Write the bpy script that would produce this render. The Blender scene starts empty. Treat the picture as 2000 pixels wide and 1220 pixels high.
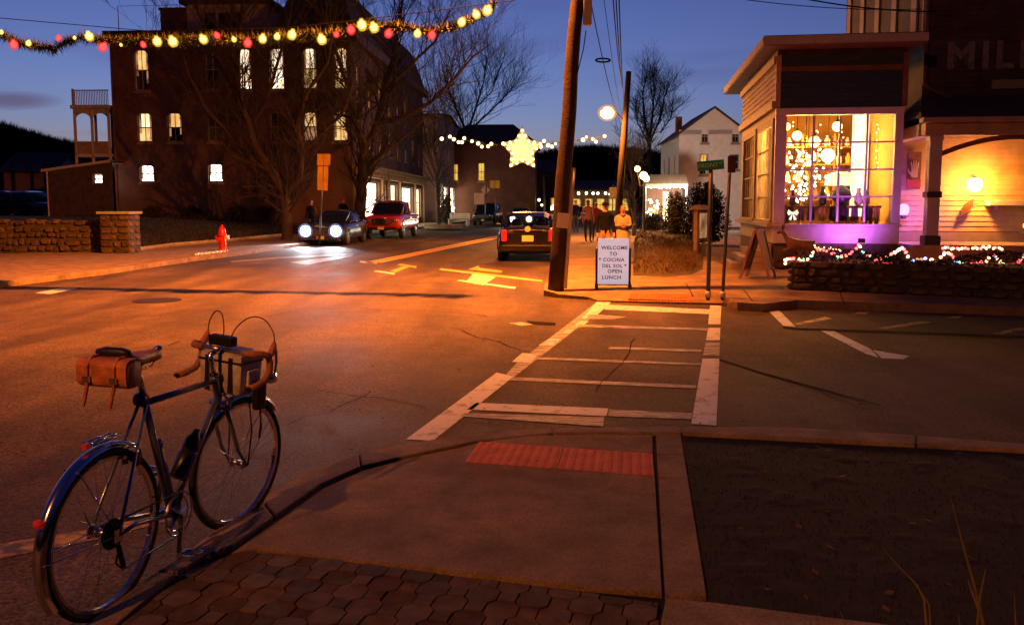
import bpy, bmesh, math, random
from mathutils import Vector, Matrix
R = math.radians
scene = bpy.context.scene
# ---------------------------------------------------------------- camera
PITCH = R(5.5); FPX = 1700.0; CAMH = 1.64
CY = 400 + FPX*math.tan(PITCH)
cam_d = bpy.data.cameras.new('camera'); cam = bpy.data.objects.new('camera', cam_d)
scene.collection.objects.link(cam); scene.camera = cam
cam.location = (0, 0, CAMH); cam.rotation_euler = (R(90)-PITCH, 0, 0)
cam_d.sensor_width = 36; cam_d.lens = 36*FPX/2000; cam_d.shift_y = -(610-CY)/2000
cam_d.clip_start = 0.05; cam_d.clip_end = 6000
# ---------------------------------------------------------------- sky (after sunset)
world = bpy.data.worlds.new('World'); scene.world = world; world.use_nodes = True
wn = world.node_tree.nodes; wl = world.node_tree.links
bg = wn['Background']
sky = wn.new('ShaderNodeTexSky'); sky.sky_type = 'NISHITA'; sky.sun_disc = False
sky.sun_elevation = R(-4.7); sky.sun_rotation = R(-12); sky.altitude = 100
sky.air_density = 1.0; sky.dust_density = 0.6; sky.ozone_density = 4.0
tc = wn.new('ShaderNodeTexCoord')
mp = wn.new('ShaderNodeMapping'); mp.inputs['Scale'].default_value = (1.6, 1.6, 14)
nz = wn.new('ShaderNodeTexNoise'); nz.inputs['Scale'].default_value = 2.3; nz.inputs['Detail'].default_value = 5
cr = wn.new('ShaderNodeValToRGB'); cr.color_ramp.elements[0].position = 0.50; cr.color_ramp.elements[1].position = 0.72
sep = wn.new('ShaderNodeSeparateXYZ')
mr = wn.new('ShaderNodeMapRange'); mr.inputs[1].default_value = 0.30; mr.inputs[2].default_value = 0.08
mulc = wn.new('ShaderNodeMath'); mulc.operation = 'MULTIPLY'
mulk = wn.new('ShaderNodeMath'); mulk.operation = 'MULTIPLY'; mulk.inputs[1].default_value = 0.55
mixc = wn.new('ShaderNodeMixRGB'); mixc.blend_type = 'MULTIPLY'; mixc.inputs[2].default_value = (0.62, 0.52, 0.62, 1)
tint = wn.new('ShaderNodeMixRGB'); tint.blend_type = 'MULTIPLY'; tint.inputs[0].default_value = 1
tint.inputs[2].default_value = (1.5, 1.2, 0.88, 1)
wl.new(tc.outputs['Generated'], mp.inputs[0]); wl.new(mp.outputs[0], nz.inputs['Vector'])
wl.new(nz.outputs['Fac'], cr.inputs[0]); wl.new(tc.outputs['Generated'], sep.inputs[0])
wl.new(sep.outputs['Z'], mr.inputs[0]); wl.new(cr.outputs[0], mulc.inputs[0]); wl.new(mr.outputs[0], mulc.inputs[1])
wl.new(mulc.outputs[0], mulk.inputs[0]); wl.new(mulk.outputs[0], mixc.inputs[0])
wl.new(sky.outputs[0], tint.inputs[1]); wl.new(tint.outputs[0], mixc.inputs[1]); wl.new(mixc.outputs[0], bg.inputs[0])
_r = Vector(((35-1000)/FPX, math.cos(PITCH)+(CY-197)/FPX*math.sin(PITCH), -math.sin(PITCH)+(CY-197)/FPX*math.cos(PITCH)))
def _m(op, a, b=None):
    n_ = wn.new('ShaderNodeMath'); n_.operation = op
    for i_, v_ in enumerate((a, b)):
        if v_ is None: continue
        if isinstance(v_, (int, float)): n_.inputs[i_].default_value = v_
        else: wl.new(v_, n_.inputs[i_])
    return n_.outputs[0]
_az = _m('DIVIDE', sep.outputs['X'], sep.outputs['Y']); _el = _m('DIVIDE', sep.outputs['Z'], sep.outputs['Y'])
_a = _m('POWER', _m('DIVIDE', _m('SUBTRACT', _az, _r.x/_r.y), 0.055), 2.0); _e = _m('POWER', _m('DIVIDE', _m('SUBTRACT', _el, _r.z/_r.y), 0.011), 2.0)
_k = _m('SUBTRACT', _m('SUBTRACT', _m('ADD', 0.55, nz.outputs['Fac']), _a), _e)      # one long low cloud in the west
_k = _m('MULTIPLY', _m('MINIMUM', _m('MAXIMUM', _k, 0.0), 1.0), _m('GREATER_THAN', sep.outputs['Y'], 0.0))
cl = wn.new('ShaderNodeMixRGB'); cl.blend_type = 'MULTIPLY'; cl.inputs[2].default_value = (0.72, 0.55, 0.55, 1); wl.new(_k, cl.inputs[0]); wl.new(mixc.outputs[0], cl.inputs[1]); wl.new(cl.outputs[0], bg.inputs[0])
bg.inputs[1].default_value = 6.6
# ---------------------------------------------------------------- exposure, sampling
vs = scene.view_settings; vs.view_transform = 'Standard'; vs.look = 'None'; vs.exposure = 0; vs.gamma = 1
scene.render.engine = 'CYCLES'
cy = scene.cycles; cy.use_denoising = True; cy.max_bounces = 5; cy.diffuse_bounces = 2; cy.glossy_bounces = 2
cy.transmission_bounces = 4; cy.transparent_max_bounces = 6; cy.sample_clamp_indirect = 2.0; cy.caustics_reflective = False
cy.caustics_refractive = False; cy.use_light_tree = True

# ---------------------------------------------------------------- projection helpers: where a sight line meets the place
cp, sp = math.cos(PITCH), math.sin(PITCH)
def ray(px, py):
    a = (px-1000)/FPX; b = (CY-py)/FPX
    return Vector((a, cp+b*sp, -sp+b*cp))
def G(px, py, z=0.0):
    r = ray(px, py); t = (z-CAMH)/r.z
    return Vector((r.x*t, r.y*t, z))
def P(px, py, Y):
    r = ray(px, py); t = Y/r.y
    return Vector((r.x*t, Y, CAMH+r.z*t))

# ---------------------------------------------------------------- object helpers
COL = scene.collection
def tag(o, label, cat=None, group=None, kind=None):
    if label: o['label'] = label
    if cat: o['category'] = cat
    if group: o['group'] = group
    if kind: o['kind'] = kind
    return o
def thing(name, label, cat, loc=(0,0,0), rz=0.0, group=None):
    o = bpy.data.objects.new(name, None); COL.objects.link(o); o.empty_display_size = 0.2
    o.location = loc; o.rotation_euler = (0,0,rz)
    return tag(o, label, cat, group)
def copy_tree(o, parent=None):
    c = o.copy(); COL.objects.link(c); c.parent = parent
    for ch in o.children: copy_tree(ch, c)
    return c
def inst(name, mesh, parent=None, loc=(0,0,0), rot=(0,0,0), scale=(1,1,1)):
    o = bpy.data.objects.new(name, mesh); COL.objects.link(o); o.parent = parent
    o.location = loc; o.rotation_euler = rot; o.scale = scale
    return o
def frame_of(d):
    d = Vector(d).normalized()
    up = Vector((0,0,1)) if abs(d.z) < 0.95 else Vector((1,0,0))
    a = d.cross(up).normalized(); b = a.cross(d).normalized()
    return a, b
class MB:
    def __init__(s): s.v = []; s.f = []
    def add(s, vs_, fs_):
        n = len(s.v); s.v += [tuple(v) for v in vs_]; s.f += [tuple(i+n for i in f) for f in fs_]; return s
    def quad(s, a, b, c, d): return s.add([a,b,c,d], [(0,1,2,3)])
    def poly(s, pts): return s.add(pts, [tuple(range(len(pts)))])
    def box(s, c, size, M=None):
        hx, hy, hz = size[0]/2, size[1]/2, size[2]/2
        vv = [Vector((x*hx, y*hy, z*hz)) for z in (-1,1) for y in (-1,1) for x in (-1,1)]
        if M is not None: vv = [M @ v for v in vv]
        c = Vector(c)
        return s.add([v+c for v in vv], [(0,2,3,1),(4,5,7,6),(0,1,5,4),(2,6,7,3),(0,4,6,2),(1,3,7,5)])
    def bx(s, x0, x1, y0, y1, z0, z1): return s.box(((x0+x1)/2,(y0+y1)/2,(z0+z1)/2),(x1-x0,y1-y0,z1-z0))
    def bar(s, p0, p1, w, h):
        p0, p1 = Vector(p0), Vector(p1); d = p1-p0; a, b = frame_of(d)
        M = Matrix((a, d.normalized(), b)).transposed()
        return s.box((p0+p1)/2, (w, d.length, h), M)
    def tube(s, pts, r, n=8, closed=False, caps=True):
        pts = [Vector(p) for p in pts]; m = len(pts)
        rr = r if isinstance(r, (list, tuple)) else [r]*m
        vs_ = []; prev = None
        for i, p in enumerate(pts):
            if closed: d = pts[(i+1) % m]-pts[i-1]
            else: d = pts[min(i+1, m-1)]-pts[max(i-1, 0)]
            if d.length < 1e-9: d = Vector((0,0,1))
            d.normalize()
            if prev is None: a = frame_of(d)[0]; b = d.cross(a)
            else:
                a = prev-d*prev.dot(d)
                if a.length < 1e-6: a = frame_of(d)[0]
                a.normalize(); b = d.cross(a)
            prev = a
            for k in range(n):
                t = 2*math.pi*k/n; vs_.append(p+(a*math.cos(t)+b*math.sin(t))*rr[i])
        fs_ = []
        for i in range(m if closed else m-1):
            j = (i+1) % m
            for k in range(n):
                l = (k+1) % n; fs_.append((i*n+k, i*n+l, j*n+l, j*n+k))
        if not closed and caps:
            fs_.append(tuple(range(n))[::-1]); fs_.append(tuple((m-1)*n+k for k in range(n)))
        return s.add(vs_, fs_)
    def lathe(s, prof, n=16, c=(0,0,0), axis='z', M=None):
        c = Vector(c); vs_ = []
        for (r, h) in prof:
            for k in range(n):
                t = 2*math.pi*k/n
                if axis == 'z': v = Vector((r*math.cos(t), r*math.sin(t), h))
                elif axis == 'x': v = Vector((h, r*math.cos(t), r*math.sin(t)))
                else: v = Vector((r*math.sin(t), h, r*math.cos(t)))
                if M is not None: v = M @ v
                vs_.append(v+c)
        m = len(prof); fs_ = []
        for i in range(m-1):
            for k in range(n):
                l = (k+1) % n; fs_.append((i*n+k, i*n+l, (i+1)*n+l, (i+1)*n+k))
        if prof[0][0] > 1e-6: fs_.append(tuple(range(n))[::-1])
        if prof[-1][0] > 1e-6: fs_.append(tuple((m-1)*n+k for k in range(n)))
        return s.add(vs_, fs_)
    def ball(s, c, r, n=8, m=6, sc=(1,1,1)):
        prof = [(math.sin(math.pi*i/m), -math.cos(math.pi*i/m)) for i in range(m+1)]
        prof[0] = (1e-4, -1); prof[-1] = (1e-4, 1)
        M = Matrix.Diagonal((r*sc[0], r*sc[1], r*sc[2]))
        return s.lathe(prof, n, c, 'z', M)
    def prism(s, pts, z0, z1):
        n = len(pts)
        lo = [(p[0], p[1], z0) for p in pts]; hi = [(p[0], p[1], z1) for p in pts]
        fs_ = [tuple(range(n))[::-1], tuple(range(n, 2*n))]+[(i, (i+1) % n, n+(i+1) % n, n+i) for i in range(n)]
        return s.add(lo+hi, fs_)
    def slabp(s, pts, th):            # polygon with own heights, extruded down
        n = len(pts); hi = [Vector(p) for p in pts]; lo = [p-Vector((0,0,th)) for p in hi]
        fs_ = [tuple(range(n))[::-1], tuple(range(n, 2*n))]+[(i, (i+1) % n, n+(i+1) % n, n+i) for i in range(n)]
        return s.add(lo+hi, fs_)
    def mesh(s, name, mat, smooth=False, bevel=0, fixn=True):
        me = bpy.data.meshes.new(name); me.from_pydata(s.v, [], s.f)
        if fixn or bevel:
            bm = bmesh.new(); bm.from_mesh(me)
            if bevel:
                bmesh.ops.bevel(bm, geom=list(bm.edges), offset=bevel, segments=2, profile=0.6, affect='EDGES', clamp_overlap=True)
            bmesh.ops.recalc_face_normals(bm, faces=bm.faces)
            bm.to_mesh(me); bm.free()
        me.materials.append(mat)
        if smooth:
            me.polygons.foreach_set('use_smooth', [True]*len(me.polygons))
        me.update(); return me
    def build(s, name, mat, parent=None, smooth=False, bevel=0, fixn=True, loc=(0,0,0)):
        return inst(name, s.mesh(name, mat, smooth, bevel, fixn), parent, loc)
def autosmooth(o, ang=35):
    me = o.data; me.polygons.foreach_set('use_smooth', [True]*len(me.polygons)); me.set_sharp_from_angle(angle=R(ang)); return o
def text_mesh(body, size, mat, extr=0.0, align='CENTER', space=1.0, bold=0.0):
    cu = bpy.data.curves.new('lettering', 'FONT'); cu.body = body; cu.size = size; cu.align_x = align; cu.align_y = 'CENTER'
    cu.extrude = extr; cu.offset = bold; cu.space_character = space; cu.resolution_u = 3
    o = bpy.data.objects.new('lettering', cu); COL.objects.link(o)
    dg = bpy.context.evaluated_depsgraph_get(); dg.update()
    me = bpy.data.meshes.new_from_object(o.evaluated_get(dg)); bpy.data.objects.remove(o); bpy.data.curves.remove(cu)
    me.materials.clear(); me.materials.append(mat); return me

# ---------------------------------------------------------------- materials
M = {}
def mat(name, col, rough=0.6, metal=0.0, var=0.0, scale=8.0, bump=0.0, bscale=None, detail=4.0, emit=None, estr=0.0, col2=None, spec=0.5, coat=0.0, objrand=0.0):
    m = bpy.data.materials.new(name); m.use_nodes = True; nt = m.node_tree; N = nt.nodes; L = nt.links
    b = N['Principled BSDF']; b.inputs['Roughness'].default_value = rough; b.inputs['Metallic'].default_value = metal
    b.inputs['Base Color'].default_value = (*col, 1); b.inputs['Specular IOR Level'].default_value = spec
    if coat: b.inputs['Coat Weight'].default_value = coat; b.inputs['Coat Roughness'].default_value = 0.05
    if emit: b.inputs['Emission Color'].default_value = (*emit, 1); b.inputs['Emission Strength'].default_value = estr
    out = None
    if var or bump or col2:
        t = N.new('ShaderNodeTexCoord')
        n = N.new('ShaderNodeTexNoise'); n.inputs['Scale'].default_value = scale; n.inputs['Detail'].default_value = detail
        L.new(t.outputs['Object'], n.inputs['Vector'])
        mx = N.new('ShaderNodeMixRGB'); c2 = col2 or tuple(max(0, c*(1-var)) for c in col); c1 = col if col2 else tuple(c*(1+var) for c in col)
        mx.inputs[1].default_value = (*c2, 1); mx.inputs[2].default_value = (*c1, 1)
        rp = N.new('ShaderNodeMapRange'); rp.inputs[1].default_value = 0.3; rp.inputs[2].default_value = 0.7
        L.new(n.outputs['Fac'], rp.inputs[0]); L.new(rp.outputs[0], mx.inputs[0]); L.new(mx.outputs[0], b.inputs['Base Color']); out = mx
        if bump:
            n2 = N.new('ShaderNodeTexNoise'); n2.inputs['Scale'].default_value = bscale or scale*6; n2.inputs['Detail'].default_value = 3
            L.new(t.outputs['Object'], n2.inputs['Vector'])
            bp = N.new('ShaderNodeBump'); bp.inputs['Strength'].default_value = bump; bp.inputs['Distance'].default_value = 0.02
            L.new(n2.outputs['Fac'], bp.inputs['Height']); L.new(bp.outputs[0], b.inputs['Normal'])
    if objrand:
        oi = N.new('ShaderNodeObjectInfo'); hs = N.new('ShaderNodeHueSaturation')
        r2 = N.new('ShaderNodeMapRange'); r2.inputs[3].default_value = 1-objrand; r2.inputs[4].default_value = 1+objrand
        L.new(oi.outputs['Random'], r2.inputs[0]); L.new(r2.outputs[0], hs.inputs['Value'])
        if out: L.new(out.outputs[0], hs.inputs['Color'])
        else: hs.inputs['Color'].default_value = (*col, 1)
        L.new(hs.outputs[0], b.inputs['Base Color'])
    M[name] = m; return m
def emis(name, col, s, sample=True):
    m = bpy.data.materials.new(name); m.use_nodes = True; N = m.node_tree.nodes
    N.remove(N['Principled BSDF']); e = N.new('ShaderNodeEmission'); e.inputs[0].default_value = (*col, 1); e.inputs[1].default_value = s
    m.node_tree.links.new(e.outputs[0], N['Material Output'].inputs[0])
    if not sample: m.cycles.emission_sampling = 'NONE'
    M[name] = m; return m
def lit_window(name, c1, c2, s, scale=2.0):
    """a lit room seen through a window: blotchy warm glow behind glossy glass; on cloth and jars, a glow without a lamp"""
    m = bpy.data.materials.new(name); m.use_nodes = True; N = m.node_tree.nodes; L = m.node_tree.links
    b = N['Principled BSDF']; b.inputs['Base Color'].default_value = (0.02,0.02,0.02,1); b.inputs['Roughness'].default_value = 0.08
    t = N.new('ShaderNodeTexCoord'); n = N.new('ShaderNodeTexNoise'); n.inputs['Scale'].default_value = scale; n.inputs['Detail'].default_value = 3
    mx = N.new('ShaderNodeMixRGB'); mx.inputs[1].default_value = (*c2, 1); mx.inputs[2].default_value = (*c1, 1)
    rp = N.new('ShaderNodeMapRange'); rp.inputs[1].default_value = 0.38; rp.inputs[2].default_value = 0.58
    L.new(t.outputs['Object'], n.inputs['Vector']); L.new(n.outputs['Fac'], rp.inputs[0]); L.new(rp.outputs[0], mx.inputs[0])
    L.new(mx.outputs[0], b.inputs['Emission Color']); b.inputs['Emission Strength'].default_value = s
    M[name] = m; return m
def glass(name, tintc=(1,1,1), gl=0.08):
    m = bpy.data.materials.new(name); m.use_nodes = True; N = m.node_tree.nodes; L = m.node_tree.links
    N.remove(N['Principled BSDF']); t = N.new('ShaderNodeBsdfTransparent'); t.inputs[0].default_value = (*tintc, 1)
    g = N.new('ShaderNodeBsdfGlossy'); g.inputs['Roughness'].default_value = 0.02
    mx = N.new('ShaderNodeMixShader'); mx.inputs[0].default_value = gl
    L.new(t.outputs[0], mx.inputs[1]); L.new(g.outputs[0], mx.inputs[2]); L.new(mx.outputs[0], N['Material Output'].inputs[0])
    M[name] = m; return m
def worn_paint(name, col, under, thr=0.45, rough=0.6, stretch=(3,3,3)):
    m = mat(name, col, rough); N = m.node_tree.nodes; L = m.node_tree.links; b = N['Principled BSDF']
    t = N.new('ShaderNodeTexCoord'); mpn = N.new('ShaderNodeMapping'); mpn.inputs['Scale'].default_value = stretch
    n = N.new('ShaderNodeTexNoise'); n.inputs['Scale'].default_value = 2.2; n.inputs['Detail'].default_value = 9; n.inputs['Roughness'].default_value = 0.72
    L.new(t.outputs['Object'], mpn.inputs[0]); L.new(mpn.outputs[0], n.inputs['Vector'])
    rp = N.new('ShaderNodeMapRange'); rp.inputs[1].default_value = thr-0.08; rp.inputs[2].default_value = thr+0.08
    mx = N.new('ShaderNodeMixRGB'); mx.inputs[1].default_value = (*under, 1); mx.inputs[2].default_value = (*col, 1)
    L.new(n.outputs['Fac'], rp.inputs[0]); L.new(rp.outputs[0], mx.inputs[0]); L.new(mx.outputs[0], b.inputs['Base Color'])
    return m
def brick_mat(name, c1, c2, mortar, scale=1.0, rough=0.85):
    m = mat(name, c1, rough); N = m.node_tree.nodes; L = m.node_tree.links; b = N['Principled BSDF']
    t = N.new('ShaderNodeTexCoord'); s_ = N.new('ShaderNodeSeparateXYZ'); ad = N.new('ShaderNodeMath'); cm = N.new('ShaderNodeCombineXYZ')
    L.new(t.outputs['Object'], s_.inputs[0]); L.new(s_.outputs[0], ad.inputs[0]); L.new(s_.outputs[1], ad.inputs[1])
    L.new(ad.outputs[0], cm.inputs[0]); L.new(s_.outputs[2], cm.inputs[1])
    br = N.new('ShaderNodeTexBrick'); br.inputs['Scale'].default_value = scale; br.inputs['Color1'].default_value = (*c1,1); br.inputs['Color2'].default_value = (*c2,1)
    br.inputs['Mortar'].default_value = (*mortar,1); br.inputs['Mortar Size'].default_value = 0.008; br.inputs['Brick Width'].default_value = 0.21; br.inputs['Row Height'].default_value = 0.075
    L.new(cm.outputs[0], br.inputs['Vector'])
    n = N.new('ShaderNodeTexNoise'); n.inputs['Scale'].default_value = 0.8; n.inputs['Detail'].default_value = 6; L.new(t.outputs['Object'], n.inputs['Vector'])
    rp = N.new('ShaderNodeMapRange'); rp.inputs[1].default_value = 0.3; rp.inputs[2].default_value = 0.7; rp.inputs[3].default_value = 0.65; rp.inputs[4].default_value = 1.25
    L.new(n.outputs['Fac'], rp.inputs[0])
    mx = N.new('ShaderNodeMixRGB'); mx.blend_type = 'MULTIPLY'; mx.inputs[0].default_value = 1
    L.new(br.outputs['Color'], mx.inputs[1]); L.new(rp.outputs[0], mx.inputs[2]); L.new(mx.outputs[0], b.inputs['Base Color'])
    bp = N.new('ShaderNodeBump'); bp.inputs['Strength'].default_value = 0.4; bp.inputs['Distance'].default_value = 0.01
    L.new(br.outputs['Fac'], bp.inputs['Height']); bp.invert = True; L.new(bp.outputs[0], b.inputs['Normal'])
    return m
def asphalt_mat():
    m = mat('asphalt', (0.06,0.06,0.06), 0.62, spec=0.16); N = m.node_tree.nodes; L = m.node_tree.links; b = N['Principled BSDF']
    t = N.new('ShaderNodeTexCoord')
    n1 = N.new('ShaderNodeTexNoise'); n1.inputs['Scale'].default_value = 0.35; n1.inputs['Detail'].default_value = 6; n1.inputs['Roughness'].default_value = 0.6
    n2 = N.new('ShaderNodeTexNoise'); n2.inputs['Scale'].default_value = 38; n2.inputs['Detail'].default_value = 6; n2.inputs['Roughness'].default_value = 0.75
    n3 = N.new('ShaderNodeTexNoise'); n3.inputs['Scale'].default_value = 2.2; n3.inputs['Detail'].default_value = 8; n3.inputs['Roughness'].default_value = 0.7
    vo = N.new('ShaderNodeTexVoronoi'); vo.inputs['Scale'].default_value = 110
    for q in (n1, n2, n3, vo): L.new(t.outputs['Object'], q.inputs['Vector'])
    r1 = N.new('ShaderNodeMapRange'); r1.inputs[1].default_value = 0.3; r1.inputs[2].default_value = 0.7; r1.inputs[3].default_value = 0.62; r1.inputs[4].default_value = 1.3
    r2 = N.new('ShaderNodeMapRange'); r2.inputs[1].default_value = 0.25; r2.inputs[2].default_value = 0.75; r2.inputs[3].default_value = 0.35; r2.inputs[4].default_value = 1.75
    r3 = N.new('ShaderNodeMapRange'); r3.inputs[1].default_value = 0.3; r3.inputs[2].default_value = 0.7; r3.inputs[3].default_value = 0.72; r3.inputs[4].default_value = 1.25
    L.new(n1.outputs['Fac'], r1.inputs[0]); L.new(n2.outputs['Fac'], r2.inputs[0]); L.new(n3.outputs['Fac'], r3.inputs[0])
    a = N.new('ShaderNodeMath'); a.operation = 'MULTIPLY'; c = N.new('ShaderNodeMath'); c.operation = 'MULTIPLY'
    L.new(r1.outputs[0], a.inputs[0]); L.new(r2.outputs[0], a.inputs[1]); L.new(a.outputs[0], c.inputs[0]); L.new(r3.outputs[0], c.inputs[1])
    v2 = N.new('ShaderNodeTexVoronoi'); v2.inputs['Scale'].default_value = 75; L.new(t.outputs['Object'], v2.inputs['Vector'])
    sv = N.new('ShaderNodeSeparateXYZ'); L.new(v2.outputs['Color'], sv.inputs[0])
    r4 = N.new('ShaderNodeMapRange'); r4.inputs[3].default_value = 0.45; r4.inputs[4].default_value = 1.6; L.new(sv.outputs[0], r4.inputs[0])
    c2 = N.new('ShaderNodeMath'); c2.operation = 'MULTIPLY'; L.new(c.outputs[0], c2.inputs[0]); L.new(r4.outputs[0], c2.inputs[1])
    ms = N.new('ShaderNodeMapping'); ms.inputs['Scale'].default_value = (0.55,0.10,1); ms.inputs['Rotation'].default_value = (0,0,0.25); L.new(t.outputs['Object'], ms.inputs[0])
    n5 = N.new('ShaderNodeTexNoise'); n5.inputs['Scale'].default_value = 2.0; n5.inputs['Detail'].default_value = 7; L.new(ms.outputs[0], n5.inputs['Vector'])
    r5 = N.new('ShaderNodeMapRange'); r5.inputs[1].default_value = 0.42; r5.inputs[2].default_value = 0.62; r5.inputs[3].default_value = 0.62; r5.inputs[4].default_value = 1.12; L.new(n5.outputs['Fac'], r5.inputs[0])
    c3 = N.new('ShaderNodeMath'); c3.operation = 'MULTIPLY'; L.new(c2.outputs[0], c3.inputs[0]); L.new(r5.outputs[0], c3.inputs[1]); c = c3
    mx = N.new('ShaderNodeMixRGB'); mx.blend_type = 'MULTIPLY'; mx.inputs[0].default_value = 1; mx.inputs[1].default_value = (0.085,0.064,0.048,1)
    L.new(c.outputs[0], mx.inputs[2]); L.new(mx.outputs[0], b.inputs['Base Color'])
    rr = N.new('ShaderNodeMapRange'); rr.inputs[1].default_value = 0.3; rr.inputs[2].default_value = 0.7; rr.inputs[3].default_value = 0.6; rr.inputs[4].default_value = 0.85
    L.new(n1.outputs['Fac'], rr.inputs[0]); L.new(rr.outputs[0], b.inputs['Roughness'])
    bp = N.new('ShaderNodeBump'); bp.inputs['Strength'].default_value = 0.45; bp.inputs['Distance'].default_value = 0.008
    L.new(vo.outputs['Distance'], bp.inputs['Height']); L.new(bp.outputs[0], b.inputs['Normal'])
    return m
asphalt_mat()
mat('ground_dark', (0.03,0.03,0.02), 0.95, var=0.4, scale=1.5)
mat('tar', (0.018,0.016,0.014), 0.95, var=0.3, scale=5, spec=0.05)
mat('iron', (0.04,0.035,0.03), 0.5, 0.7, var=0.3, scale=20, bump=0.3)
worn_paint('white_paint', (0.52,0.58,0.66), (0.10,0.085,0.07), 0.41)
worn_paint('white_paint_worn', (0.42,0.46,0.52), (0.085,0.08,0.075), 0.53, stretch=(2,7,3))
worn_paint('yellow_paint', (0.62,0.38,0.04), (0.08,0.075,0.06), 0.40)
worn_paint('yellow_worn', (0.5,0.33,0.05), (0.08,0.075,0.06), 0.52)
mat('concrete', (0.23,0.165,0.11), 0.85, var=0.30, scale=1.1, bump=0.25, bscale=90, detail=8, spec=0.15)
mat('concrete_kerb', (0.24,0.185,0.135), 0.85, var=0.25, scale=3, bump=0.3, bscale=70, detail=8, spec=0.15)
def concrete_detail(m):
    N = m.node_tree.nodes; L = m.node_tree.links; b = N['Principled BSDF']; src = b.inputs['Base Color'].links[0].from_socket
    t = N.new('ShaderNodeTexCoord'); v = N.new('ShaderNodeTexVoronoi'); v.inputs['Scale'].default_value = 150; v2 = N.new('ShaderNodeTexVoronoi'); v2.inputs['Scale'].default_value = 2.3
    n = N.new('ShaderNodeTexNoise'); n.inputs['Scale'].default_value = 5; n.inputs['Detail'].default_value = 9; n.inputs['Roughness'].default_value = 0.7
    for q in (v, v2, n): L.new(t.outputs['Object'], q.inputs['Vector'])
    s_ = N.new('ShaderNodeSeparateXYZ'); L.new(v.outputs['Color'], s_.inputs[0])
    a = N.new('ShaderNodeMapRange'); a.inputs[3].default_value = 0.72; a.inputs[4].default_value = 1.28; L.new(s_.outputs[0], a.inputs[0])
    g_ = N.new('ShaderNodeMapRange'); g_.inputs[1].default_value = 0.035; g_.inputs[2].default_value = 0.05; g_.inputs[3].default_value = 0.45; g_.inputs[4].default_value = 1.0; L.new(v2.outputs['Distance'], g_.inputs[0])
    d = N.new('ShaderNodeMapRange'); d.inputs[1].default_value = 0.35; d.inputs[2].default_value = 0.65; d.inputs[3].default_value = 0.68; d.inputs[4].default_value = 1.15; L.new(n.outputs['Fac'], d.inputs[0])
    p = N.new('ShaderNodeMath'); p.operation = 'MULTIPLY'; L.new(a.outputs[0], p.inputs[0]); L.new(g_.outputs[0], p.inputs[1])
    p2 = N.new('ShaderNodeMath'); p2.operation = 'MULTIPLY'; L.new(p.outputs[0], p2.inputs[0]); L.new(d.outputs[0], p2.inputs[1])
    mx = N.new('ShaderNodeMixRGB'); mx.blend_type = 'MULTIPLY'; mx.inputs[0].default_value = 1; L.new(src, mx.inputs[1]); L.new(p2.outputs[0], mx.inputs[2]); L.new(mx.outputs[0], b.inputs['Base Color'])
concrete_detail(M['concrete']); concrete_detail(M['concrete_kerb'])
mat('joint_soil', (0.007,0.005,0.004), 0.95, var=0.4, scale=30)
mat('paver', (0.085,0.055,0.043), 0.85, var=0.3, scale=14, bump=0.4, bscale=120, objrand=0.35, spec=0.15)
mat('tactile_red', (0.52,0.12,0.07), 0.75, var=0.2, scale=6, bump=0.2)
mat('grass_dark', (0.035,0.03,0.012), 0.9, var=0.4, scale=3)
mat('grass_blade', (0.009,0.007,0.004), 0.8, var=0.5, scale=0.8)
mat('grass_dry', (0.10,0.055,0.02), 0.85, var=0.5, scale=1.5)
mat('weed', (0.12,0.10,0.025), 0.6, var=0.3, scale=20)
mat('lawn', (0.05,0.045,0.018), 0.95, var=0.5, scale=2.0, bump=0.5, bscale=20)
mat('bark', (0.045,0.03,0.025), 0.9, var=0.4, scale=6, bump=0.6, bscale=20)
mat('twig', (0.03,0.021,0.018), 0.9)
mat('pole_wood', (0.03,0.015,0.011), 0.85, var=0.4, scale=4, bump=0.5, bscale=30)
mat('stone', (0.07,0.045,0.027), 0.9, var=0.45, scale=4, bump=0.7, bscale=14, objrand=0.45)
mat('stone_dark', (0.065,0.048,0.04), 0.9, var=0.4, scale=4, bump=0.7, bscale=14, objrand=0.45)
mat('mortar', (0.05,0.042,0.035), 0.95, var=0.3, scale=20)
brick_mat('brick_red', (0.17,0.085,0.095), (0.14,0.07,0.075), (0.2,0.15,0.13))
brick_mat('brick_far', (0.20,0.06,0.04), (0.15,0.05,0.035), (0.14,0.1,0.08))
mat('trim_stone', (0.30,0.25,0.21), 0.8, var=0.2, scale=3)
mat('trim_white', (0.55,0.52,0.48), 0.55, var=0.12, scale=6)
mat('trim_tan', (0.34,0.26,0.16), 0.65, var=0.2, scale=5)
mat('trim_brown', (0.16,0.07,0.045), 0.6, var=0.3, scale=5)
mat('roof_slate', (0.06,0.04,0.038), 0.8, var=0.3, scale=6, bump=0.4)
mat('siding_white', (0.80,0.74,0.74), 0.7, var=0.08, scale=3)
mat('siding_tan', (0.45,0.30,0.16), 0.65, var=0.18, scale=4, bump=0.15, bscale=25, objrand=0.12)
mat('siding_yellow', (0.50,0.36,0.20), 0.65, var=0.15, scale=4, bump=0.1, bscale=25, objrand=0.08)
worn_paint('siding_navy', (0.016,0.046,0.095), (0.16,0.14,0.13), 0.34, stretch=(1.0,3,7))
mat('siding_dark', (0.07,0.052,0.055), 0.8, var=0.4, scale=3)
mat('ghost_letter', (0.22,0.22,0.24), 0.85, var=0.35, scale=6)
mat('column_paint', (0.36,0.37,0.42), 0.5, var=0.1, scale=5)
mat('dark_paint', (0.02,0.02,0.03), 0.5)
mat('black_paint', (0.012,0.012,0.012), 0.4)
mat('car_black', (0.004,0.004,0.006), 0.25, 0.0, coat=0.35, spec=0.3)
mat('car_dark', (0.03,0.034,0.045), 0.25, 0.3, coat=1.0)
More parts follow.
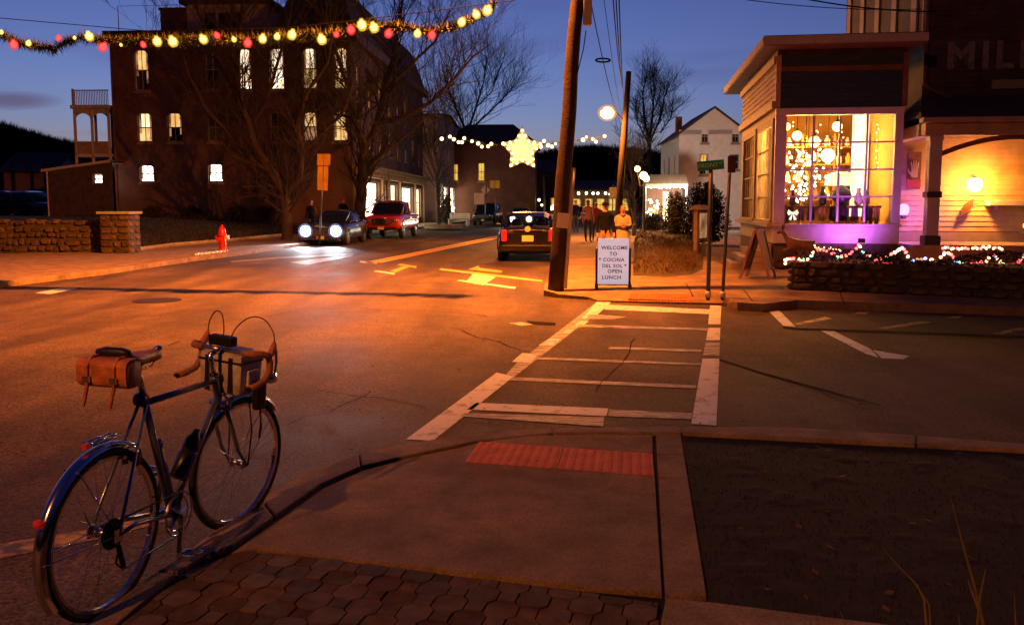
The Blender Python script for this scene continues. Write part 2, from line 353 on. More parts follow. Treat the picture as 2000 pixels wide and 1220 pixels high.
mat('car_red', (0.38,0.012,0.01), 0.25, 0.0, coat=1.0)
mat('car_grey', (0.14,0.14,0.15), 0.3, 0.3, coat=1.0)
mat('car_glass', (0.008,0.01,0.014), 0.04, spec=0.8)
mat('rubber', (0.014,0.014,0.014), 0.75, var=0.2, scale=30)
mat('chrome', (0.75,0.75,0.77), 0.14, 1.0)
mat('alloy', (0.55,0.55,0.57), 0.3, 1.0, var=0.1, scale=30)
mat('plate_yellow', (0.62,0.52,0.25), 0.5)
mat('tail_red', (0.35,0.008,0.008), 0.2, emit=(1,0.03,0.02), estr=0.35)
mat('skin', (0.42,0.24,0.17), 0.6)
mat('hair_dark', (0.03,0.02,0.015), 0.6); mat('hair_grey', (0.25,0.22,0.2), 0.6)
mat('jacket_black', (0.006,0.006,0.008), 0.9, spec=0.1); mat('trouser_khaki', (0.33,0.23,0.12), 0.85); mat('coat_cream', (0.34,0.33,0.28), 0.85, var=0.08, scale=9, bump=0.3, bscale=20)
mat('boot_dark', (0.02,0.016,0.013), 0.6); mat('coat_red', (0.30,0.04,0.04), 0.8); mat('coat_pink', (0.55,0.36,0.34), 0.8); mat('jeans', (0.03,0.04,0.08), 0.85); mat('scarf', (0.30,0.12,0.08), 0.9)
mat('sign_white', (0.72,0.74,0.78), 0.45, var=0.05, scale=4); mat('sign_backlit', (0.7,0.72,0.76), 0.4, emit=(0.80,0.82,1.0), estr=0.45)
mat('sign_green', (0.02,0.42,0.24), 0.35, var=0.1, scale=8); mat('sign_yellow', (0.60,0.36,0.04), 0.5, var=0.2, scale=3)
mat('sign_letter_white', (0.75,0.75,0.72), 0.4); mat('letter_black', (0.015,0.015,0.015), 0.5)
mat('post_steel', (0.10,0.095,0.09), 0.5, 0.6, var=0.25, scale=12); mat('post_sleeve', (0.55,0.55,0.55), 0.5, 0.2)
mat('hydrant_red', (0.42,0.012,0.012), 0.4, var=0.15, scale=10); mat('white_metal', (0.65,0.63,0.62), 0.45, var=0.1, scale=8)
mat('sign_back', (0.40,0.36,0.34), 0.5, 0.3, var=0.1, scale=6)
mat('pine_green', (0.035,0.05,0.014), 0.8, var=0.5, scale=9); mat('leaf_dark', (0.03,0.028,0.015), 0.85, var=0.5, scale=4); mat('box_grey', (0.45,0.42,0.42), 0.5)
mat('wire', (0.006,0.006,0.007), 0.95, spec=0.05)
mat('hill', (0.012,0.011,0.010), 1.0, var=0.3, scale=0.05)
mat('wood_brown', (0.13,0.06,0.03), 0.6, var=0.3, scale=10); mat('purple_wood', (0.20,0.12,0.14), 0.5)
mat('leather_brown', (0.50,0.17,0.065), 0.45, var=0.35, scale=18, bump=0.25, bscale=90)
mat('leather_black', (0.015,0.013,0.012), 0.4, bump=0.2, scale=30); mat('tape_brown', (0.40,0.18,0.09), 0.7, var=0.25, scale=60, bump=0.3)
mat('frame_blue', (0.16,0.22,0.28), 0.28, 0.6, coat=1.0); mat('canvas_grey', (0.58,0.58,0.60), 0.85, var=0.25, scale=25, bump=0.3); mat('plastic_black', (0.012,0.012,0.012), 0.35)
mat('pump_white', (0.55,0.54,0.54), 0.35); mat('reflector_red', (0.5,0.01,0.01), 0.1, emit=(1,0.05,0.02), estr=0.08)
mat('gum_wall', (0.10,0.07,0.045), 0.7)
mat('glass_dark', (0.02,0.025,0.035), 0.05, spec=0.8); mat('glass_blue', (0.10,0.13,0.17), 0.12, spec=0.8)
mat('room_wall', (0.42,0.25,0.08), 0.8, var=0.15, scale=2); mat('room_wood', (0.22,0.10,0.035), 0.6, var=0.3, scale=6); mat('cloth_dark', (0.03,0.02,0.03), 0.9); mat('ceramic_white', (0.75,0.72,0.65), 0.3); mat('ceramic_dark', (0.06,0.045,0.05), 0.35); mat('cloth_gold', (0.4,0.25,0.06), 0.7); mat('cloth_purple', (0.16,0.07,0.14), 0.8)
def shell(name, col, s, a=0.55):  # see-through emissive skin that paints a halo round a light
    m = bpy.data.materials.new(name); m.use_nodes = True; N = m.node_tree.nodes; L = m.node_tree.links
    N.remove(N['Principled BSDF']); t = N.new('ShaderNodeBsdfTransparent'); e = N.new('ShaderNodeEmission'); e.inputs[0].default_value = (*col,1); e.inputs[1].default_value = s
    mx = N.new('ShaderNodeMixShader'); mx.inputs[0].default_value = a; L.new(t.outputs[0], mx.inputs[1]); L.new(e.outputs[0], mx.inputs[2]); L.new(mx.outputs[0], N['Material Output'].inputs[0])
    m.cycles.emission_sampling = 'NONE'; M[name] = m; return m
shell('halo_orange',(1.0,0.42,0.10),1.0,0.45); shell('halo_red',(1.0,0.03,0.03),1.1); shell('halo_yellow',(1.0,0.55,0.05),1.1); shell('halo_blue',(0.35,0.42,1.0),0.8,0.4)
glass('car_glass_clear', (0.55,0.58,0.6), 0.10)
glass('pane_clear', (0.96,0.96,0.96), 0.04)
lit_window('lit_warm', (1.0,0.74,0.28), (1.0,0.42,0.10), 1.0, 3.0)
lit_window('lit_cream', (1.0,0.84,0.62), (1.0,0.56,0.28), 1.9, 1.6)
lit_window('lit_white', (1.0,0.95,0.82), (1.0,0.85,0.62), 4.5)
lit_window('lit_gold', (1.0,0.60,0.20), (1.0,0.42,0.08), 3.4)
lit_window('lit_dim', (0.75,0.36,0.16), (0.16,0.08,0.05), 0.6, 1.5)
lit_window('lit_yellow', (1.0,0.62,0.10), (0.85,0.40,0.05), 1.0)
lit_window('lit_shop', (1.0,0.90,0.66), (1.0,0.62,0.25), 6.5, 1.4)
emis('bulb_yellow', (1.0,0.54,0.10), 11); emis('bulb_red', (1.0,0.035,0.03), 9); emis('bulb_warm', (1.0,0.70,0.35), 22)
emis('bulb_small', (1.0,0.42,0.17), 8); emis('bulb_crystal', (1.0,0.74,0.42), 11); emis('bulb_pink', (1.0,0.09,0.07), 8); emis('bulb_green', (0.3,1.0,0.45), 5); emis('bulb_blue', (0.28,0.42,1.0), 8)
emis('sodium', (1.0,0.42,0.12), 60); emis('headlight', (0.80,0.86,1.0), 40); emis('headlight_warm', (1.0,0.85,0.55), 40); emis('star_glow', (1.0,0.50,0.13), 5); emis('star_edge', (1.0,0.34,0.04), 1.6); emis('bulb_far', (1.0,0.60,0.26), 5)
emis('globe_warm', (1.0,0.56,0.16), 12); emis('lamp_porch', (1.0,0.52,0.13), 26); emis('lamp_purple', (0.42,0.07,1.0), 11); emis('brake_glow', (1.0,0.03,0.02), 2.0)
def add_light(name, kind, loc, energy, col, parent=None, size=0.1, rot=None, spot=None, blend=0.5):
    ld = bpy.data.lights.new(name, kind); ld.energy = energy; ld.color = col
    if kind in ('POINT','SPOT'): ld.shadow_soft_size = size
    if kind == 'SPOT' and spot: ld.spot_size = spot; ld.spot_blend = blend
    o = bpy.data.objects.new(name, ld); COL.objects.link(o); o.location = loc; o.parent = parent
    if rot: o.rotation_euler = rot
    return o
def aim(o, d): o.rotation_euler = Vector(d).to_track_quat('-Z', 'Y').to_euler(); return o
# ================================================================ GROUND AND ROAD
rnd = random.Random(7)
g = MB().poly([(-3000,-400,-0.06),(3000,-400,-0.06),(3000,4000,-0.06),(-3000,4000,-0.06)]).build('ground', M['ground_dark'])
tag(g, 'dark open ground reaching to the horizon', kind='structure')
rd = MB().poly([(-70,-8,0),(60,-8,0),(60,260,0),(-70,260,0)]).build('road', M['asphalt'])
tag(rd, 'orange lit asphalt of the street crossing', kind='structure')
def mark(name, pts, m, z=0.004):
    return MB().poly([G(x,y,z) for x,y in pts]).build(name, M[m], rd, fixn=False)
# zebra / ladder crossing on the right of the bicycle corner
mark('crosswalk_line', [(960,760),(998,740),(1168,610),(1186,597),(1160,594),(1010,708)], 'white_paint_worn', 0.003)
mark('crosswalk_line', [(793,857),(846,860),(1003,735),(970,727)], 'white_paint')
mark('crosswalk_line', [(1000,706),(1036,708),(1052,691),(1020,689)], 'white_paint')
mark('crosswalk_line', [(1052,674),(1078,674),(1096,661),(1072,661)], 'white_paint')
mark('crosswalk_line', [(1098,650),(1112,650),(1122,643),(1108,643)], 'white_paint')
mark('crosswalk_line', [(1117,638),(1134,639),(1150,627),(1134,626)], 'white_paint')
mark('crosswalk_line', [(1137,622),(1158,622),(1196,588),(1168,586)], 'white_paint')
mark('crosswalk_line', [(1350,827),(1399,830),(1405,700),(1372,700)], 'white_paint')
mark('crosswalk_line', [(1373,694),(1405,694),(1406,668),(1378,668)], 'white_paint_worn')
mark('crosswalk_line', [(1379,664),(1406,664),(1407,640),(1383,640)], 'white_paint')
mark('crosswalk_line', [(1383,633),(1407,633),(1409,596),(1387,596)], 'white_paint')
mark('crosswalk_rung', [(1187,595),(1386,604),(1385,613),(1180,604)], 'white_paint')
mark('crosswalk_rung', [(1150,613),(1226,618),(1200,623),(1146,622)], 'white_paint_worn', 0.005)
mark('crosswalk_rung', [(1130,633),(1384,641),(1384,645),(1128,638)], 'white_paint_worn', 0.005)
mark('crosswalk_rung', [(1190,677),(1370,682),(1370,687),(1188,681)], 'white_paint_worn', 0.005)
mark('crosswalk_rung', [(1050,697),(1372,709),(1370,713),(1046,701)], 'white_paint_worn', 0.005)
mark('crosswalk_rung', [(1000,736),(1360,752),(1359,758),(994,742)], 'white_paint_worn', 0.005)
mark('crosswalk_rung', [(930,786),(1188,797),(1184,812),(912,799)], 'white_paint')
mark('crosswalk_rung', [(1190,799),(1352,806),(1350,818),(1188,812)], 'white_paint_worn')
mark('crosswalk_rung', [(908,806),(1180,814),(1178,832),(898,812)], 'white_paint_worn', 0.005)
# markings by the far kerb on the right
mark('stop_line', [(1494,600),(1516,600),(1554,638),(1530,636)], 'white_paint')
mark('stop_line', [(1602,645),(1628,646),(1700,681),(1716,698),(1690,690)], 'white_paint')
mark('stop_line', [(1704,683),(1776,695),(1764,701),(1722,699)], 'white_paint')
mark('hatch_line', [(1550,632),(1560,634),(1625,622),(1612,618)], 'yellow_worn')
mark('hatch_line', [(1664,613),(1690,613),(1700,609),(1676,609)], 'yellow_worn')
mark('hatch_line', [(1712,641),(1730,642),(1820,629),(1795,627)], 'yellow_worn')
mark('hatch_line', [(1846,621),(1870,622),(1880,617),(1860,617)], 'yellow_worn')
mark('hatch_line', [(1940,651),(1960,652),(2010,641),(1990,639)], 'yellow_worn')
mark('tar_seam', [(1530,637),(1560,640),(1800,648),(2050,657),(2050,662),(1800,652.5),(1560,644),(1528,640)], 'tar', 0.006)
mark('tar_seam', [(1405,700),(1500,730),(1720,790),(1720,791.5),(1498,732),(1404,702)], 'tar', 0.006)
# main street
mark('centre_line', [(733,512),(745,513),(985,463),(1030,453),(1030,451),(983,461)], 'yellow_paint')
mark('centre_line', [(705,513.5),(722,514.5),(984,459.5),(1030,450),(1030,448.5),(982,458)], 'yellow_paint')
mark('stop_line', [(702,512),(735,515),(738,512),(704,509.5)], 'white_paint')
mark('turn_line', [(730,530),(770,536),(772,533),(735,528)], 'white_paint')
mark('turn_line', [(762,529),(772,532),(800,521),(792,518)], 'yellow_paint')
mark('turn_line', [(776,517),(812,523),(814,520),(782,515)], 'yellow_paint')
mark('turn_line', [(858,527),(930,536),(1058,550),(1060,547),(934,532),(862,524)], 'yellow_paint')
mark('turn_line', [(910,551),(924,534),(968,541),(944,557)], 'white_paint', 0.006)
mark('turn_line', [(892,548),(1005,564),(1008,560.5),(898,546)], 'white_paint', 0.008)
mark('turn_line', [(915,526),(935,519),(936,523),(982,529),(978,532)], 'yellow_paint', 0.006)
mark('edge_line', [(450,510),(540,502),(690,495),(692,497),(545,505),(452,512)], 'white_paint_worn')
mark('edge_line', [(565,512),(600,517),(690,500),(684,498)], 'white_paint_worn', 0.006)
mark('edge_line', [(68,572),(98,574),(152,563),(120,562)], 'white_paint')
mark('edge_line', [(992,630),(1020,629),(1045,634),(1018,636)], 'white_paint_worn')
mark('tar_seam', [(1028,626),(1086,630),(1084,635),(1040,633)], 'tar', 0.006)
mark('edge_line', [(-150,1092),(0,1061),(180,1032),(372,992),(378,1004),(190,1052),(0,1090),(-150,1125)], 'yellow_worn')
# manhole
c = G(307,587,0.0)
mh = thing('manhole_cover', 'round dark iron manhole cover in the orange lit road', 'manhole', c)
MB().lathe([(0.40,0.0),(0.40,0.008),(0.36,0.008),(0.36,0.004)], 28).build('rim', M['iron'], mh)
MB().lathe([(0.35,0.0),(0.35,0.007),(0.33,0.01)], 28).build('lid', M['iron'], mh)

# ---------------------------------------------------------------- near corner: kerb, concrete ramp slab, pavers
ZK = 0.05
bed = MB().slabp([(v.x, v.y, 0.022) for v in [G(x,y,ZK) for x,y in [(120,1300),(300,1135),(420,1050),(520,985),(640,925),(800,876),(930,853),(1080,839),(1332,838),(1545,842),(1790,857),(2000,870),(2600,925)]]]+[Vector((9,-2,0.022)), Vector((-1.2,-2,0.022))], 0.06).build('verge', M['joint_soil'])
tag(bed, 'dark soil bed under the near street corner', kind='structure')
outer = [(60,1300),(174,1211),(305,1114),(367,1074),(429,1027),(507,971),(600,920),(700,884),(800,864),(920,845),(1080,834),(1332,832),(1545,833),(1790,849),(2000,865),(2600,922)]
inner = [(150,1290),(240,1206),(345,1117),(398,1083),(455,1063),(535,1006),(625,944),(705,909),(800,887),(930,860),(1080,844),(1332,843),(1545,854),(1790,866),(2000,877),(2600,936)]
kerb = thing('kerb', None, None); kerb['kind'] = 'structure'; kerb['label'] = 'curving concrete kerb of the near street corner'
def kerb_piece(i0, i1):
    o = [G(x,y,ZK) for x,y in outer[i0:i1+1]]; n = [G(x,y,ZK) for x,y in inner[i0:i1+1]]
    def trim(l):
        l = [v.copy() for v in l]
        l[0] = l[0].lerp(l[1], min(0.4, 0.006/(l[1]-l[0]).length)); l[-1] = l[-1].lerp(l[-2], min(0.4, 0.006/(l[-1]-l[-2]).length)); return l
    o = trim(o); n = trim(n)
    MB().prism(o+n[::-1], -0.02, ZK).build('kerb_stone', M['concrete_kerb'], kerb, bevel=0.012)
for a, b in ((0,2),(2,5),(5,7),(7,10),(10,11),(11,13),(13,15)): kerb_piece(a, b)
slab = MB().prism([G(x,y,ZK) for x,y in [(452,1078),(545,1014),(632,952),(710,917),(800,893),(905,871),(936,862.5),(1275,885),(1274,848),(1275,885),(1279,929),(1293,1155),(1120,1140),(856,1108),(640,1086),(503,1068)] if (x,y) != (1274,848)], -0.02, ZK-0.003)
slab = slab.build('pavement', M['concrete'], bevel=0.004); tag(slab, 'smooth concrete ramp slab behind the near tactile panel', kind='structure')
# strip between kerb and tactile panel, and the edge strip on the right
MB().prism([G(x,y,ZK) for x,y in [(945,861),(1025,849),(1160,846),(1274,847),(1275,881)]], -0.02, ZK-0.006).build('slab_panel', M['concrete'], slab, bevel=0.003)
for (a, b, c_, d) in ((847,884,1330,1336),(886,930,1336,1343.5),(932,1158,1343.5,1380)):
    x0 = lambda y: 1281+(y-844)*0.0577
    MB().prism([G(x0(a),a,ZK), G(c_,a,ZK), G(d,b+2,ZK), G(x0(b),b,ZK)], -0.02, ZK-0.004).build('edging_slab', M['concrete'], slab, bevel=0.004)
MB().prism([G(x,y,ZK) for x,y in [(1300,1164),(1385,1170),(1650,1204),(2000,1246),(2300,1290),(2300,1340),(2000,1290),(1650,1240),(1290,1214)]], -0.02, ZK-0.008).build('edging_slab', M['concrete_kerb'], slab, bevel=0.006)
# tactile panels
def tactile(corners, z, label, nx, ny):
    p = [Vector((v.x, v.y, v.z)) for v in corners]
    t = thing('tactile_panel', label, 'tactile paving', (p[0]+p[2])/2, 0, 'tactile panels of the crossing'); o = t.location
    half = [((0,0.497)),((0.503,1))]
    for a, b in half:
        q = [p[0].lerp(p[1], a), p[0].lerp(p[1], b), p[3].lerp(p[2], b), p[3].lerp(p[2], a)]
        MB().slabp([v-o for v in q], 0.03).build('tile', M['tactile_red'], t, bevel=0.003)
    mb = MB()
    for i in range(nx):
        for j in range(ny):
            u, v = (i+0.5)/nx, (j+0.5)/ny
            c = p[0].lerp(p[1], u).lerp(p[3].lerp(p[2], u), v)-o
            mb.lathe([(0.018,-0.002),(0.016,0.002),(0.009,0.004)], 8, c)
    d = mb.build('dome', M['tactile_red'], t, fixn=False); d['kind'] = 'stuff'
tactile([G(x,y,ZK) for x,y in [(937,861.5),(1274,884.5),(1277.5,928),(908,901)]], ZK, 'red tactile paving panel on the near corner ramp', 20, 10)
# pavers
def clip(poly, p, n):
    out = []
    for i in range(len(poly)):
        a, b = poly[i], poly[(i+1) % len(poly)]
        da, db = (a-p).dot(n), (b-p).dot(n)
        if da >= 0: out.append(a)
        if (da >= 0) != (db >= 0): out.append(a.lerp(b, da/(da-db)))
    return out
def line_cut(a, b, side):
    a, b = G(*a, ZK), G(*b, ZK); d = (b-a).normalized(); n = Vector((-d.y, d.x, 0))*side; return (a+n*0.012, n)
cuts = [line_cut((640,1086),(1293,1156),-1), line_cut((640,1086),(503,1068),1), line_cut((398,1085),(240,1208),1), line_cut((1290,1160),(1296,1260),-1), line_cut((345,1118),(460,1074),-1)]
o0 = G(640,1100,ZK); e1 = (G(1293,1156,ZK)-G(640,1086,ZK)).normalized(); e2 = Vector((e1.y,-e1.x,0))
w1, w2, ha, hb, gp = 0.135, 0.08, 0.14, 0.084, 0.0024
pav = thing('paving', None, None); pav['kind'] = 'structure'; pav['label'] = 'brown interlocking pavers beside the concrete slab'
def paver_poly(k, big):
    if big:
        x, y, cx, cyy = w1/2-gp, ha/2-gp, (w1-w2)/2, (ha-hb)/2
        return [(-x,-y+cyy),(-x+cx,-y),(x-cx,-y),(x,-y+cyy),(x,y-cyy),(x-cx,y),(-x+cx,y),(-x,y-cyy)]
    x, y = w2/2-gp, hb/2-gp; return [(-x,-y),(x,-y),(x,y),(-x,y)]
per = w1+w2; rowp = (ha+hb)/2; npav = 0
rows = []
for r_ in range(-3, 11):
    for k in range(-14, 16):
        for big in (True, False):
            off = (r_ % 2)*per/2
            c = o0+e1*(k*per+off+(0 if big else per/2))+e2*(r_*rowp)
            if c.y < 2.72 or abs(c.x) > 2.4: continue
            poly = [c+e1*x+e2*y for x, y in paver_poly(0, big)]
            for pt, n in cuts:
                if poly: poly = clip(poly, pt, n)
            if len(poly) < 3: continue
            ar = 0.5*abs(sum(poly[i].x*poly[(i+1)%len(poly)].y-poly[(i+1)%len(poly)].x*poly[i].y for i in range(len(poly))))
            if ar < 0.0003: continue
            zt = ZK-0.004+rnd.uniform(-0.004,0.003)
            cen = sum(poly, Vector())/len(poly)
            top = [v.lerp(cen, 0.03) for v in poly]; n = len(poly)
            vs_ = [Vector((v.x,v.y,0.0)) for v in poly]+[Vector((v.x,v.y,zt-0.002)) for v in poly]+[Vector((v.x,v.y,zt+rnd.uniform(-.001,.001))) for v in top]
            fs_ = [tuple(range(2*n,3*n))]+[(i,(i+1)%n,n+(i+1)%n,n+i) for i in range(n)]+[(n+i,n+(i+1)%n,2*n+(i+1)%n,2*n+i) for i in range(n)]
            rows.append((cen.y, vs_, fs_))
rows.sort(key=lambda t: -t[0])
for i, (_, v_, f_) in enumerate(rows[:300]):
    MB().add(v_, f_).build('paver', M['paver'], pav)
if len(rows) > 300:
    mb = MB()
    for _, v_, f_ in rows[300:]: mb.add(v_, f_)
    mb.build('paver_mass', M['paver'], pav)['kind'] = 'stuff'
# grass of the near verge
def blades(mb, n, fn, h0, h1, w, rr):
    for _ in range(n):
        p = fn()
        if p is None: continue
        a = rr.uniform(0, 6.283); h = rr.uniform(h0, h1); t = Vector((math.cos(a), math.sin(a), 0)); lean = Vector((rr.uniform(-1,1), rr.uniform(-1,1), 0))*h*0.6
        mb.add([p-t*w, p+t*w, p+lean*0.5+Vector((0,0,h*0.7))+t*w*0.6, p+lean+Vector((0,0,h))], [(0,1,2),(0,2,3)])
gb = MB()
def near_pt():
    x, y = rnd.uniform(0.6, 6.0), rnd.uniform(1.2, 6.2)
    v = Vector((x, y, 0.022)); px = 1000+FPX*x/y
    if px < 1345+ (5.6-y)*14: return None
    if y > G(1000,848+max(0,(px-1340))*0.045,ZK).y: return None
    return v
blades(gb, 14000, near_pt, 0.006, 0.022, 0.0025, rnd)
tag(gb.build('grass', M['grass_blade'], fixn=False), 'short dark grass of the planting strip at the near corner', 'grass', kind='stuff')
from mathutils import noise as mnoise
nx_, ny_ = 130, 110; vs_ = []; fs_ = []; idx = {}
for j_ in range(ny_):
    for i_ in range(nx_):
        x, y = .55+i_*.042, 1.5+j_*.042; q = Vector((x,y,0)); px = 1000+FPX*x/(y*1.0)
        if px < 1338+(5.6-y)*13 or y > G(1000,850+max(0,(px-1340))*0.045,ZK).y: continue
        h_ = .022+.009*mnoise.noise(q*3.1)+.009*mnoise.noise(q*11)+.008*mnoise.noise(q*31); idx[(i_,j_)] = len(vs_); vs_.append((x,y,max(.012,h_)))
for (i_,j_),k_ in idx.items():
    if all(c_ in idx for c_ in ((i_+1,j_),(i_,j_+1),(i_+1,j_+1))): fs_.append((k_,idx[(i_+1,j_)],idx[(i_+1,j_+1)],idx[(i_,j_+1)]))
tag(MB().add(vs_,fs_).build('soil_bed', M['joint_soil'], smooth=True), 'lumpy dark earth of the planting strip at the near corner', kind='structure')
lm = MB()
for _ in range(240):
    p_ = near_pt()
    if p_ is None: continue
    a = rnd.uniform(0,6.28); s_ = rnd.uniform(.012,.032); t_ = Vector((math.cos(a),math.sin(a),rnd.uniform(-.3,.3)))*s_; u_ = Vector((-t_.y,t_.x,rnd.uniform(-.01,.01)))*.55; c = p_+Vector((0,0,.045)); lm.add([c-t_,c+u_,c+t_,c-u_],[(0,1,2),(0,2,3)])
tag(lm.build('fallen_leaves', M['grass_dry'], fixn=False), 'fallen leaves lying on the near planting strip', 'leaves', kind='stuff')
# ---------------------------------------------------------------- far corner pavement (right)
ZF = 0.13
far_front = [(1118,415),(1113,450),(1100,500),(1082,535),(1064,555),(1062,566),(1090,574),(1150,580)]
pts = [G(x,y,(ZF,ZF,ZF,ZF,ZF,.11,.07,.045)[i]) for i,(x,y) in enumerate(far_front)]+[G(1196,571,ZF), G(1404,574,ZF), G(1440,590,ZF), G(1490,593,ZF), G(1559,585.5,ZF), G(2000,600,ZF), G(2600,628,ZF), Vector((60,14,ZF)), Vector((60,190,ZF)), Vector((25,190,ZF))]
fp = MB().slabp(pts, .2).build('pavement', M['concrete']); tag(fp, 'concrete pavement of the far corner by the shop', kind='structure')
MB().slabp([G(1196,571,ZF+0.002), G(1404,574,ZF+0.002), G(1412,592,0.03), G(1168,586.5,0.03)], 0.1).build('ramp_slab', M['concrete'], fp)
MB().slabp([G(1150,580,.045), G(1196,571,ZF), G(1168,586.5,0.03)], 0.1).build('ramp_slab', M['concrete'], fp)
MB().slabp([G(1404,574,ZF), G(1440,590,ZF), G(1412,592,0.03)], 0.1).build('ramp_slab', M['concrete'], fp)
def on_ramp(px, py):
    a, b = G(1300,572.5,ZF), G(1300,589,0.03)
    # height follows the slope between the two edges
    r = ray(px,py); o = Vector((0,0,CAMH)); n = (G(1404,574,ZF)-G(1196,571,ZF)).cross(G(1412,592,0.03)-G(1196,571,ZF)).normalized()
    t = (a-o).dot(n)/r.dot(n); return o+r*t+Vector((0,0,0.008))
tactile([on_ramp(x,y) for x,y in [(1233,573.5),(1349,578),(1354,588.5),(1227,584)]], 0, 'red tactile paving panel across the road before the signposts', 20, 8)
for seg in ([(1340,553),(1352,575)],[(1452,565),(1470,588)],[(1640,570),(1648,590)]):
    a, b = G(*seg[0],ZF+0.003), G(*seg[1],ZF+0.003)
    MB().box((a+b)/2, (0.02,(b-a).length,0.003), Matrix.Rotation(math.atan2(-(b-a).x,(b-a).y),3,'Z')).build('joint', M['joint_soil'], fp)
# dry grass island
isl = [(1236,538),(1300,541),(1350,536),(1373,526),(1374,490),(1352,458),(1250,452),(1238,470)]
ip = [G(x,y,ZF) for x,y in isl]; ic = sum(ip, Vector())/len(ip)
mnd = MB(); ring = [ip, [v.lerp(ic,0.12)+Vector((0,0,0.12)) for v in ip], [v.lerp(ic,0.45)+Vector((0,0,0.22)) for v in ip]]
n = len(ip); vs_ = [v for r_ in ring for v in r_]+[ic+Vector((0,0,0.26))]
fs_ = [(r_*n+i, r_*n+(i+1)%n, (r_+1)*n+(i+1)%n, (r_+1)*n+i) for r_ in range(2) for i in range(n)]+[(2*n+i, 2*n+(i+1)%n, 3*n) for i in range(n)]
mnd.add(vs_, fs_); tag(mnd.build('lawn_mound', M['lawn']), 'low grassy island on the far corner', kind='structure')
gb = MB()
def isl_pt():
    i = rnd.randrange(n); a, b = ip[i], ip[(i+1)%n]; u, v = rnd.random(), math.sqrt(rnd.random())
    q = ic.lerp(a.lerp(b,u), v*0.97); q.z = ZF+0.24*(1-v)**0.6; return q
blades(gb, 7000, isl_pt, 0.04, 0.20, 0.008, rnd)
tag(gb.build('dry_grass', M['grass_dry'], fixn=False), 'dry orange grass tufts on the island behind the menu board', 'grass', kind='stuff')
# ---------------------------------------------------------------- left pavement, lawn, stone wall
kl = [(-700,660),(-200,578),(0,550),(200,527),(380,502),(450,494),(560,479),(800,446),(900,433),(1040,414)]
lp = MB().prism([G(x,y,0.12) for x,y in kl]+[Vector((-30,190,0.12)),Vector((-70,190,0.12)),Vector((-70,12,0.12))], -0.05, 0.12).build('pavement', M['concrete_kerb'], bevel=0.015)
tag(lp, 'worn pavement along the far left side of the street', kind='structure')
fr = [(-400,500),(-100,496),(110,493),(262,489),(340,479),(440,471),(560,459),(700,446)]
la, lb = [G(x,y,0.125) for x,y in fr], []
for i, v in enumerate(la):
    u = i/(len(la)-1); lb.append(Vector((-45+35.5*u**0.8, 52, 1.0-0.75*max(0,u-0.55)/0.45)))
nr = 7; vs_ = []; fs_ = []
for j in range(nr):
    t = j/(nr-1)
    for i in range(len(la)):
        q = la[i].lerp(lb[i], t); q.z = la[i].z+(lb[i].z-la[i].z)*min(1, t*1.6)+0.03*math.sin(i*2.1+j); vs_.append(q)
w = len(la)
for j in range(nr-1):
    for i in range(w-1): fs_.append((j*w+i, j*w+i+1, (j+1)*w+i+1, (j+1)*w+i))
tag(MB().add(vs_, fs_).build('lawn', M['lawn'], smooth=True), 'dark sloping lawn before the brick building', kind='structure')
ed = MB().tube([G(262,488,0.17),G(340,478,0.17),G(440,470,0.17),G(560,458,0.17)], 0.09, 6).build('lawn_edging', M['trim_stone'])
tag(ed, 'low stone edging along the lawn behind the hydrant', 'edging')
gb = MB()
def lawn_pt():
    i = rnd.randrange(3, w-1); u = rnd.random(); t = rnd.random()**1.5
    q = la[i].lerp(la[i+1], u).lerp(lb[i].lerp(lb[i+1], u), t); q.z = 0.14+(lb[i].z-0.12)*min(1, t*1.6); return q
blades(gb, 8000, lawn_pt, 0.06, 0.16, 0.012, rnd)
tag(gb.build('lawn_grass', M['grass_blade'], fixn=False), 'dark grass of the lawn behind the fire hydrant', 'grass', kind='stuff')
YW = 27.8
sw = thing('stone_wall', 'low rubble stone wall ending at a square pier', 'wall', (P(100,490,YW).x, YW, 0.1))
xl, xr = -21.0, P(206,450,YW).x
MB().bx(xl-sw.location.x, xr-sw.location.x, 0.10, 0.5, -0.05, 1.02).build('core', M['mortar'], sw)
def rubble(rr, w, h, d, n=9):
    vs_ = []
    for k in range(n):
        a = 6.283*k/n; q = rr.uniform(0.86,1.0); ex = 0.62
        x = abs(math.cos(a))**ex*math.copysign(1,math.cos(a))*w/2*q; z = abs(math.sin(a))**ex*math.copysign(1,math.sin(a))*h/2*q
        vs_.append((x, z))
    V_ = [(x, d, z) for x, z in vs_]+[(x, 0.02, z) for x, z in vs_]+[(x*0.72+rr.uniform(-.01,.01), -0.025+rr.uniform(-.015,.01), z*0.72) for x, z in vs_]
    F_ = [(i,(i+1)%n,n+(i+1)%n,n+i) for i in range(n)]+[(n+i,n+(i+1)%n,2*n+(i+1)%n,2*n+i) for i in range(n)]+[tuple(range(2*n,3*n))]
    return V_, F_
z = 0.04
for r_ in range(5):
    hh = (0.2,0.23,0.19,0.22,0.17)[r_]; x = xl+rnd.uniform(0,.2)
    while x < xr-0.12:
        ww = min(rnd.choice((rnd.uniform(0.14,0.24),rnd.uniform(0.24,0.5))), xr-x); hh = (0.2,0.23,0.19,0.22,0.17)[r_]*rnd.uniform(.72,1.28)
        if x > -18.5:
            v_, f_ = rubble(rnd, ww-0.025, hh-0.02, 0.2)
            MB().add(v_, f_).build('stone', M['stone'], sw, loc=(x+ww/2-sw.location.x, 0.07+rnd.uniform(-.04,.03), z+.1+rnd.uniform(-.035,.035)))
        x += ww
    z += (0.2,0.23,0.19,0.22,0.17)[r_]
pp = thing('stone_pier', 'square stone pier at the end of the rubble wall', 'pier', (P(235,490,YW).x, YW, 0.1))
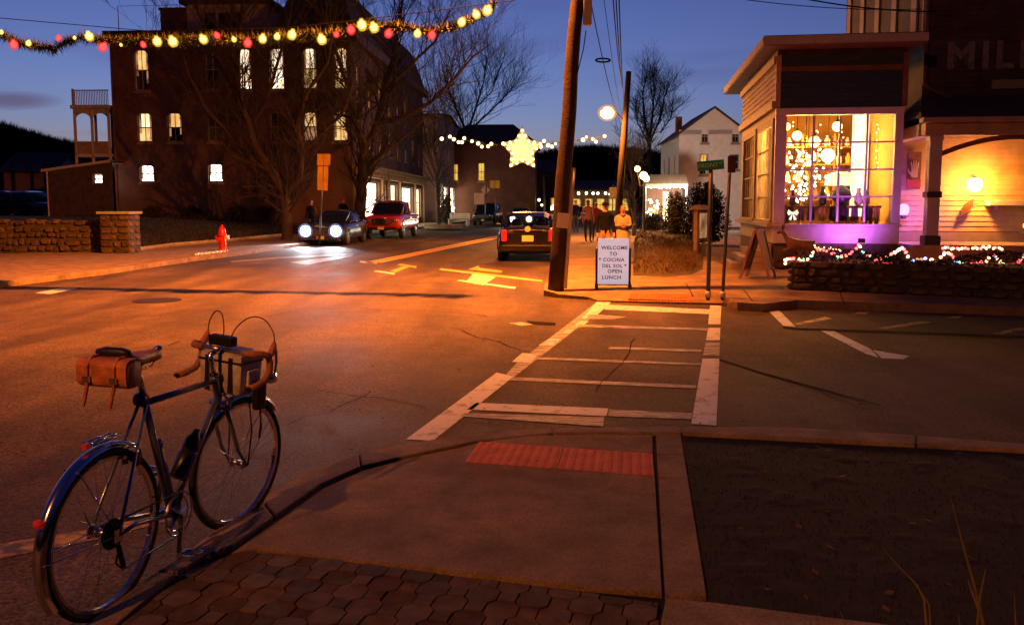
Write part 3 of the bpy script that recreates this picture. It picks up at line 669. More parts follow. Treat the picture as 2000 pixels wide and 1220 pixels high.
MB().bx(-0.44,0.44,-0.36,0.5,-0.05,1.24).build('core', M['mortar'], pp)
z = 0.0
for r_ in range(6):
    hh = 0.207; xs = [-0.48, rnd.uniform(-0.25,-0.05), rnd.uniform(0.1,0.3), 0.48] if r_ % 2 else [-0.48, rnd.uniform(-0.1,0.15), 0.48]
    for a, b in zip(xs, xs[1:]):
        v_, f_ = rubble(rnd, b-a-0.014, hh-0.014, 0.3, 12)
        MB().add(v_, f_).build('stone', M['stone'], pp, loc=((a+b)/2, -0.38, z+hh/2))
    for a, b in ((-0.38,0.05),(0.05,0.5)):
        v_, f_ = rubble(rnd, b-a-0.014, hh-0.014, 0.3, 10)
        MB().add([(-y_+0.0, x_, z_) for x_, y_, z_ in v_], f_).build('stone', M['stone'], pp, loc=(0.46, (a+b)/2, z+hh/2))
    z += hh
MB().bx(-0.52,0.52,-0.44,0.56,1.245,1.33).build('cap', M['trim_stone'], pp, bevel=0.02)
# litter on the road and pavements
lm = MB()
for _ in range(170):
    px, py = rnd.uniform(0,2000), rnd.choice([rnd.uniform(520,640), rnd.uniform(640,900)])
    c = G(px,py,0.012); a = rnd.uniform(0,6.28); s_ = rnd.uniform(0.012,0.03)
    t = Vector((math.cos(a),math.sin(a),0))*s_; u = Vector((-t.y,t.x,0))*0.5
    lm.add([c-t, c+u+Vector((0,0,.008)), c+t, c-u+Vector((0,0,.004))], [(0,1,2),(0,2,3)])
tag(lm.build('leaf_litter', M['grass_dry'], fixn=False), 'scattered fallen leaves and grit on the road', 'leaves', kind='stuff')
# ---------------------------------------------------------------- patches, cracks and tar seams of the old asphalt
rc = random.Random(41)
def crack(x, y, dx, dy, n, w):
    pts = []; px, py = x, y
    for _ in range(n): pts.append(G(px,py,0.0065)); px += dx*rc.uniform(.5,1.5)+rc.uniform(-6,6); py += dy*rc.uniform(.5,1.5)+rc.uniform(-2.5,2.5)
    L_, R_ = [], []
    for i, p in enumerate(pts):
        d = (pts[min(i+1,n-1)]-pts[max(i-1,0)]).normalized(); s = Vector((-d.y,d.x,0))*w*rc.uniform(.4,1.2); L_.append(p+s); R_.append(p-s)
    MB().add(L_+R_,[(i,i+1,n+i+1,n+i) for i in range(n-1)]).build('road_crack', M['tar'], rd, fixn=False)
crack(620,760,26,4,9,.007); crack(880,640,18,6,10,.008); crack(120,700,30,-5,8,.008); crack(700,600,24,2,12,.010); crack(1500,730,30,8,8,.008); crack(560,830,20,-8,9,.006); crack(350,640,26,-4,9,.009); crack(1240,660,-8,14,9,.006)
# ================================================================ BUILDING HELPERS
ZV = Vector((0,0,1))
def wall_holes(mb, O, A, N, L, H, holes, th=0.2):
    O, A, N = Vector(O), Vector(A), Vector(N)
    xs = sorted({0.0, L} | {h[0] for h in holes} | {h[1] for h in holes}); zs = sorted({0.0, H} | {h[2] for h in holes} | {h[3] for h in holes})
    pt = lambda a, z, d=0.0: O+A*a+ZV*z-N*d
    for i in range(len(xs)-1):
        for j in range(len(zs)-1):
            ca, cz = (xs[i]+xs[i+1])/2, (zs[j]+zs[j+1])/2
            if any(h[0] < ca < h[1] and h[2] < cz < h[3] for h in holes): continue
            mb.quad(pt(xs[i],zs[j]), pt(xs[i+1],zs[j]), pt(xs[i+1],zs[j+1]), pt(xs[i],zs[j+1]))
    for h in holes:
        a0, a1, z0, z1 = h[:4]
        for (p, q) in (((a0,z0),(a1,z0)),((a1,z0),(a1,z1)),((a1,z1),(a0,z1)),((a0,z1),(a0,z0))):
            mb.quad(pt(*p), pt(*q), pt(*q,th), pt(*p,th))
        if len(h) > 4 and h[4] > 0:       # segmental arch: fill the two upper corners
            rise = h[4]; n = 6; cx = (a0+a1)/2; hw = (a1-a0)/2
            cur = [(a0+(a1-a0)*k/n, z1-rise*(((a0+(a1-a0)*k/n)-cx)/hw)**2) for k in range(n+1)]
            for k in range(n):
                (xa, za), (xb, zb) = cur[k], cur[k+1]
                mb.quad(pt(xa,za,0.004), pt(xb,zb,0.004), pt(xb,z1,0.004), pt(xa,z1,0.004))
                mb.quad(pt(xa,za,0.004), pt(xb,zb,0.004), pt(xb,zb,th), pt(xa,za,th))
def obox(mb, O, A, N, a0, a1, z0, z1, d0, d1):
    """box on a wall: along A, up z, from depth d0 (outside positive along N) to d1"""
    pt = lambda a, z, d: O+A*a+ZV*z+N*d
    v = [pt(a,z,d) for d in (d0,d1) for z in (z0,z1) for a in (a0,a1)]
    return mb.add(v, [(0,1,3,2),(4,6,7,5),(0,4,5,1),(2,3,7,6),(0,2,6,4),(1,5,7,3)])
def sash_window(parent, O, A, N, h, up, lo, frame='trim_stone', rec=0.12, muntin=True, sill='trim_stone', name='window', lintel=None, fw=0.06):
    O, A, N = Vector(O), Vector(A), Vector(N); a0, a1, z0, z1 = h[:4]; zm = (z0+z1)/2
    f = MB()
    obox(f,O,A,N,a0+.004,a0+fw,z0+.004,z1-.004,-rec-.05,-rec); obox(f,O,A,N,a1-fw,a1-.004,z0+.004,z1-.004,-rec-.05,-rec)
    obox(f,O,A,N,a0+fw,a1-fw,z0+.004,z0+fw+.02,-rec-.05,-rec); obox(f,O,A,N,a0+fw,a1-fw,z1-fw,z1-.004,-rec-.05,-rec)
    obox(f,O,A,N,a0+fw,a1-fw,zm-.03,zm+.03,-rec-.05,-rec+.01)
    if muntin: obox(f,O,A,N,(a0+a1)/2-.015,(a0+a1)/2+.015,z0+fw,z1-fw,-rec-.046,-rec-.004)
    wdw = f.build(name, M[frame], parent)
    pt = lambda a, z: O+A*a+ZV*z-N*(rec+0.055)
    MB().quad(pt(a0,z0), pt(a1,z0), pt(a1,zm), pt(a0,zm)).build('pane', M[lo], wdw, fixn=False)
    MB().quad(pt(a0,zm), pt(a1,zm), pt(a1,z1), pt(a0,z1)).build('pane', M[up], wdw, fixn=False)
    if up.startswith('lit') and name == 'window':
        r_ = random.Random(int(a0*977+z0*131)); pc = lambda a, z: O+A*a+ZV*z-N*(rec+0.052); cw = (a1-a0)*r_.uniform(.05,.16); n = 4
        for s_, e_ in ((a0+fw,a0+fw+cw),(a1-fw-cw,a1-fw)):
            mbc = MB(); zb_ = z0+(z1-z0)*r_.uniform(.05,.4)
            for i in range(n): u0, u1 = s_+(e_-s_)*i/n, s_+(e_-s_)*(i+1)/n; mbc.quad(pc(u0,zb_),pc(u1,zb_),pc(u1,z1-fw),pc(u0,z1-fw))
            mbc.build('curtain', M['lit_dim' if up != 'lit_dim' else 'glass_dark'], wdw, fixn=False)  # drapes emit dimly in place of light coming through the cloth
    if sill: obox(MB(),O,A,N,a0-.08,a1+.08,z0-.14,z0-.003,-rec,0.07).build('sill', M[sill], wdw)
    if lintel: obox(MB(),O,A,N,a0-.1,a1+.1,z1+.003,z1+.2,-.05,0.03).build('lintel', M[lintel], wdw)
    return wdw
# ================================================================ BIG BRICK BUILDING (left)
C0 = P(690,400,50); C0.z = 0.0
BL = thing('brick_building', 'three storey dark brick building with mansard roof and lit arched windows', 'building', C0, R(-3.4))
AX, AY = Vector((1,0,0)), Vector((0,1,0))
WL, HL, DL = 13.9, 11.2, 25.0
k = 50/1700.0
def side_hole(px, w, y0, y1, arch=0.0):   # window on the side facing us, from where it is seen
    a = WL+(px-690)*k*1.0; return (a-w/2, a+w/2, CAMH+(400-y1)*k, CAMH+(400-y0)*k, arch)
win = []
for px, up, lo, fr in ((277,'lit_warm','glass_blue','trim_white'),(418,'glass_blue','glass_dark','trim_white'),(481,'lit_cream','lit_cream','trim_stone'),(545,'lit_cream','lit_cream','trim_stone'),(609,'lit_cream','lit_warm','trim_stone'),(670,'lit_cream','lit_warm','trim_stone')):
    win.append((side_hole(px,0.82,100,179,0.28), up, lo, fr))
for px, up, lo, fr in ((279,'lit_cream','lit_warm','trim_stone'),(339,'lit_warm','glass_dark','trim_stone'),(419,'glass_dark','glass_blue','trim_stone'),(482,'glass_dark','glass_blue','trim_stone'),(543,'glass_dark','glass_dark','trim_stone'),(607,'lit_warm','lit_dim','trim_stone'),(667,'lit_warm','lit_warm','trim_stone')):
    win.append((side_hole(px,0.84,221,278,0.2), up, lo, fr))
for px in (280,418): win.append((side_hole(px,0.84,320 if px > 300 else 322,356,0.16), 'lit_white', 'lit_white', 'trim_stone'))
OS = Vector((-WL,0,0)); NS = Vector((0,-1,0))
mb = MB(); wall_holes(mb, OS, AX, NS, WL, HL, [w_[0] for w_ in win])
mb.quad(Vector((-WL,0,0)),Vector((-WL,0,HL)),Vector((-WL,DL,HL)),Vector((-WL,DL,0)))
mb.quad(Vector((-WL,DL,0)),Vector((0,DL,0)),Vector((0,DL,HL)),Vector((-WL,DL,HL)))
# street front openings: upper windows and shop windows
sh = []
for i in range(8):
    a = 1.8+i*3.05; sh.append((a-0.5,a+0.5,7.55,9.75,0.25)); sh.append((a-0.5,a+0.5,4.9,6.75,0.2))
shopw = [(1.2,7.2,0.8,3.1),(8.0,9.2,0.15,3.0),(10.2,13.4,0.8,3.1),(14.2,19.8,0.6,3.0),(20.6,23.8,0.6,3.0)]
wall_holes(mb, Vector((0,0,0)), AY, AX, DL, HL, sh+shopw)
mb.build('wall', M['brick_red'], BL, fixn=False)
for h, up, lo, fr in win: sash_window(BL, OS, AX, NS, h, up, lo, fr)
for i, h in enumerate(sh): sash_window(BL, Vector((0,0,0)), AY, AX, h, ('lit_dim','lit_yellow','glass_dark')[i % 3], ('lit_dim','glass_dark','lit_dim')[i % 3], 'trim_tan')
for h in shopw:
    sash_window(BL, Vector((0,0,0)), AY, AX, h, 'lit_shop', 'lit_shop', 'trim_tan', rec=0.2, muntin=True, sill=None, name='shop_window', fw=0.1)
for a in (0.5,7.6,9.7,13.8,20.2,24.4):
    obox(MB(),Vector((0,0,0)),AY,AX,a-.22,a+.22,0.12,3.3,0.003,0.22).build('pilaster', M['trim_tan'], BL)
mb = MB(); O_ = Vector((0,0,0))
obox(mb,O_,AY,AX,-.1,DL,3.3,3.65,0.003,0.30); obox(mb,O_,AY,AX,-.15,DL,3.653,3.85,0.003,0.55); obox(mb,O_,AY,AX,-.2,DL,3.853,3.95,0.003,0.7)
for i in range(34): obox(mb,O_,AY,AX,0.2+i*0.72,0.38+i*0.72,3.40,3.63,0.303,0.42)
mb.build('shop_cornice', M['trim_tan'], BL)
mb = MB(); obox(mb,O_,AY,AX,-.5,DL+.3,HL-.5,HL,0.004,0.5); obox(mb,OS,AX,NS,-.3,WL+.5,HL-.42,HL-.003,0.004,0.32); mb.build('cornice', M['trim_brown'], BL)
# roof: low slope to the left, mansard over the street half
mb = MB(); mb.prism([(-WL-.3,-.3),(-4.5,-.3),(-4.5,DL),(-WL-.3,DL)], HL+.003, HL+.25); mb.build('roof', M['roof_slate'], BL)
mb = MB(); x0, x1, y0, y1, zb, zt, s_ = -4.4, 0.3, -0.2, DL, HL+.01, HL+2.9, 1.0
b = [Vector((x0,y0,zb)),Vector((x1,y0,zb)),Vector((x1,y1,zb)),Vector((x0,y1,zb))]; t = [Vector((x0+s_,y0+s_,zt)),Vector((x1-s_,y0+s_,zt)),Vector((x1-s_,y1-s_,zt)),Vector((x0+s_,y1-s_,zt))]
mb.add(b+t,[(0,1,5,4),(1,2,6,5),(2,3,7,6),(3,0,4,7),(4,5,6,7)]); man = mb.build('mansard_roof', M['roof_slate'], BL)
# chimney and dormer on the roof
mb = MB(); a = WL+(329-690)*k; zc = CAMH+(400-20)*k
obox(mb,OS,AX,NS,a-.75,a+.75,HL+.2,zc,-2.2,-1.0); obox(mb,OS,AX,NS,a-.82,a+.82,zc+.003,zc+.15,-2.27,-.93); mb.build('chimney', M['brick_red'], BL)
a0, a1 = WL+(357-690)*k, WL+(520-690)*k; zd = CAMH+(400-10)*k
dm = MB(); O3 = OS+Vector((0,1.0,0)); dh = [(a0+1.0+i*0.82, a0+1.7+i*0.82, HL+.55, zd-.45) for i in range(3)]
wall_holes(dm, O3+ZV*0, AX, NS, a1, zd, dh+[(0,a0,0,zd),(a0,a1,0,HL+.2)], 0.1)
dm.quad(O3+AX*a0+ZV*HL,O3+AX*a0+ZV*zd,O3+AX*a0+ZV*zd+AY*3,O3+AX*a0+ZV*HL+AY*3).quad(O3+AX*a1+ZV*HL,O3+AX*a1+ZV*zd,O3+AX*a1+ZV*zd+AY*3,O3+AX*a1+ZV*HL+AY*3)
dorm = dm.build('dormer', M['trim_white'], BL, fixn=False)
for h in dh:
    f = MB(); pt = lambda a, z: O3+AX*a+ZV*z+AY*0.08
    f.quad(pt(h[0],h[2]),pt(h[1],h[2]),pt(h[1],h[3]),pt(h[0],h[3])).build('pane', M['glass_dark'], dorm, fixn=False)
obox(MB(),O3,AX,NS,a0-.3,a1+.3,zd+.003,zd+.22,-3.2,.35).build('dormer_roof', M['roof_slate'], dorm)
for xx in (-WL-0.05,): MB().tube([(xx+.1,-.09,0.9),(xx+.1,-.09,HL-.4)], 0.05, 6).build('downpipe', M['trim_brown'], BL)
# balcony on the left end
bal = thing('balcony_porch', 'two level white timber balcony on the end of the brick building', 'balcony', P(222,400,50.6)+Vector((-.03,0,-CAMH)), R(-3.4))
kb = 50.6/1700; zf2 = CAMH+(400-210)*kb; zf1 = CAMH+(400-305)*kb; wb = 72*kb
def zpx(y): return CAMH+(400-y)*kb
MB().bx(-wb-.1,0,-.1,2.4,zpx(216),zpx(209)).build('deck', M['trim_white'], bal)
MB().bx(-wb,0,0,2.4,zpx(308),zpx(302)).build('deck', M['trim_white'], bal)
for yy in (0.06,2.3):
    for xx in (-wb+.06,-wb*0.5,-.08): MB().bx(xx-.06,xx+.06,yy-.06,yy+.06,zpx(325),zpx(216)).build('post', M['trim_white'], bal)
MB().bx(-wb,-.02,.02,.10,zpx(302),zpx(278)).build('parapet', M['trim_tan'], bal)
MB().bx(-wb+.0,-wb+.06,.0,2.4,zpx(302),zpx(278)).build('parapet', M['trim_tan'], bal)
for xx in (-wb+.06,-wb*0.5):     # arched brackets between the posts
    x1 = xx+wb*0.5-.08; hw = (x1-xx)/2; mb = MB(); n = 10; zt_, zs_ = zpx(216)-.003, zpx(240)
    for i in range(n):
        u0, u1 = -1+2*i/n, -1+2*(i+1)/n; f0, f1 = zs_+(zt_-.25-zs_)*math.sqrt(max(0,1-u0*u0)), zs_+(zt_-.25-zs_)*math.sqrt(max(0,1-u1*u1))
        for dy in (0.03,0.09): mb.quad((xx+hw+u0*hw,dy,f0),(xx+hw+u1*hw,dy,f1),(xx+hw+u1*hw,dy,zt_),(xx+hw+u0*hw,dy,zt_))
        mb.quad((xx+hw+u0*hw,.03,f0),(xx+hw+u1*hw,.03,f1),(xx+hw+u1*hw,.09,f1),(xx+hw+u0*hw,.09,f0))
    mb.build('arch', M['trim_white'], bal)
rl = thing  # railing of the roof deck
MB().bx(-wb,0,0,.05,zpx(182),zpx(180)).build('top_rail', M['trim_white'], bal)
for i in range(22):
    xx = -wb+.05+i*(wb-.1)/21; MB().bx(xx-.018,xx+.018,.01,.04,zpx(209),zpx(182)).build('baluster', M['trim_white'], bal)
MB().bx(-wb-.02,-wb+.08,-.03,.09,zpx(216),zpx(178)).build('newel', M['trim_white'], bal)
# lean-to shed
sd = thing('lean_to_shed', 'low dark lean-to shed with sloping white roof edge and one lit window', 'shed', P(160,400,49.5)+Vector((0,0,-CAMH)), R(-3.4))
ks = 49.5/1700; x0, x1 = (92-160)*ks, (224-160)*ks; za, zb_ = CAMH+(400-335)*ks, CAMH+(400-318)*ks
h = ((184-160)*ks-x0, (203-160)*ks-x0, CAMH+(400-360)*ks, CAMH+(400-341)*ks)
mb = MB(); wall_holes(mb, Vector((x0,0,0.6)), AX, NS, x1-x0, za-0.6, [(h[0],h[1],h[2]-.6,h[3]-.6)])
mb.add([(x0,0,za),(x1,0,za),(x1,0,zb_)],[(0,1,2)]).quad((x0,0,.6),(x0,5,.6),(x0,5,za),(x0,0,za)); mb.build('wall', M['siding_dark'], sd, fixn=False)
MB().add([(x0-.2,-.2,za-.05),(x1,-.2,zb_-.02),(x1,5,zb_-.02),(x0-.2,5,za-.05),(x0-.2,-.2,za+.1),(x1,-.2,zb_+.13),(x1,5,zb_+.13),(x0-.2,5,za+.1)],[(0,1,5,4),(4,5,6,7),(0,4,7,3),(0,3,2,1)]).build('roof', M['trim_white'], sd)
sash_window(sd, Vector((x0,0,0)), AX, NS, h, 'lit_white', 'lit_white', 'trim_stone', sill=None)
MB().tube([(x0+.05,-.06,.6),(x0+.05,-.06,za)],.04,6).build('downpipe', M['trim_white'], sd)
# ================================================================ GENERIC HOUSES FARTHER UP THE STREET
def house(name, label, px, Y, w, d, h, wallm, roofm, rh=2.5, rz=0.0, wins=(), ridge='x', left=True, hip=0.0, over=0.35, zb=0.1):
    """block with pitched roof; px is where its front left corner stands; windows (a0,a1,z0,z1,up,lo) on the front, side windows with key s"""
    o = P(px,400,Y); b_ = thing(name, label, 'building', (o.x,o.y,zb), rz)
    fw = [w_ for w_ in wins if w_[0] == 'f']; swn = [w_ for w_ in wins if w_[0] == 's']; rwn = [w_ for w_ in wins if w_[0] == 'r']
    mb = MB(); O_ = Vector((0,0,0))
    wall_holes(mb,O_,AX,NS,w,h,[w_[1:5] for w_ in fw]); wall_holes(mb,Vector((0,d,0)),-AY,-AX,d,h,[w_[1:5] for w_ in swn]); wall_holes(mb,Vector((w,0,0)),AY,AX,d,h,[w_[1:5] for w_ in rwn])
    mb.quad((0,d,0),(w,d,0),(w,d,h),(0,d,h))
    if ridge == 'y': mb.add([(0,0,h),(w,0,h),(w/2,0,h+rh)],[(0,1,2)]).add([(0,d,h),(w,d,h),(w/2,d,h+rh)],[(0,1,2)])
    elif not hip: mb.add([(0,0,h),(0,d,h),(0,d/2,h+rh)],[(0,1,2)]).add([(w,0,h),(w,d,h),(w,d/2,h+rh)],[(0,1,2)])
    mb.build('wall', M[wallm], b_, fixn=False)
    ov = over; th = 0.14; mb = MB()
    if ridge == 'y':
        e = rh/(w/2)*ov
        for s in (0,1):
            xa = -ov if s == 0 else w+ov
            v = [Vector((xa,-ov,h-e)),Vector((w/2,-ov,h+rh)),Vector((w/2,d+ov,h+rh)),Vector((xa,d+ov,h-e))]
            mb.add(v+[q+ZV*th for q in v],[(0,1,2,3),(4,5,6,7),(0,1,5,4),(1,2,6,5),(2,3,7,6),(3,0,4,7)])
    else:
        e = rh/(d/2)*ov; hp = hip
        for s in (0,1):
            ya = -ov if s == 0 else d+ov
            v = [Vector((-ov,ya,h-e)),Vector((w+ov,ya,h-e)),Vector((w-hp if hp else w+ov,d/2,h+rh)),Vector((hp if hp else -ov,d/2,h+rh))]
            mb.add(v+[q+ZV*th for q in v],[(0,1,2,3),(4,5,6,7),(0,1,5,4),(1,2,6,5),(2,3,7,6),(3,0,4,7)])
        if hp:
            for xa, xr_ in ((-ov,hp),(w+ov,w-hp)): mb.add([(xa,-ov,h-e+th),(xa,d+ov,h-e+th),(xr_,d/2,h+rh+th)],[(0,1,2)])
    mb.build('roof', M[roofm], b_)
    for w_ in fw: sash_window(b_,O_,AX,NS,w_[1:5],w_[5],w_[6],'trim_stone',rec=0.08)
    for w_ in swn: sash_window(b_,Vector((0,d,0)),-AY,-AX,w_[1:5],w_[5],w_[6],'trim_stone',rec=0.08)
    for w_ in rwn: sash_window(b_,Vector((w,0,0)),AY,AX,w_[1:5],w_[5],w_[6],'trim_stone',rec=0.08)
    return b_
# pale narrow building beyond the brick one
hb = house('pale_building', 'narrow pale building with lit shop windows beyond the brick building', 800, 77, 2.6, 14, 9.3, 'siding_white', 'roof_slate', 0.6, R(-3.4), ridge='x', over=0.2,
      wins=(('r',1.0,2.2,1.2,3.4,'lit_shop','lit_shop'),('r',3.4,6.0,0.7,3.2,'lit_shop','lit_shop'),('r',8,11,0.7,3.2,'lit_shop','lit_shop'),('r',2,3,5.2,7.2,'lit_dim','glass_dark'),('r',6,7,5.2,7.2,'glass_dark','lit_dim')))
house('brick_house', 'red brick house with hipped roof and two yellow windows under the lit star', 858, 88, 9.6, 10, 7.6, 'brick_far', 'roof_slate', 2.2, R(-3), hip=2.4,
      wins=(('f',1.35,1.95,3.9,5.6,'lit_yellow','lit_yellow'),('f',3.9,4.6,3.9,5.7,'lit_yellow','lit_yellow')))
house('gabled_house', 'dark gabled house behind the diamond sign, its ground floor glowing', 965, 98, 5.5, 9, 5.0, 'siding_dark', 'roof_slate', 2.2, R(-4), ridge='y',
      wins=(('f',0.7,1.9,0.9,2.5,'lit_shop','lit_shop'),('f',3.2,4.4,0.9,2.4,'lit_warm','lit_shop'),('f',2.3,3.1,3.4,4.6,'lit_dim','glass_dark')))
house('dark_shop', 'dark row house with glowing shop window left of the utility pole', 1030, 106, 4.6, 9, 5.4, 'siding_dark', 'roof_slate', 1.6, R(-4),
      wins=(('f',0.5,2.0,0.7,2.6,'lit_shop','lit_shop'),('f',2.8,4.0,0.8,2.4,'lit_yellow','lit_shop'),('f',1,1.8,3.6,4.8,'lit_dim','lit_dim')))
yb = house('yellow_shop_front', 'long low yellow lit shop front closing the street', 1112, 118, 8.2, 8, 3.6, 'siding_yellow', 'roof_slate', 1.2, R(-2),
      wins=tuple(('f',0.4+i*1.6,1.6+i*1.6,0.7,2.4,'lit_yellow','lit_yellow') for i in range(5)))
house('dim_house', 'dim house behind the parked cars at the far left', 10, 74, 4.0, 7, 4.2, 'siding_tan', 'roof_slate', 1.6, R(6),
      wins=(('f',1.6,2.3,0.9,2.2,'lit_dim','lit_dim'),('f',2.9,3.6,0.9,2.2,'lit_dim','lit_dim')), zb=0.3)
# white gabled house, its flank lit by the street
kh = 60/1700
wh = house('white_house', 'white gabled house with dark shuttered windows behind the street sign', 1324, 60, 4.7, 9, 6.3, 'siding_white', 'roof_slate', 1.75, R(-2), ridge='y', over=0.25,
      wins=(('f',(1367-1324)*kh,(1380-1324)*kh,CAMH+(400-284)*kh,CAMH+(400-259)*kh,'glass_dark','glass_dark'),('f',(1425-1324)*kh,(1439-1324)*kh,CAMH+(400-284)*kh,CAMH+(400-259)*kh,'glass_dark','glass_dark'),
            ('f',(1364-1324)*kh,(1381-1324)*kh,CAMH+(400-345)*kh,CAMH+(400-305)*kh,'lit_yellow','glass_dark'),('f',(1421-1324)*kh,(1440-1324)*kh,CAMH+(400-335)*kh,CAMH+(400-306)*kh,'glass_dark','glass_dark'),
            ('s',1.5,2.3,3.6,5.0,'lit_yellow','lit_yellow'),('s',4.0,4.8,3.6,5.0,'lit_dim','lit_dim'),('s',6.6,7.4,3.6,5.0,'lit_yellow','lit_yellow')))
MB().bx(0.1,0.5,2,2.5,6.2,7.7).build('chimney', M['brick_far'], wh)
# lit shop front hung with lights beside it
sf = thing('lit_shop_porch', 'dazzling white lit shop porch below the white gabled house', 'shop front', P(1292,400,53)+Vector((0,0,-CAMH+.13)), R(-4))
ks = 53/1700.0
MB().bx(-.9,1.3,0.6,0.75,0,3.0).build('wall', M['wood_brown'], sf)
for (a, b, z0, z1, m_) in ((-.75,-.15,.7,1.35,'lit_warm'),(.15,.45,.5,2.3,'lit_shop'),(.75,1.1,.8,2.0,'lit_warm')):
    MB().bx(a,b,.52,.59,z0,z1).build('lit_pane', M[m_], sf)
MB().add([(-1.1,-.6,2.6),(1.5,-.6,2.6),(1.5,.7,3.2),(-1.1,.7,3.2),(-1.1,-.6,2.75),(1.5,-.6,2.75),(1.5,.7,3.35),(-1.1,.7,3.35)],[(0,1,2,3),(4,5,6,7),(0,1,5,4),(1,2,6,5),(3,0,4,7)]).build('awning', M['trim_tan'], sf)
bulb_me = MB().ball((0,0,0),0.05,8,6).mesh('bulb', M['bulb_warm'], True)
r2 = random.Random(3)
for i in range(16): inst('bulb', bulb_me, sf, (-1.0+i*.155,-.62,2.56+r2.uniform(-.05,.05)))
for i in range(22): inst('bulb', bulb_me, sf, (-.85+r2.random()*.65,-.3+r2.random()*.5,.35+r2.random()*1.5))
for xx in (-1.0,1.4): MB().bx(xx-.05,xx+.05,-.55,-.45,0,2.6).build('post', M['trim_white'], sf)
add_light('porch_fill','POINT',(1.0,-2.4,2.5),1100,(1,.80,.66),sf,.15)  # added light, set out before the porch to whiten the gabled house
# ================================================================ HILLS AND FAR TREES
def hill(name, label, pts, Y, depth=40):
    mb = MB(); n = len(pts); fr_ = [P(x,y,Y) for x,y in pts]
    v = [Vector((p.x,p.y,-1)) for p in fr_]+fr_+[Vector((p.x*1.1,p.y+depth,p.z*0.9)) for p in fr_]
    f = [(i,i+1,n+i+1,n+i) for i in range(n-1)]+[(n+i,n+i+1,2*n+i+1,2*n+i) for i in range(n-1)]
    return tag(mb.add(v,f).build(name, M['hill'], smooth=True), label, kind='structure')
hill('hill', 'dark wooded hill behind the left car park', [(-500,215),(-200,225),(-60,238),(0,248),(60,266),(110,280),(170,292),(240,300),(320,330)], 190)
hill('hill', 'dark wooded rise closing the street', [(820,330),(940,318),(1040,305),(1110,292),(1160,288),(1210,294),(1260,296),(1320,305),(1450,318),(1700,330),(2300,340)], 200)
tw = MB(); r3 = random.Random(11)
def fuzz(pts, Y, n, hmin, hmax, m):
    for _ in range(n):
        i = r3.randrange(len(pts)-1); u = r3.random(); (xa,ya),(xb,yb) = pts[i],pts[i+1]
        p = P(xa+(xb-xa)*u, ya+(yb-ya)*u+4, Y-r3.random()*4); h = r3.uniform(hmin,hmax)
        for q in range(5):
            a = r3.uniform(-1.1,1.1); d = Vector((math.sin(a)*.7,r3.uniform(-.2,.2),math.cos(a))); t = p+d*h*r3.uniform(.5,1); wv = Vector((r3.uniform(.05,.1),0,0))
            m.add([p-wv,p+wv,t],[(0,1,2)])
fuzz([(-100,232),(0,246),(60,264),(110,278),(170,290),(220,298)],188,1500,.8,2.6,tw)
fuzz([(940,318),(1040,305),(1110,292),(1160,288),(1210,294),(1260,296),(1320,305)],198,900,.8,2.4,tw)
tag(tw.build('treeline', M['twig'], fixn=False), 'bare treetops along the far dark hills', 'woods', kind='stuff')
# ================================================================ BARE TREES
def limb_tube(mb, pts, r0, r1, n):
    m_ = len(pts); mb.tube(pts, [r0+(r1-r0)*i/(m_-1) for i in range(m_)], n, caps=False)
def grow(mb, p, d, L, r, lev, rr, maxlev):
    n = 4; pts = [p.copy()]; q = p.copy(); dd = d.normalized()
    for i in range(n):
        dd = (dd+Vector((rr.uniform(-1,1),rr.uniform(-1,1),rr.uniform(-.5,.9)))*0.22).normalized(); q = q+dd*L/n; pts.append(q.copy())
    r1 = max(0.005, r*0.5); limb_tube(mb, pts, r, r1, 6 if lev < 1 else (4 if lev < 2 else 3))
    if lev >= maxlev: return
    nb = rr.choice((3,4,4,5)) if lev < maxlev-1 else rr.choice((4,5,6))
    for _ in range(nb):
        t = rr.uniform(0.3,1.0); i = min(n-1,int(t*n)); b = pts[i].lerp(pts[i+1], t*n-i)
        ax = Vector((rr.uniform(-1,1),rr.uniform(-1,1),rr.uniform(-.3,1))).normalized()
        nd = (dd*0.9+ax*0.85).normalized(); grow(mb, b, nd, L*rr.uniform(.5,.75), max(.006, r*(1-.45*t)*rr.uniform(.45,.65)), lev+1, rr, maxlev)
def guided_tree(name, label, base, limbs, Y, seed, twl=2.0, maxlev=2, dens=1.0, group='bare street trees', rmin=.01, mt='bark', spread=1.0):
    """limbs: lists of (px,py) with radii, at the tree's own distance; side branches grow all round them"""
    rr = random.Random(seed); b = P(base[0],base[1],Y); t = thing(name, label, 'tree', b, 0, group)
    tr, cr_ = MB(), MB()
    for li, (pp, r0, r1) in enumerate(limbs):
        r0 *= .74; r1 *= .8; pts = []; dy = 0; dirn = rr.choice((-1,1))*(0 if li == 0 else 1)
        for i, (x,y) in enumerate(pp):
            pts.append(P(x,y,Y+dirn*i*0.35*spread)-b)
        fine = []
        for i in range(len(pts)-1):
            for s in range(3):
                q = pts[i].lerp(pts[i+1], s/3); fine.append(q+Vector((rr.uniform(-1,1),rr.uniform(-1,1),0))*r0*.25)
        fine.append(pts[-1]); limb_tube(tr, fine, r0, r1, 8)
        nb = int(len(fine)*2.3*dens)
        for _ in range(nb):
            u = rr.uniform(.3 if li == 0 else .1, 1); i = min(len(fine)-2, int(u*(len(fine)-1))); p = fine[i].lerp(fine[i+1], rr.random())
            dd = (fine[i+1]-fine[i]).normalized(); ax = Vector((rr.uniform(-1,1),rr.uniform(-1,1),rr.uniform(-.2,1))).normalized()
            grow(cr_, p, (dd*.7+ax).normalized(), twl*rr.uniform(.6,1.3), max(rmin,min(.05,(r0+(r1-r0)*u)*.34)), 0, rr, maxlev)
    tr.build('trunk', M[mt], t, smooth=True, fixn=False); cr_.build('crown', M['twig'], t, fixn=False)
    return t
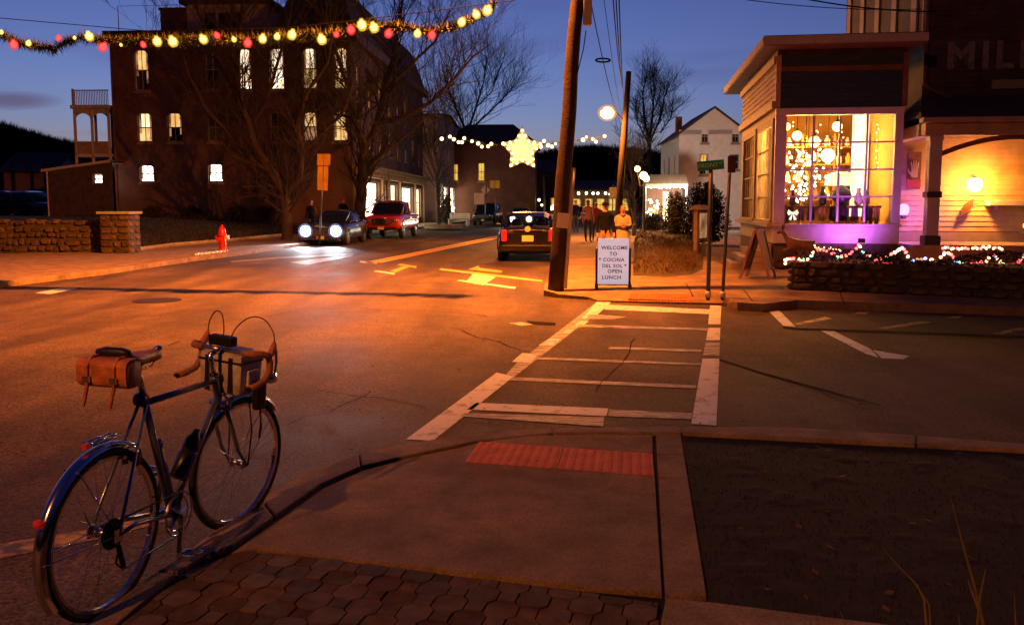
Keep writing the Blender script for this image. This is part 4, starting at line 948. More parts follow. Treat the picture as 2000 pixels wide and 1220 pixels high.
guided_tree('bare_tree', 'large bare street tree with forked trunk behind the sedan with lit headlights', (558,470), [
    ([(558,470),(560,430),(560,405),(553,375),(535,340)],.34,.27),
    ([(535,340),(505,300),(488,250),(470,200),(462,130),(470,60),(480,-20)],.24,.06),
    ([(535,340),(500,320),(455,270),(400,210),(370,150),(350,90)],.16,.04),
    ([(556,385),(585,345),(590,300),(580,240),(600,180),(640,120),(650,40)],.2,.05),
    ([(488,250),(520,200),(540,130),(560,60),(575,-20)],.13,.04),
    ([(470,200),(430,130),(400,60),(380,0)],.12,.03),
    ([(590,300),(630,260),(670,220),(690,160)],.12,.03)], 38, 5, 1.7, 2, 1.0)
guided_tree('bare_tree', 'tall bare street tree with reddish trunk above the red pickup truck', (705,455), [
    ([(705,455),(703,400),(706,340),(715,290)],.42,.33),
    ([(715,290),(735,240),(750,180),(770,110),(780,40),(790,-30)],.26,.06),
    ([(715,290),(690,230),(680,170),(660,110),(640,40),(630,-20)],.24,.05),
    ([(735,240),(790,230),(840,200),(890,150),(925,110),(960,85)],.2,.03),
    ([(750,180),(800,130),(850,80),(880,20)],.16,.04),
    ([(690,230),(640,220),(600,190)],.12,.03),
    ([(706,340),(760,290),(800,260),(830,230)],.14,.03),
    ([(770,110),(720,60),(700,0)],.12,.03)], 46, 9, 2.1, 2, 1.05)
guided_tree('bare_tree', 'slim bare tree with upswept forks before the pale building', (858,450), [
    ([(858,450),(856,400),(853,350)],.2,.15),([(853,350),(838,300),(828,250),(822,200)],.11,.03),([(853,350),(862,300),(872,250),(868,200)],.11,.03),([(856,330),(846,280),(850,230),(845,180)],.09,.03),([(862,300),(885,260),(895,220)],.07,.02)], 62, 4, 1.7, 2, .9)
guided_tree('bare_tree', 'wide bare tree crown above the hipped brick house', (915,420), [
    ([(915,420),(915,330),(912,260)],.4,.3),([(912,260),(890,210),(870,160),(860,110)],.22,.05),([(912,260),(930,210),(945,160),(950,110)],.22,.05),([(912,260),(955,220),(985,190),(1005,165)],.18,.04),([(912,260),(880,240),(850,215)],.15,.04),([(930,210),(960,180),(975,140)],.12,.03)], 104, 6, 4.2, 2, 1.3, rmin=.03)
guided_tree('bare_tree', 'upright bare tree beyond the lit lamp pole', (1270,420), [
    ([(1270,420),(1270,330),(1268,280)],.34,.26),([(1268,280),(1258,230),(1256,180),(1262,150)],.18,.04),([(1268,280),(1275,220),(1278,180),(1275,150)],.18,.04),([(1268,280),(1290,230),(1298,190),(1302,175)],.16,.04),([(1268,280),(1245,240),(1240,200)],.12,.03),([(1290,260),(1310,230),(1314,200)],.1,.03)], 85, 8, 1.8, 2, 1.7, rmin=.025)
guided_tree('bare_tree', 'young slim bare tree beside the twin lamp globes', (1240,455), [
    ([(1240,455),(1238,400),(1236,360)],.12,.08),([(1236,360),(1228,320),(1224,290)],.06,.02),([(1236,360),(1246,320),(1250,295)],.06,.02)], 48, 12, 1.0, 2, 1.2)
# ================================================================ CORNER SHOP (right)
B0 = Vector((6.15,20.5,0)); RZ = R(-8.03)
def S(x, y, z): return B0+Matrix.Rotation(RZ,3,'Z') @ Vector((x,y,z))
SH = thing('corner_shop', 'clapboard corner shop with big lit display window and dark navy upper boards', 'building', B0, RZ)
XW = Vector((-1,0,0)); bw, bd = 2.8, 6.6
MB().bx(0.02,bw,0.02,bd,0.1,0.74).build('foundation', M['stone_dark'], SH)
# front: sill panel, window, navy planks
MB().bx(-.02,bw,-.03,0.10,0.743,1.14).build('sill_panel', M['trim_white'], SH, bevel=0.01)
MB().bx(-.06,bw+.03,-.10,0.12,1.143,1.20).build('window_sill', M['trim_white'], SH, bevel=0.01)
fr = MB(); fr.bx(-.02,.23,-.04,.12,1.203,3.70); fr.bx(2.62,bw,-.04,.12,1.203,3.70); fr.bx(-.02,bw,-.043,.12,3.703,3.86)
wf = fr.build('window_frame', M['trim_white'], SH, bevel=0.008)
cx = [.23+i*(2.62-.23)/4 for i in range(5)]; cz = [1.203+i*(3.70-1.203)/4 for i in range(5)]
for i in range(1,4):
    MB().bx(cx[i]-.022,cx[i]+.022,.0,.06,1.206,3.697).build('muntin', M['trim_white'], wf)
    MB().bx(.233,2.617,.004,.056,cz[i]-.02,cz[i]+.02).build('muntin', M['trim_white'], wf)
for i in range(4):
    for j in range(4): MB().quad((cx[i]+.0221,.03,cz[j]+.0201),(cx[i+1]-.0221,.03,cz[j]+.0201),(cx[i+1]-.0221,.03,cz[j+1]-.0201),(cx[i]+.0221,.03,cz[j+1]-.0201)).build('pane', M['pane_clear'], wf, fixn=False)
z = 3.865; i = 0
while z < 5.04:
    h_ = min(0.118, 5.06-z)
    v = [(0,.0,z),(bw,.0,z),(bw,.02,z+h_-.003),(0,.02,z+h_-.003),(0,.08,z),(bw,.08,z),(bw,.08,z+h_-.003),(0,.08,z+h_-.003)]
    f = [(0,1,2,3),(4,7,6,5),(0,4,5,1),(2,6,7,3),(0,3,7,4),(1,5,6,2)]
    MB().add([(a,b-.03,c_) for a,b,c_ in v],f).build('plank', M['trim_brown' if i == 7 else 'siding_navy'], SH); z += h_; i += 1
MB().bx(-.05,.06,-.07,.06,3.87,5.06).build('corner_board', M['trim_tan'], SH)
MB().bx(bw-.06,bw+.05,-.07,.06,3.87,5.06).build('corner_board', M['trim_brown'], SH)
# left flank: stone base, tall windows, tan planks
mb = MB(); sideh = [(0.35,2.75,1.25-.74,3.55-.74),(3.35,5.9,1.25-.74,3.55-.74)]
wall_holes(mb, Vector((0,0.02,0.74)), AY, XW, bd-.02, 4.32, sideh, .12); mb.build('side_wall', M['siding_tan'], SH, fixn=False)
for (a0,a1,z0,z1) in sideh:
    f = MB(); O_ = Vector((0,0.02,.74))
    for (p,q) in ((a0-.12,a0+.06),(a1-.06,a1+.12)): obox(f,O_,AY,XW,p,q,z0-.1,z1+.12,-.06,.05)
    obox(f,O_,AY,XW,a0+.06,a1-.06,z1-.04,z1+.12,-.06,.047); obox(f,O_,AY,XW,a0-.15,a1+.15,z0-.12,z0+.03,-.06,.08)
    sfm = f.build('window_frame', M['trim_tan'], SH, bevel=.006)
    n = 6
    for i in range(1,n): obox(MB(),O_,AY,XW,a0+(a1-a0)*i/n-.02,a0+(a1-a0)*i/n+.02,z0,z1,-.05,.0).build('muntin', M['trim_tan'], sfm)
    for j in range(1,4): obox(MB(),O_,AY,XW,a0,a1,z0+(z1-z0)*j/4-.02,z0+(z1-z0)*j/4+.02,-.046,-.004).build('muntin', M['trim_tan'], sfm)
    MB().quad(O_+AY*a0+ZV*z0-XW*.03,O_+AY*a1+ZV*z0-XW*.03,O_+AY*a1+ZV*z1-XW*.03,O_+AY*a0+ZV*z1-XW*.03).build('pane', M['pane_clear'], sfm, fixn=False)
z = 4.05
while z < 4.90:
    MB().add([(-.035,.06,z),(-.035,bd,z),(-.012,bd,z+.13),(-.012,.06,z+.13),(.0,.06,z),(.0,bd,z),(.0,bd,z+.13),(.0,.06,z+.13)],[(0,1,2,3),(0,4,5,1),(2,6,7,3),(0,3,7,4),(1,5,6,2)]).build('plank', M['siding_tan'], SH); z += .133
MB().bx(-.12,-.002,-.02,bd,3.86,4.03).build('side_frieze', M['trim_tan'], SH)
MB().bx(-.10,-.036,-.02,bd,4.88,5.05).build('side_frieze', M['trim_tan'], SH)
MB().bx(-.16,-.002,-.05,bd,1.12,1.2).build('side_sill', M['trim_tan'], SH)
# roof slab with overhang
rf = MB().bx(-.40,3.09,-.55,8.3,5.26,5.42).build('roof', M['roof_slate'], SH)
MB().bx(-.42,3.09,-.58,-.553,5.22,5.40).build('fascia', M['column_paint'], rf); MB().bx(-.43,-.403,-.55,8.3,5.22,5.40).build('fascia', M['trim_tan'], rf)
MB().bx(-.398,3.08,-.548,8.28,5.20,5.257).build('soffit', M['trim_brown'], rf)
MB().bx(-.01,bw,.06,bd,5.06,5.197).build('frieze', M['siding_dark'], SH)
# room inside
rm = MB(); rm.quad((.1,4.6,.76),(2.75,4.6,.76),(2.75,4.6,4.2),(.1,4.6,4.2)); rm.quad((2.76,.1,.76),(2.76,4.6,.76),(2.76,4.6,4.2),(2.76,.1,4.2)); rm.quad((.02,.1,.76),(2.76,.1,.76),(2.76,4.6,.76),(.02,4.6,.76)); rm.quad((.02,.1,4.2),(2.76,.1,4.2),(2.76,4.6,4.2),(.02,4.6,4.2))
rm.build('room', M['room_wall'], SH, fixn=False)
mb = MB(); mb.bx(.1,2.7,4.45,4.59,1.0,3.2); mb.build('back_cabinet', M['room_wood'], SH)
for i in range(3): MB().bx(.3+i*.8,.95+i*.8,4.40,4.44,1.9,3.0).build('back_panel', M['room_wall'], SH)
# wares in the window (each its own thing)
def ware(name, label, cat, x, y, z, group=None): return thing(name, label, cat, S(x,y,z), RZ, group)
tb = ware('display_table', 'dark display table behind the lower panes of the lit window', 'table', 1.4,.75,.76)
MB().bx(-1.1,1.1,-.35,.35,.80,.86).build('table_top', M['room_wood'], tb, bevel=.008)
for sx in (-1,1):
    for sy in (-1,1): MB().bx(sx*1.02-.04,sx*1.02+.04,sy*.28-.04,sy*.28+.04,0,.797).build('leg', M['room_wood'], tb)
def pend(x,y,z,r,label,m_='globe_warm',e=14,cord=True,top=4.2):
    t = ware('pendant_lamp', label, 'lamp', x,y,z,'glowing lamps hanging in the shop window')
    MB().ball((0,0,0),r,14,10).build('globe', M[m_], t, smooth=True)
    MB().lathe([(r*.45,r*.9),(r*.3,r*1.35),(.02,r*1.6)],10).build('cap', M['iron'], t)
    MB().tube([(0,0,r*1.5),(0,0,top-z-.003)],.008,5).build('cord', M['wire'], t)
    if e: add_light('lamp_light','POINT',(0,0,-r*1.6),e*8,(1,.40,.075),t,.08)
pend(1.05,1.0,3.16,.135,'round pendant lamp glowing at the upper middle of the shop window',e=34)
pend(.48,1.6,3.58,.10,'small pendant lamp at the upper left of the shop window',e=16)
pend(1.68,1.5,3.56,.12,'pendant lamp high between the third column panes of the shop window',e=18)
pend(1.5,1.6,2.86,.17,'pale globe lamp in the middle of the shop window',e=30)
pend(.85,2.2,3.4,.12,'deep pendant lamp behind the second column of shop panes',e=16)
pend(1.08,1.9,2.7,.09,'little globe lamp low behind the second shop pane',e=0)
t = ware('lamp_shade', 'broad white lampshade glowing on the display table', 'table lamp', 1.62,.55,1.62)
MB().lathe([(.40,.48),(.36,.72),(.12,.80)],20).build('shade', M['lit_cream'], t, smooth=True); MB().lathe([(.05,0),(.15,.05),(.24,.2),(.2,.36),(.06,.46),(.03,.5)],16).build('base', M['ceramic_dark'], t, smooth=True)
t = ware('glowing_column', 'tall blazing white curtain, its glow set in the cloth, at the right of the window', 'curtain', 2.12,1.0,.76)
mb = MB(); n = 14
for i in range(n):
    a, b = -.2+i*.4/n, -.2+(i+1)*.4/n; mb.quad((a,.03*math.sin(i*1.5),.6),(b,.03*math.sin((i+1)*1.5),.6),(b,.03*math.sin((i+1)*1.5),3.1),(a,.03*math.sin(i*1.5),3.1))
mb.build('cloth', M['lit_cream'], t, smooth=True, fixn=False); MB().tube([(-.3,0,3.13),(.3,0,3.13)],.015,6).build('rod', M['iron'], t)  # cloth itself emits; no lamp stands behind it
r4 = random.Random(21)
ch = ware('chandelier', 'branched chandelier of many small crystal lights on the left of the window', 'chandelier', .82,.85,2.2)
mb = MB(); mb.tube([(0,0,-.3),(0,0,1.98)],.012,6)
ends = []
for i in range(95):
    a = r4.uniform(0,6.28); rr_ = r4.uniform(.08,.62); z_ = r4.uniform(-.50,.75); e_ = Vector((rr_*math.cos(a),rr_*.7*math.sin(a),z_)); ends.append(e_)
    mb.tube([(0,0,z_-.1),(e_.x*.6,e_.y*.6,z_-.16),e_],.006,4)
mb.build('arm', M['iron'], ch, fixn=False)
cb = MB().lathe([(.002,-.03),(.034,-.012),(.03,.02),(.002,.065)],8).mesh('candle_bulb', M['bulb_crystal'], True)
for e_ in ends: inst('candle_bulb', cb, ch, e_, (0,0,0), (r4.uniform(.5,1.05),)*3)
sf_ = ware('display_shelf', 'tall wooden shelf of jars deep inside the shop', 'shelf', 1.45,2.6,.76)
for z_ in (1.0,1.45,1.9,2.35): MB().bx(-1.1,1.1,-.12,.12,z_,z_+.03).build('shelf_board', M['room_wood'], sf_)
for x_ in (-1.12,-.4,.4,1.12): MB().bx(x_-.02,x_+.02,-.13,.13,0,2.7).build('upright', M['room_wood'], sf_)
jm = {m_: MB().lathe([(.05,0),(.075,.04),(.07,.16),(.03,.22),(.035,.27)],10).mesh('jar', M[m_], True) for m_ in ('ceramic_white','ceramic_dark','cloth_gold','lit_gold','cloth_purple')}  # lit_gold jars emit, as bright spots on the shelf
for z_ in (1.03,1.48,1.93,2.38):
    for q in range(9):
        o = inst('jar', jm[r4.choice(list(jm))], None, S(.45+q*.25+r4.uniform(-.04,.04),2.58,.76+z_), (0,0,0), (r4.uniform(.8,1.15),)*3); tag(o, 'small jar among those on the shelf deep inside the shop', 'jar', 'jars on the shop shelf')
vase_p = [(.05,0),(.09,.06),(.08,.2),(.035,.3),(.045,.36)]
for i,(x,m_,s_,lab) in enumerate(((2.0,'ceramic_white',1.1,'slender white vase right of the lampshade'),(2.2,'ceramic_white',1.0,'second slender white vase beside the bright curtain'),(.9,'cloth_gold',.9,'gold vase at the left of the display table'),(1.2,'ceramic_dark',1.2,'dark rounded jar near the middle of the display table'),(.5,'ceramic_dark',1.0,'dark jar below the chandelier'))):
    t = ware('vase', lab, 'vase', x,.5+.1*(i%2),1.62,'vases on the display table'); MB().lathe([(a*s_,b*s_) for a,b in vase_p],14).build('body', M[m_], t, smooth=True); MB().lathe([(.046*s_,.36*s_),(.05*s_,.375*s_),(.03*s_,.37*s_)],14).build('rim', M[m_], t)
for i in range(9):
    m_ = ('cloth_dark','cloth_purple','cloth_dark','cloth_gold','cloth_dark')[i%5]; x = .40+i*.245
    t = ware('hanging_garment', ('dark','plum','black','golden','dark brown')[i%5]+' garment hanging low behind the shop window, number %s from its left edge' % ('one','two','three','four','five','six','seven','eight','nine')[i], 'garment', x,.28,1.24,'garments under the display table')
    mb = MB(); n = 8
    for j in range(n):
        a, b = -.09+j*.18/n, -.09+(j+1)*.18/n; fa, fb = .02*math.sin(j*2.1+i), .02*math.sin((j+1)*2.1+i); za = r4.uniform(0,.05)
        mb.quad((a,fa,za),(b,fb,za),(b*.8,fb,.34+.0*j),(a*.8,fa,.34))
    mb.build('cloth', M[m_], t, smooth=True, fixn=False); MB().tube([(-.1,0,.345),(0,0,.37),(.1,0,.345)],.008,5).build('hanger', M['iron'], t)
t = ware('ribbon_bow', 'white ribbon bow inside the lower left shop pane', 'bow', .46,.2,1.45)
mb = MB()
for s in (-1,1):
    mb.add([(0,0,0),(s*.10,.01,.08),(s*.13,-.01,0),(s*.09,.01,-.06)],[(0,1,2),(0,2,3)]); mb.add([(0,0,0),(s*.03,.01,-.17),(s*.09,0,-.15)],[(0,1,2)])
mb.build('loop', M['lit_cream'], t, fixn=False); MB().ball((0,-.01,0),.025,8,6).build('knot', M['lit_cream'], t)  # bow emits its own glow rather than catching lamplight
# ---------------------------------------------------------------- porch
PO = thing('shop_porch', 'timber porch with pale square column and arched valance beside the shop', 'porch', B0, RZ)
px0, px1, yw, yf = 2.86, 10.0, 1.4, -.6
MB().bx(px0,px1,yf-.15,yw,.1,.75).build('deck', M['trim_tan'], PO)
z = .753; i = 0
while z < 3.62:
    MB().add([(px0,yw,z),(px1,yw,z),(px1,yw+.02,z+.121),(px0,yw+.02,z+.121),(px0,yw+.06,z),(px1,yw+.06,z),(px1,yw+.06,z+.121),(px0,yw+.06,z+.121)],[(0,1,2,3),(0,4,5,1),(2,6,7,3),(0,3,7,4),(1,5,6,2)]).build('plank', M['siding_yellow' if z > .95 else 'trim_tan'], PO); z += .124; i += 1
MB().bx(px0,px1,yw-.03,yw-.003,.755,.98).build('skirting', M['trim_tan'], PO)
def column(x):
    q = MB(); q.bx(x-.13,x+.13,yf-.13,yf+.13,.96,3.15); cl = q.build('column', M['column_paint'], PO, bevel=.012)
    MB().bx(x-.17,x+.17,yf-.17,yf+.17,.753,.957).build('column_base', M['dark_paint'], cl, bevel=.01); MB().bx(x-.16,x+.16,yf-.16,yf+.16,1.80,1.93).build('column_band', M['dark_paint'], cl, bevel=.01)
    MB().bx(x-.15,x+.15,yf-.15,yf+.15,3.05,3.148).build('column_cap', M['column_paint'], cl, bevel=.01)
column(3.3); column(6.75)
MB().bx(3.05,px1,yf-.16,yf+.16,3.153,3.42).build('beam', M['trim_stone'], PO, bevel=.01)
MB().bx(3.0,3.25,yf+.163,yw,3.153,3.42).build('return_beam', M['trim_tan'], PO, bevel=.01)
MB().bx(2.95,px1,yf-.3,yf-.05,3.423,3.53).build('gutter', M['trim_stone'], PO)
MB().bx(3.26,px1,yf+.163,yw-.003,3.40,3.45).build('ceiling', M['siding_yellow'], PO)
MB().add([(2.9,yf-.28,3.533),(px1,yf-.28,3.533),(px1,yw,4.25),(3.6,yw,4.25)],[(0,1,2,3)]).add([(2.9,yf-.28,3.533),(3.6,yw,4.25),(2.9,yw,3.533)],[(0,1,2)]).build('porch_roof', M['roof_slate'], PO)
mb = MB(); n = 18; xa, xb = 3.44,6.61
for i in range(n):
    u0,u1 = -1+2*i/n,-1+2*(i+1)/n; f0,f1 = 2.70+.36*(1-u0*u0),2.70+.36*(1-u1*u1); X0,X1 = (xa+xb)/2+u0*(xb-xa)/2,(xa+xb)/2+u1*(xb-xa)/2
    for dy in (-.04,.04): mb.quad((X0,yf+dy,f0),(X1,yf+dy,f1),(X1,yf+dy,f1+.11),(X0,yf+dy,f0+.11))
    mb.quad((X0,yf-.04,f0),(X1,yf-.04,f1),(X1,yf+.04,f1),(X0,yf+.04,f0)); mb.quad((X0,yf-.04,f0+.11),(X1,yf-.04,f1+.11),(X1,yf+.04,f1+.11),(X0,yf+.04,f0+.11))
mb.build('arch_valance', M['trim_brown'], PO)
# porch things
t = thing('porch_lamp', 'blazing yellow wall lamp under the porch', 'lamp', S(4.85,1.25,2.12), RZ)
MB().lathe([(.03,.18),(.1,.13),(.11,.1)],12).build('cap', M['iron'], t); MB().ball((0,0,0),.17,14,10).build('globe', M['lamp_porch'], t, smooth=True); MB().tube([(0,0,.15),(0,.1,.2),(0,.14,.05)],.015,6).build('bracket', M['iron'], t)
add_light('lamp_light','POINT',(0,-.30,0.02),250,(1,.33,.04),t,.1)
t = thing('small_lamp', 'small yellow lantern low on the porch at the picture edge', 'lamp', S(5.9,.9,1.15), RZ)
MB().ball((0,0,0),.06,10,8).build('globe', M['globe_warm'], t, smooth=True); MB().lathe([(.09,-.2),(.05,-.06),(.05,-.05)],10).build('base', M['iron'], t)
t = thing('spot_lamp', 'violet glowing round lamp between the shop window and porch column', 'lamp', S(3.2,1.1,1.5), RZ)
MB().ball((0,-.02,.02),.13,14,10,(1,.6,1.15)).build('bulb', M['lamp_purple'], t, smooth=True); MB().lathe([(.06,-.2),(.075,-.14),(.07,-.1)],12).build('socket', M['iron'], t)
add_light('lamp_light','POINT',(0,-.3,0),55,(.45,.10,1.0),t,.1)
# violet floodlight at the foot of the window, washing the sill panel
t = thing('flood_lamp', 'small violet floodlight in the bed washing the panel under the window', 'lamp', S(1.75,-.95,.80), RZ)
MB().box((0,0,.05),(.14,.09,.10)).build('housing', M['black_paint'], t, bevel=.01); MB().box((0,.048,.05),(.11,.006,.07)).build('lens', M['lamp_purple'], t)
l = add_light('lamp_light','SPOT',(0,.08,.06),110,(.66,.14,.95),t,.05,spot=R(130),blend=.9); aim(l,(-.12,1,.55))
t = thing('wall_shelf_board', 'bright white horizontal board on the porch wall', 'board', S(5.75,1.2,1.62), RZ)
MB().bx(-.62,.7,-.12,.17,0,.13).build('board', M['ceramic_white'], t, bevel=.01); MB().bx(-.4,-.34,-.08,.17,-.12,-.003).build('bracket', M['trim_tan'], t); MB().bx(.4,.46,-.08,.17,-.12,-.003).build('bracket', M['trim_tan'], t)
t = thing('leaf_ornament', 'dark leaf shaped ornament hanging left of the white board', 'ornament', S(4.68,1.28,1.42), RZ)
mb = MB(); L_ = [(0,.0),(.09,.09),(.14,.22),(.16,.33),(.22,.36),(.15,.36),(.06,.32),(-.04,.22),(-.10,.08),(-.13,-.06)]
mb.add([(x,-.02,z_) for x,z_ in L_]+[(x,.02,z_) for x,z_ in L_],[tuple(range(10)),tuple(range(10,20))]+[(i,(i+1)%10,10+(i+1)%10,10+i) for i in range(10)]); mb.build('leaf', M['wood_brown'], t); MB().tube([(.2,0,.36),(.3,0,.4)],.012,5).build('stalk', M['wood_brown'], t)
# hand sign
t = thing('hand_sign', 'carved raised hand sign on the porch wall above the violet lamp', 'sign', S(3.47,1.3,2.2), RZ)
MB().bx(-.16,.16,.03,.06,-.18,.72).build('board', M['wood_brown'], t, bevel=.006); MB().bx(-.16,.16,.0,.028,-.14,.06).build('cuff', M['coat_red'], t)
mb = MB(); mb.box((0,.0,.2),(.15,.035,.2)); 
for (x,l_,a) in ((-.06,.20,-.12),(-.02,.24,-.03),(.02,.23,.05),(.06,.19,.14)): mb.tube([(x,0,.28),(x+l_*math.sin(a)*.5,-.004,.28+l_*.5),(x+l_*math.sin(a),0,.28+l_)],[.02,.018,.012],6)
mb.tube([(-.07,0,.17),(-.13,-.005,.24),(-.145,0,.31)],[.024,.02,.013],6); mb.build('hand', M['trim_tan'], t)
# ---------------------------------------------------------------- tall building behind with ghost lettering
TB = thing('mill_building', 'tall dark boarded building with faded white lettering behind the porch', 'building', B0, RZ)
tx0, tx1, ty0, ty1, tz0, tz1 = 3.6, 12.0, 1.42, 9.6, 3.6, 13.5
mb = MB(); wall_holes(mb, Vector((tx0,ty0,tz0)), AX, NS, tx1-tx0, tz1-tz0, [(2.1,5.2,3.5,5.6)], .15)
mb.quad((tx0,ty0,.1),(tx0,ty1,.1),(tx0,ty1,tz1),(tx0,ty0,tz1)).quad((tx1,ty0,.1),(tx1,ty1,.1),(tx1,ty1,tz1),(tx1,ty0,tz1)).quad((tx0,ty0,tz1),(tx1,ty0,tz1),(tx1,ty1,tz1),(tx0,ty1,tz1)).quad((tx0,ty1,.1),(tx1,ty1,.1),(tx1,ty1,tz1),(tx0,ty1,tz1))
mb.build('wall', M['siding_dark'], TB, fixn=False)
for i in range(60):      # board courses
    zz = 4.3+i*.13
    if zz > 11.8: break
    MB().add([(tx0+.02,ty0-.022,zz),(tx1,ty0-.022,zz),(tx1,ty0-.003,zz+.125),(tx0+.02,ty0-.003,zz+.125),(tx1,ty0-.003,zz),(tx0+.02,ty0-.003,zz)],[(0,1,2,3),(0,5,4,1)]).build('plank', M['siding_dark'], TB, fixn=False) if not (7.0 < zz < 9.3) else [MB().add([(a,ty0-.022,zz),(b,ty0-.022,zz),(b,ty0-.003,zz+.125),(a,ty0-.003,zz+.125),(b,ty0-.003,zz),(a,ty0-.003,zz)],[(0,1,2,3),(0,5,4,1)]).build('plank', M['siding_dark'], TB, fixn=False) for a,b in ((tx0+.02,tx0+2.05),(tx0+5.25,tx1))]
sash_window(TB, Vector((tx0,ty0,tz0)), AX, NS, (2.1,5.2,3.5,5.6), 'glass_dark', 'glass_dark', 'trim_stone', sill='trim_stone')
for a in (0.55,2.3,4.0,5.7,7.4): MB().bx(tx0-.05,tx0-.003,ty0+a,ty0+a+.45,5.45,tz1).build('pilaster', M['trim_tan'], TB)
MB().bx(tx0-.06,tx0+.06,ty0-.07,ty0+.05,5.45,tz1).build('corner_board', M['trim_brown'], TB)
dp = MB().tube([(tx0+.02,ty0-.10,12),(tx0+.02,ty0-.10,4.55),(tx0+.12,ty0-.12,4.42),(tx0+1.9,ty0-.14,3.55)],.055,8).build('downpipe', M['trim_brown'], TB, smooth=True)
lm_ = text_mesh('MILL', .88, M['ghost_letter'], space=1.22, align='LEFT', bold=.025)
o = inst('lettering', lm_, TB, (tx0+.50, ty0-.026, CAMH+(400-118)*21.2/1700), (R(90),0,0))
MB().bx(tx0+1.55,tx0+5.0,ty0-.10,ty0-.024,CAMH+(400-180)*.01247,CAMH+(400-163)*.01247).build('ledge', M['trim_stone'], TB)
# ---------------------------------------------------------------- steps, planter, string lights, figure, folding board
st = thing('stone_steps', 'worn stone steps at the left corner of the shop', 'steps', B0, RZ)
for i in range(4): MB().bx(-.95+.24*i,-.02,.1,2.6,.1+.155*i,.1+.155*(i+1)-.003).build('step', M['trim_stone'], st, bevel=.015)
for i,(x,w_,h_) in enumerate(((-.0,.5,.3),(.52,.6,.34),(1.15,.5,.28))): 
    v_,f_ = rubble(rnd,w_,h_,.2,10); MB().add(v_,f_).build('stone', M['stone'], st, loc=(x+.2,-.05,.28))
pa, pb = G(1541,566,ZF), G(2400,604,ZF); pd = (pb-pa).normalized(); pn = Vector((pd.y,-pd.x,0)); pang = math.atan2(pd.y,pd.x); pl_len = (pb-pa).length
PL = thing('stone_planter', 'long low dark stone planter before the shop, draped with coloured lights', 'planter', pa, pang)
MB().bx(0.03,pl_len,.06,.42,-.02,.50).build('core', M['mortar'], PL); MB().bx(0.4,pl_len,.42,2.3,-.02,.46).build('soil', M['joint_soil'], PL)
z = .0
for r_ in range(4):
    hh = (.135,.12,.14,.12)[r_]; x = rnd.uniform(0,.1)-.03
    while x < 6.2:
        ww = rnd.uniform(.16,.42); v_,f_ = rubble(rnd,ww-.012,hh-.01,.16,9); MB().add(v_,f_).build('stone', M['stone_dark'], PL, loc=(x+ww/2,.03+rnd.uniform(-.02,.02),z+hh/2)); x += ww
    z += hh
for r_ in range(4):
    for y_ in (.2,.5,.85): v_,f_ = rubble(rnd,.3,.12,.14,9); MB().add([(b-.02,a,c_) for a,b,c_ in v_],f_).build('stone', M['stone_dark'], PL, loc=(0,y_,.065+r_*.13))
bm_ = MB(); r5 = random.Random(5)
for _ in range(5200):
    x = r5.uniform(.05,pl_len*.75); y = r5.uniform(.05,.75); z_ = .46+r5.random()**.8*.20*(1+.5*math.sin(x*2.3)); a = r5.uniform(0,6.28); b = r5.uniform(-.8,.8)
    t_ = Vector((math.cos(a),math.sin(a),b))*.03; u_ = Vector((-t_.y,t_.x,r5.uniform(-.02,.02)))*.45; c = Vector((x,y,z_)); bm_.add([c-t_,c+u_,c+t_,c-u_],[(0,1,2,3)])
hg = bm_.build('low_shrub', M['leaf_dark'], None, fixn=False, loc=pa); hg.rotation_euler.z = pang; tag(hg, 'low dark evergreen shrub filling the stone planter', 'shrub')
def light_string(name, label, px_pts, Y, step, mats, seed, rb=.028, wob=.02, group=None):
    rr = random.Random(seed); pts = [P(x,y,Y+rr.uniform(-.05,.05)) for x,y in px_pts]; t = thing(name, label, 'string lights', pts[0], 0, group); o = pts[0]
    MB().tube([p-o for p in pts],.006,4).build('wire', M['wire'], t)
    ms = [MB().lathe([(.002,-rb*1.3),(rb*.8,-rb*.5),(rb,.1*rb),(rb*.55,rb*.9),(.002,rb*1.2)],8).mesh('bulb', M[m_], True) for m_ in mats]
    for a, b in zip(pts, pts[1:]):
        L_ = (b-a).length; n = max(1,int(L_/step))
        for i in range(n): inst('bulb', rr.choice(ms), t, a.lerp(b,(i+rr.uniform(.2,.8))/n)-o+Vector((rr.uniform(-wob,wob),rr.uniform(-wob,wob)-.02,rr.uniform(-wob,wob))), (rr.uniform(-1,1),rr.uniform(-1,1),0))
    return t
mix = ['bulb_pink','bulb_small','bulb_pink','bulb_pink','bulb_small','bulb_green','bulb_blue','bulb_pink']
light_string('christmas_lights', 'string of coloured lights zigzagging along the planter top', [(1532,522),(1533,506),(1548,503),(1568,509),(1582,503),(1592,487),(1612,488),(1640,503),(1655,500),(1667,489),(1677,478),(1688,494),(1710,507),(1735,500),(1754,489),(1760,482),(1771,498),(1785,510),(1802,506),(1826,510),(1838,500),(1848,491),(1870,512),(1890,520),(1920,512),(1940,498),(1956,516),(1975,528),(2000,496),(2030,522),(2060,500)], 15.65, .062, mix, 4)
light_string('christmas_lights', 'short bright string of lights along the porch edge above the planter', [(1836,484),(1870,485),(1905,484),(1935,483),(1958,487)], 17.6, .055, ['bulb_small','bulb_small','bulb_pink'], 6)
light_string('christmas_lights', 'faint yellow string of tiny lights beside the deer figure', [(1588,478),(1600,486),(1625,484),(1642,488)], 16.6, .05, ['bulb_small'], 8, rb=.016)
for i in range(6):
    q = P(1560+i*85,508,15.9); l_ = add_light('string_glow','POINT',(q.x,q.y-.05,q.z+.03),12,(1,.06,.04),None,.06); l_.parent = None
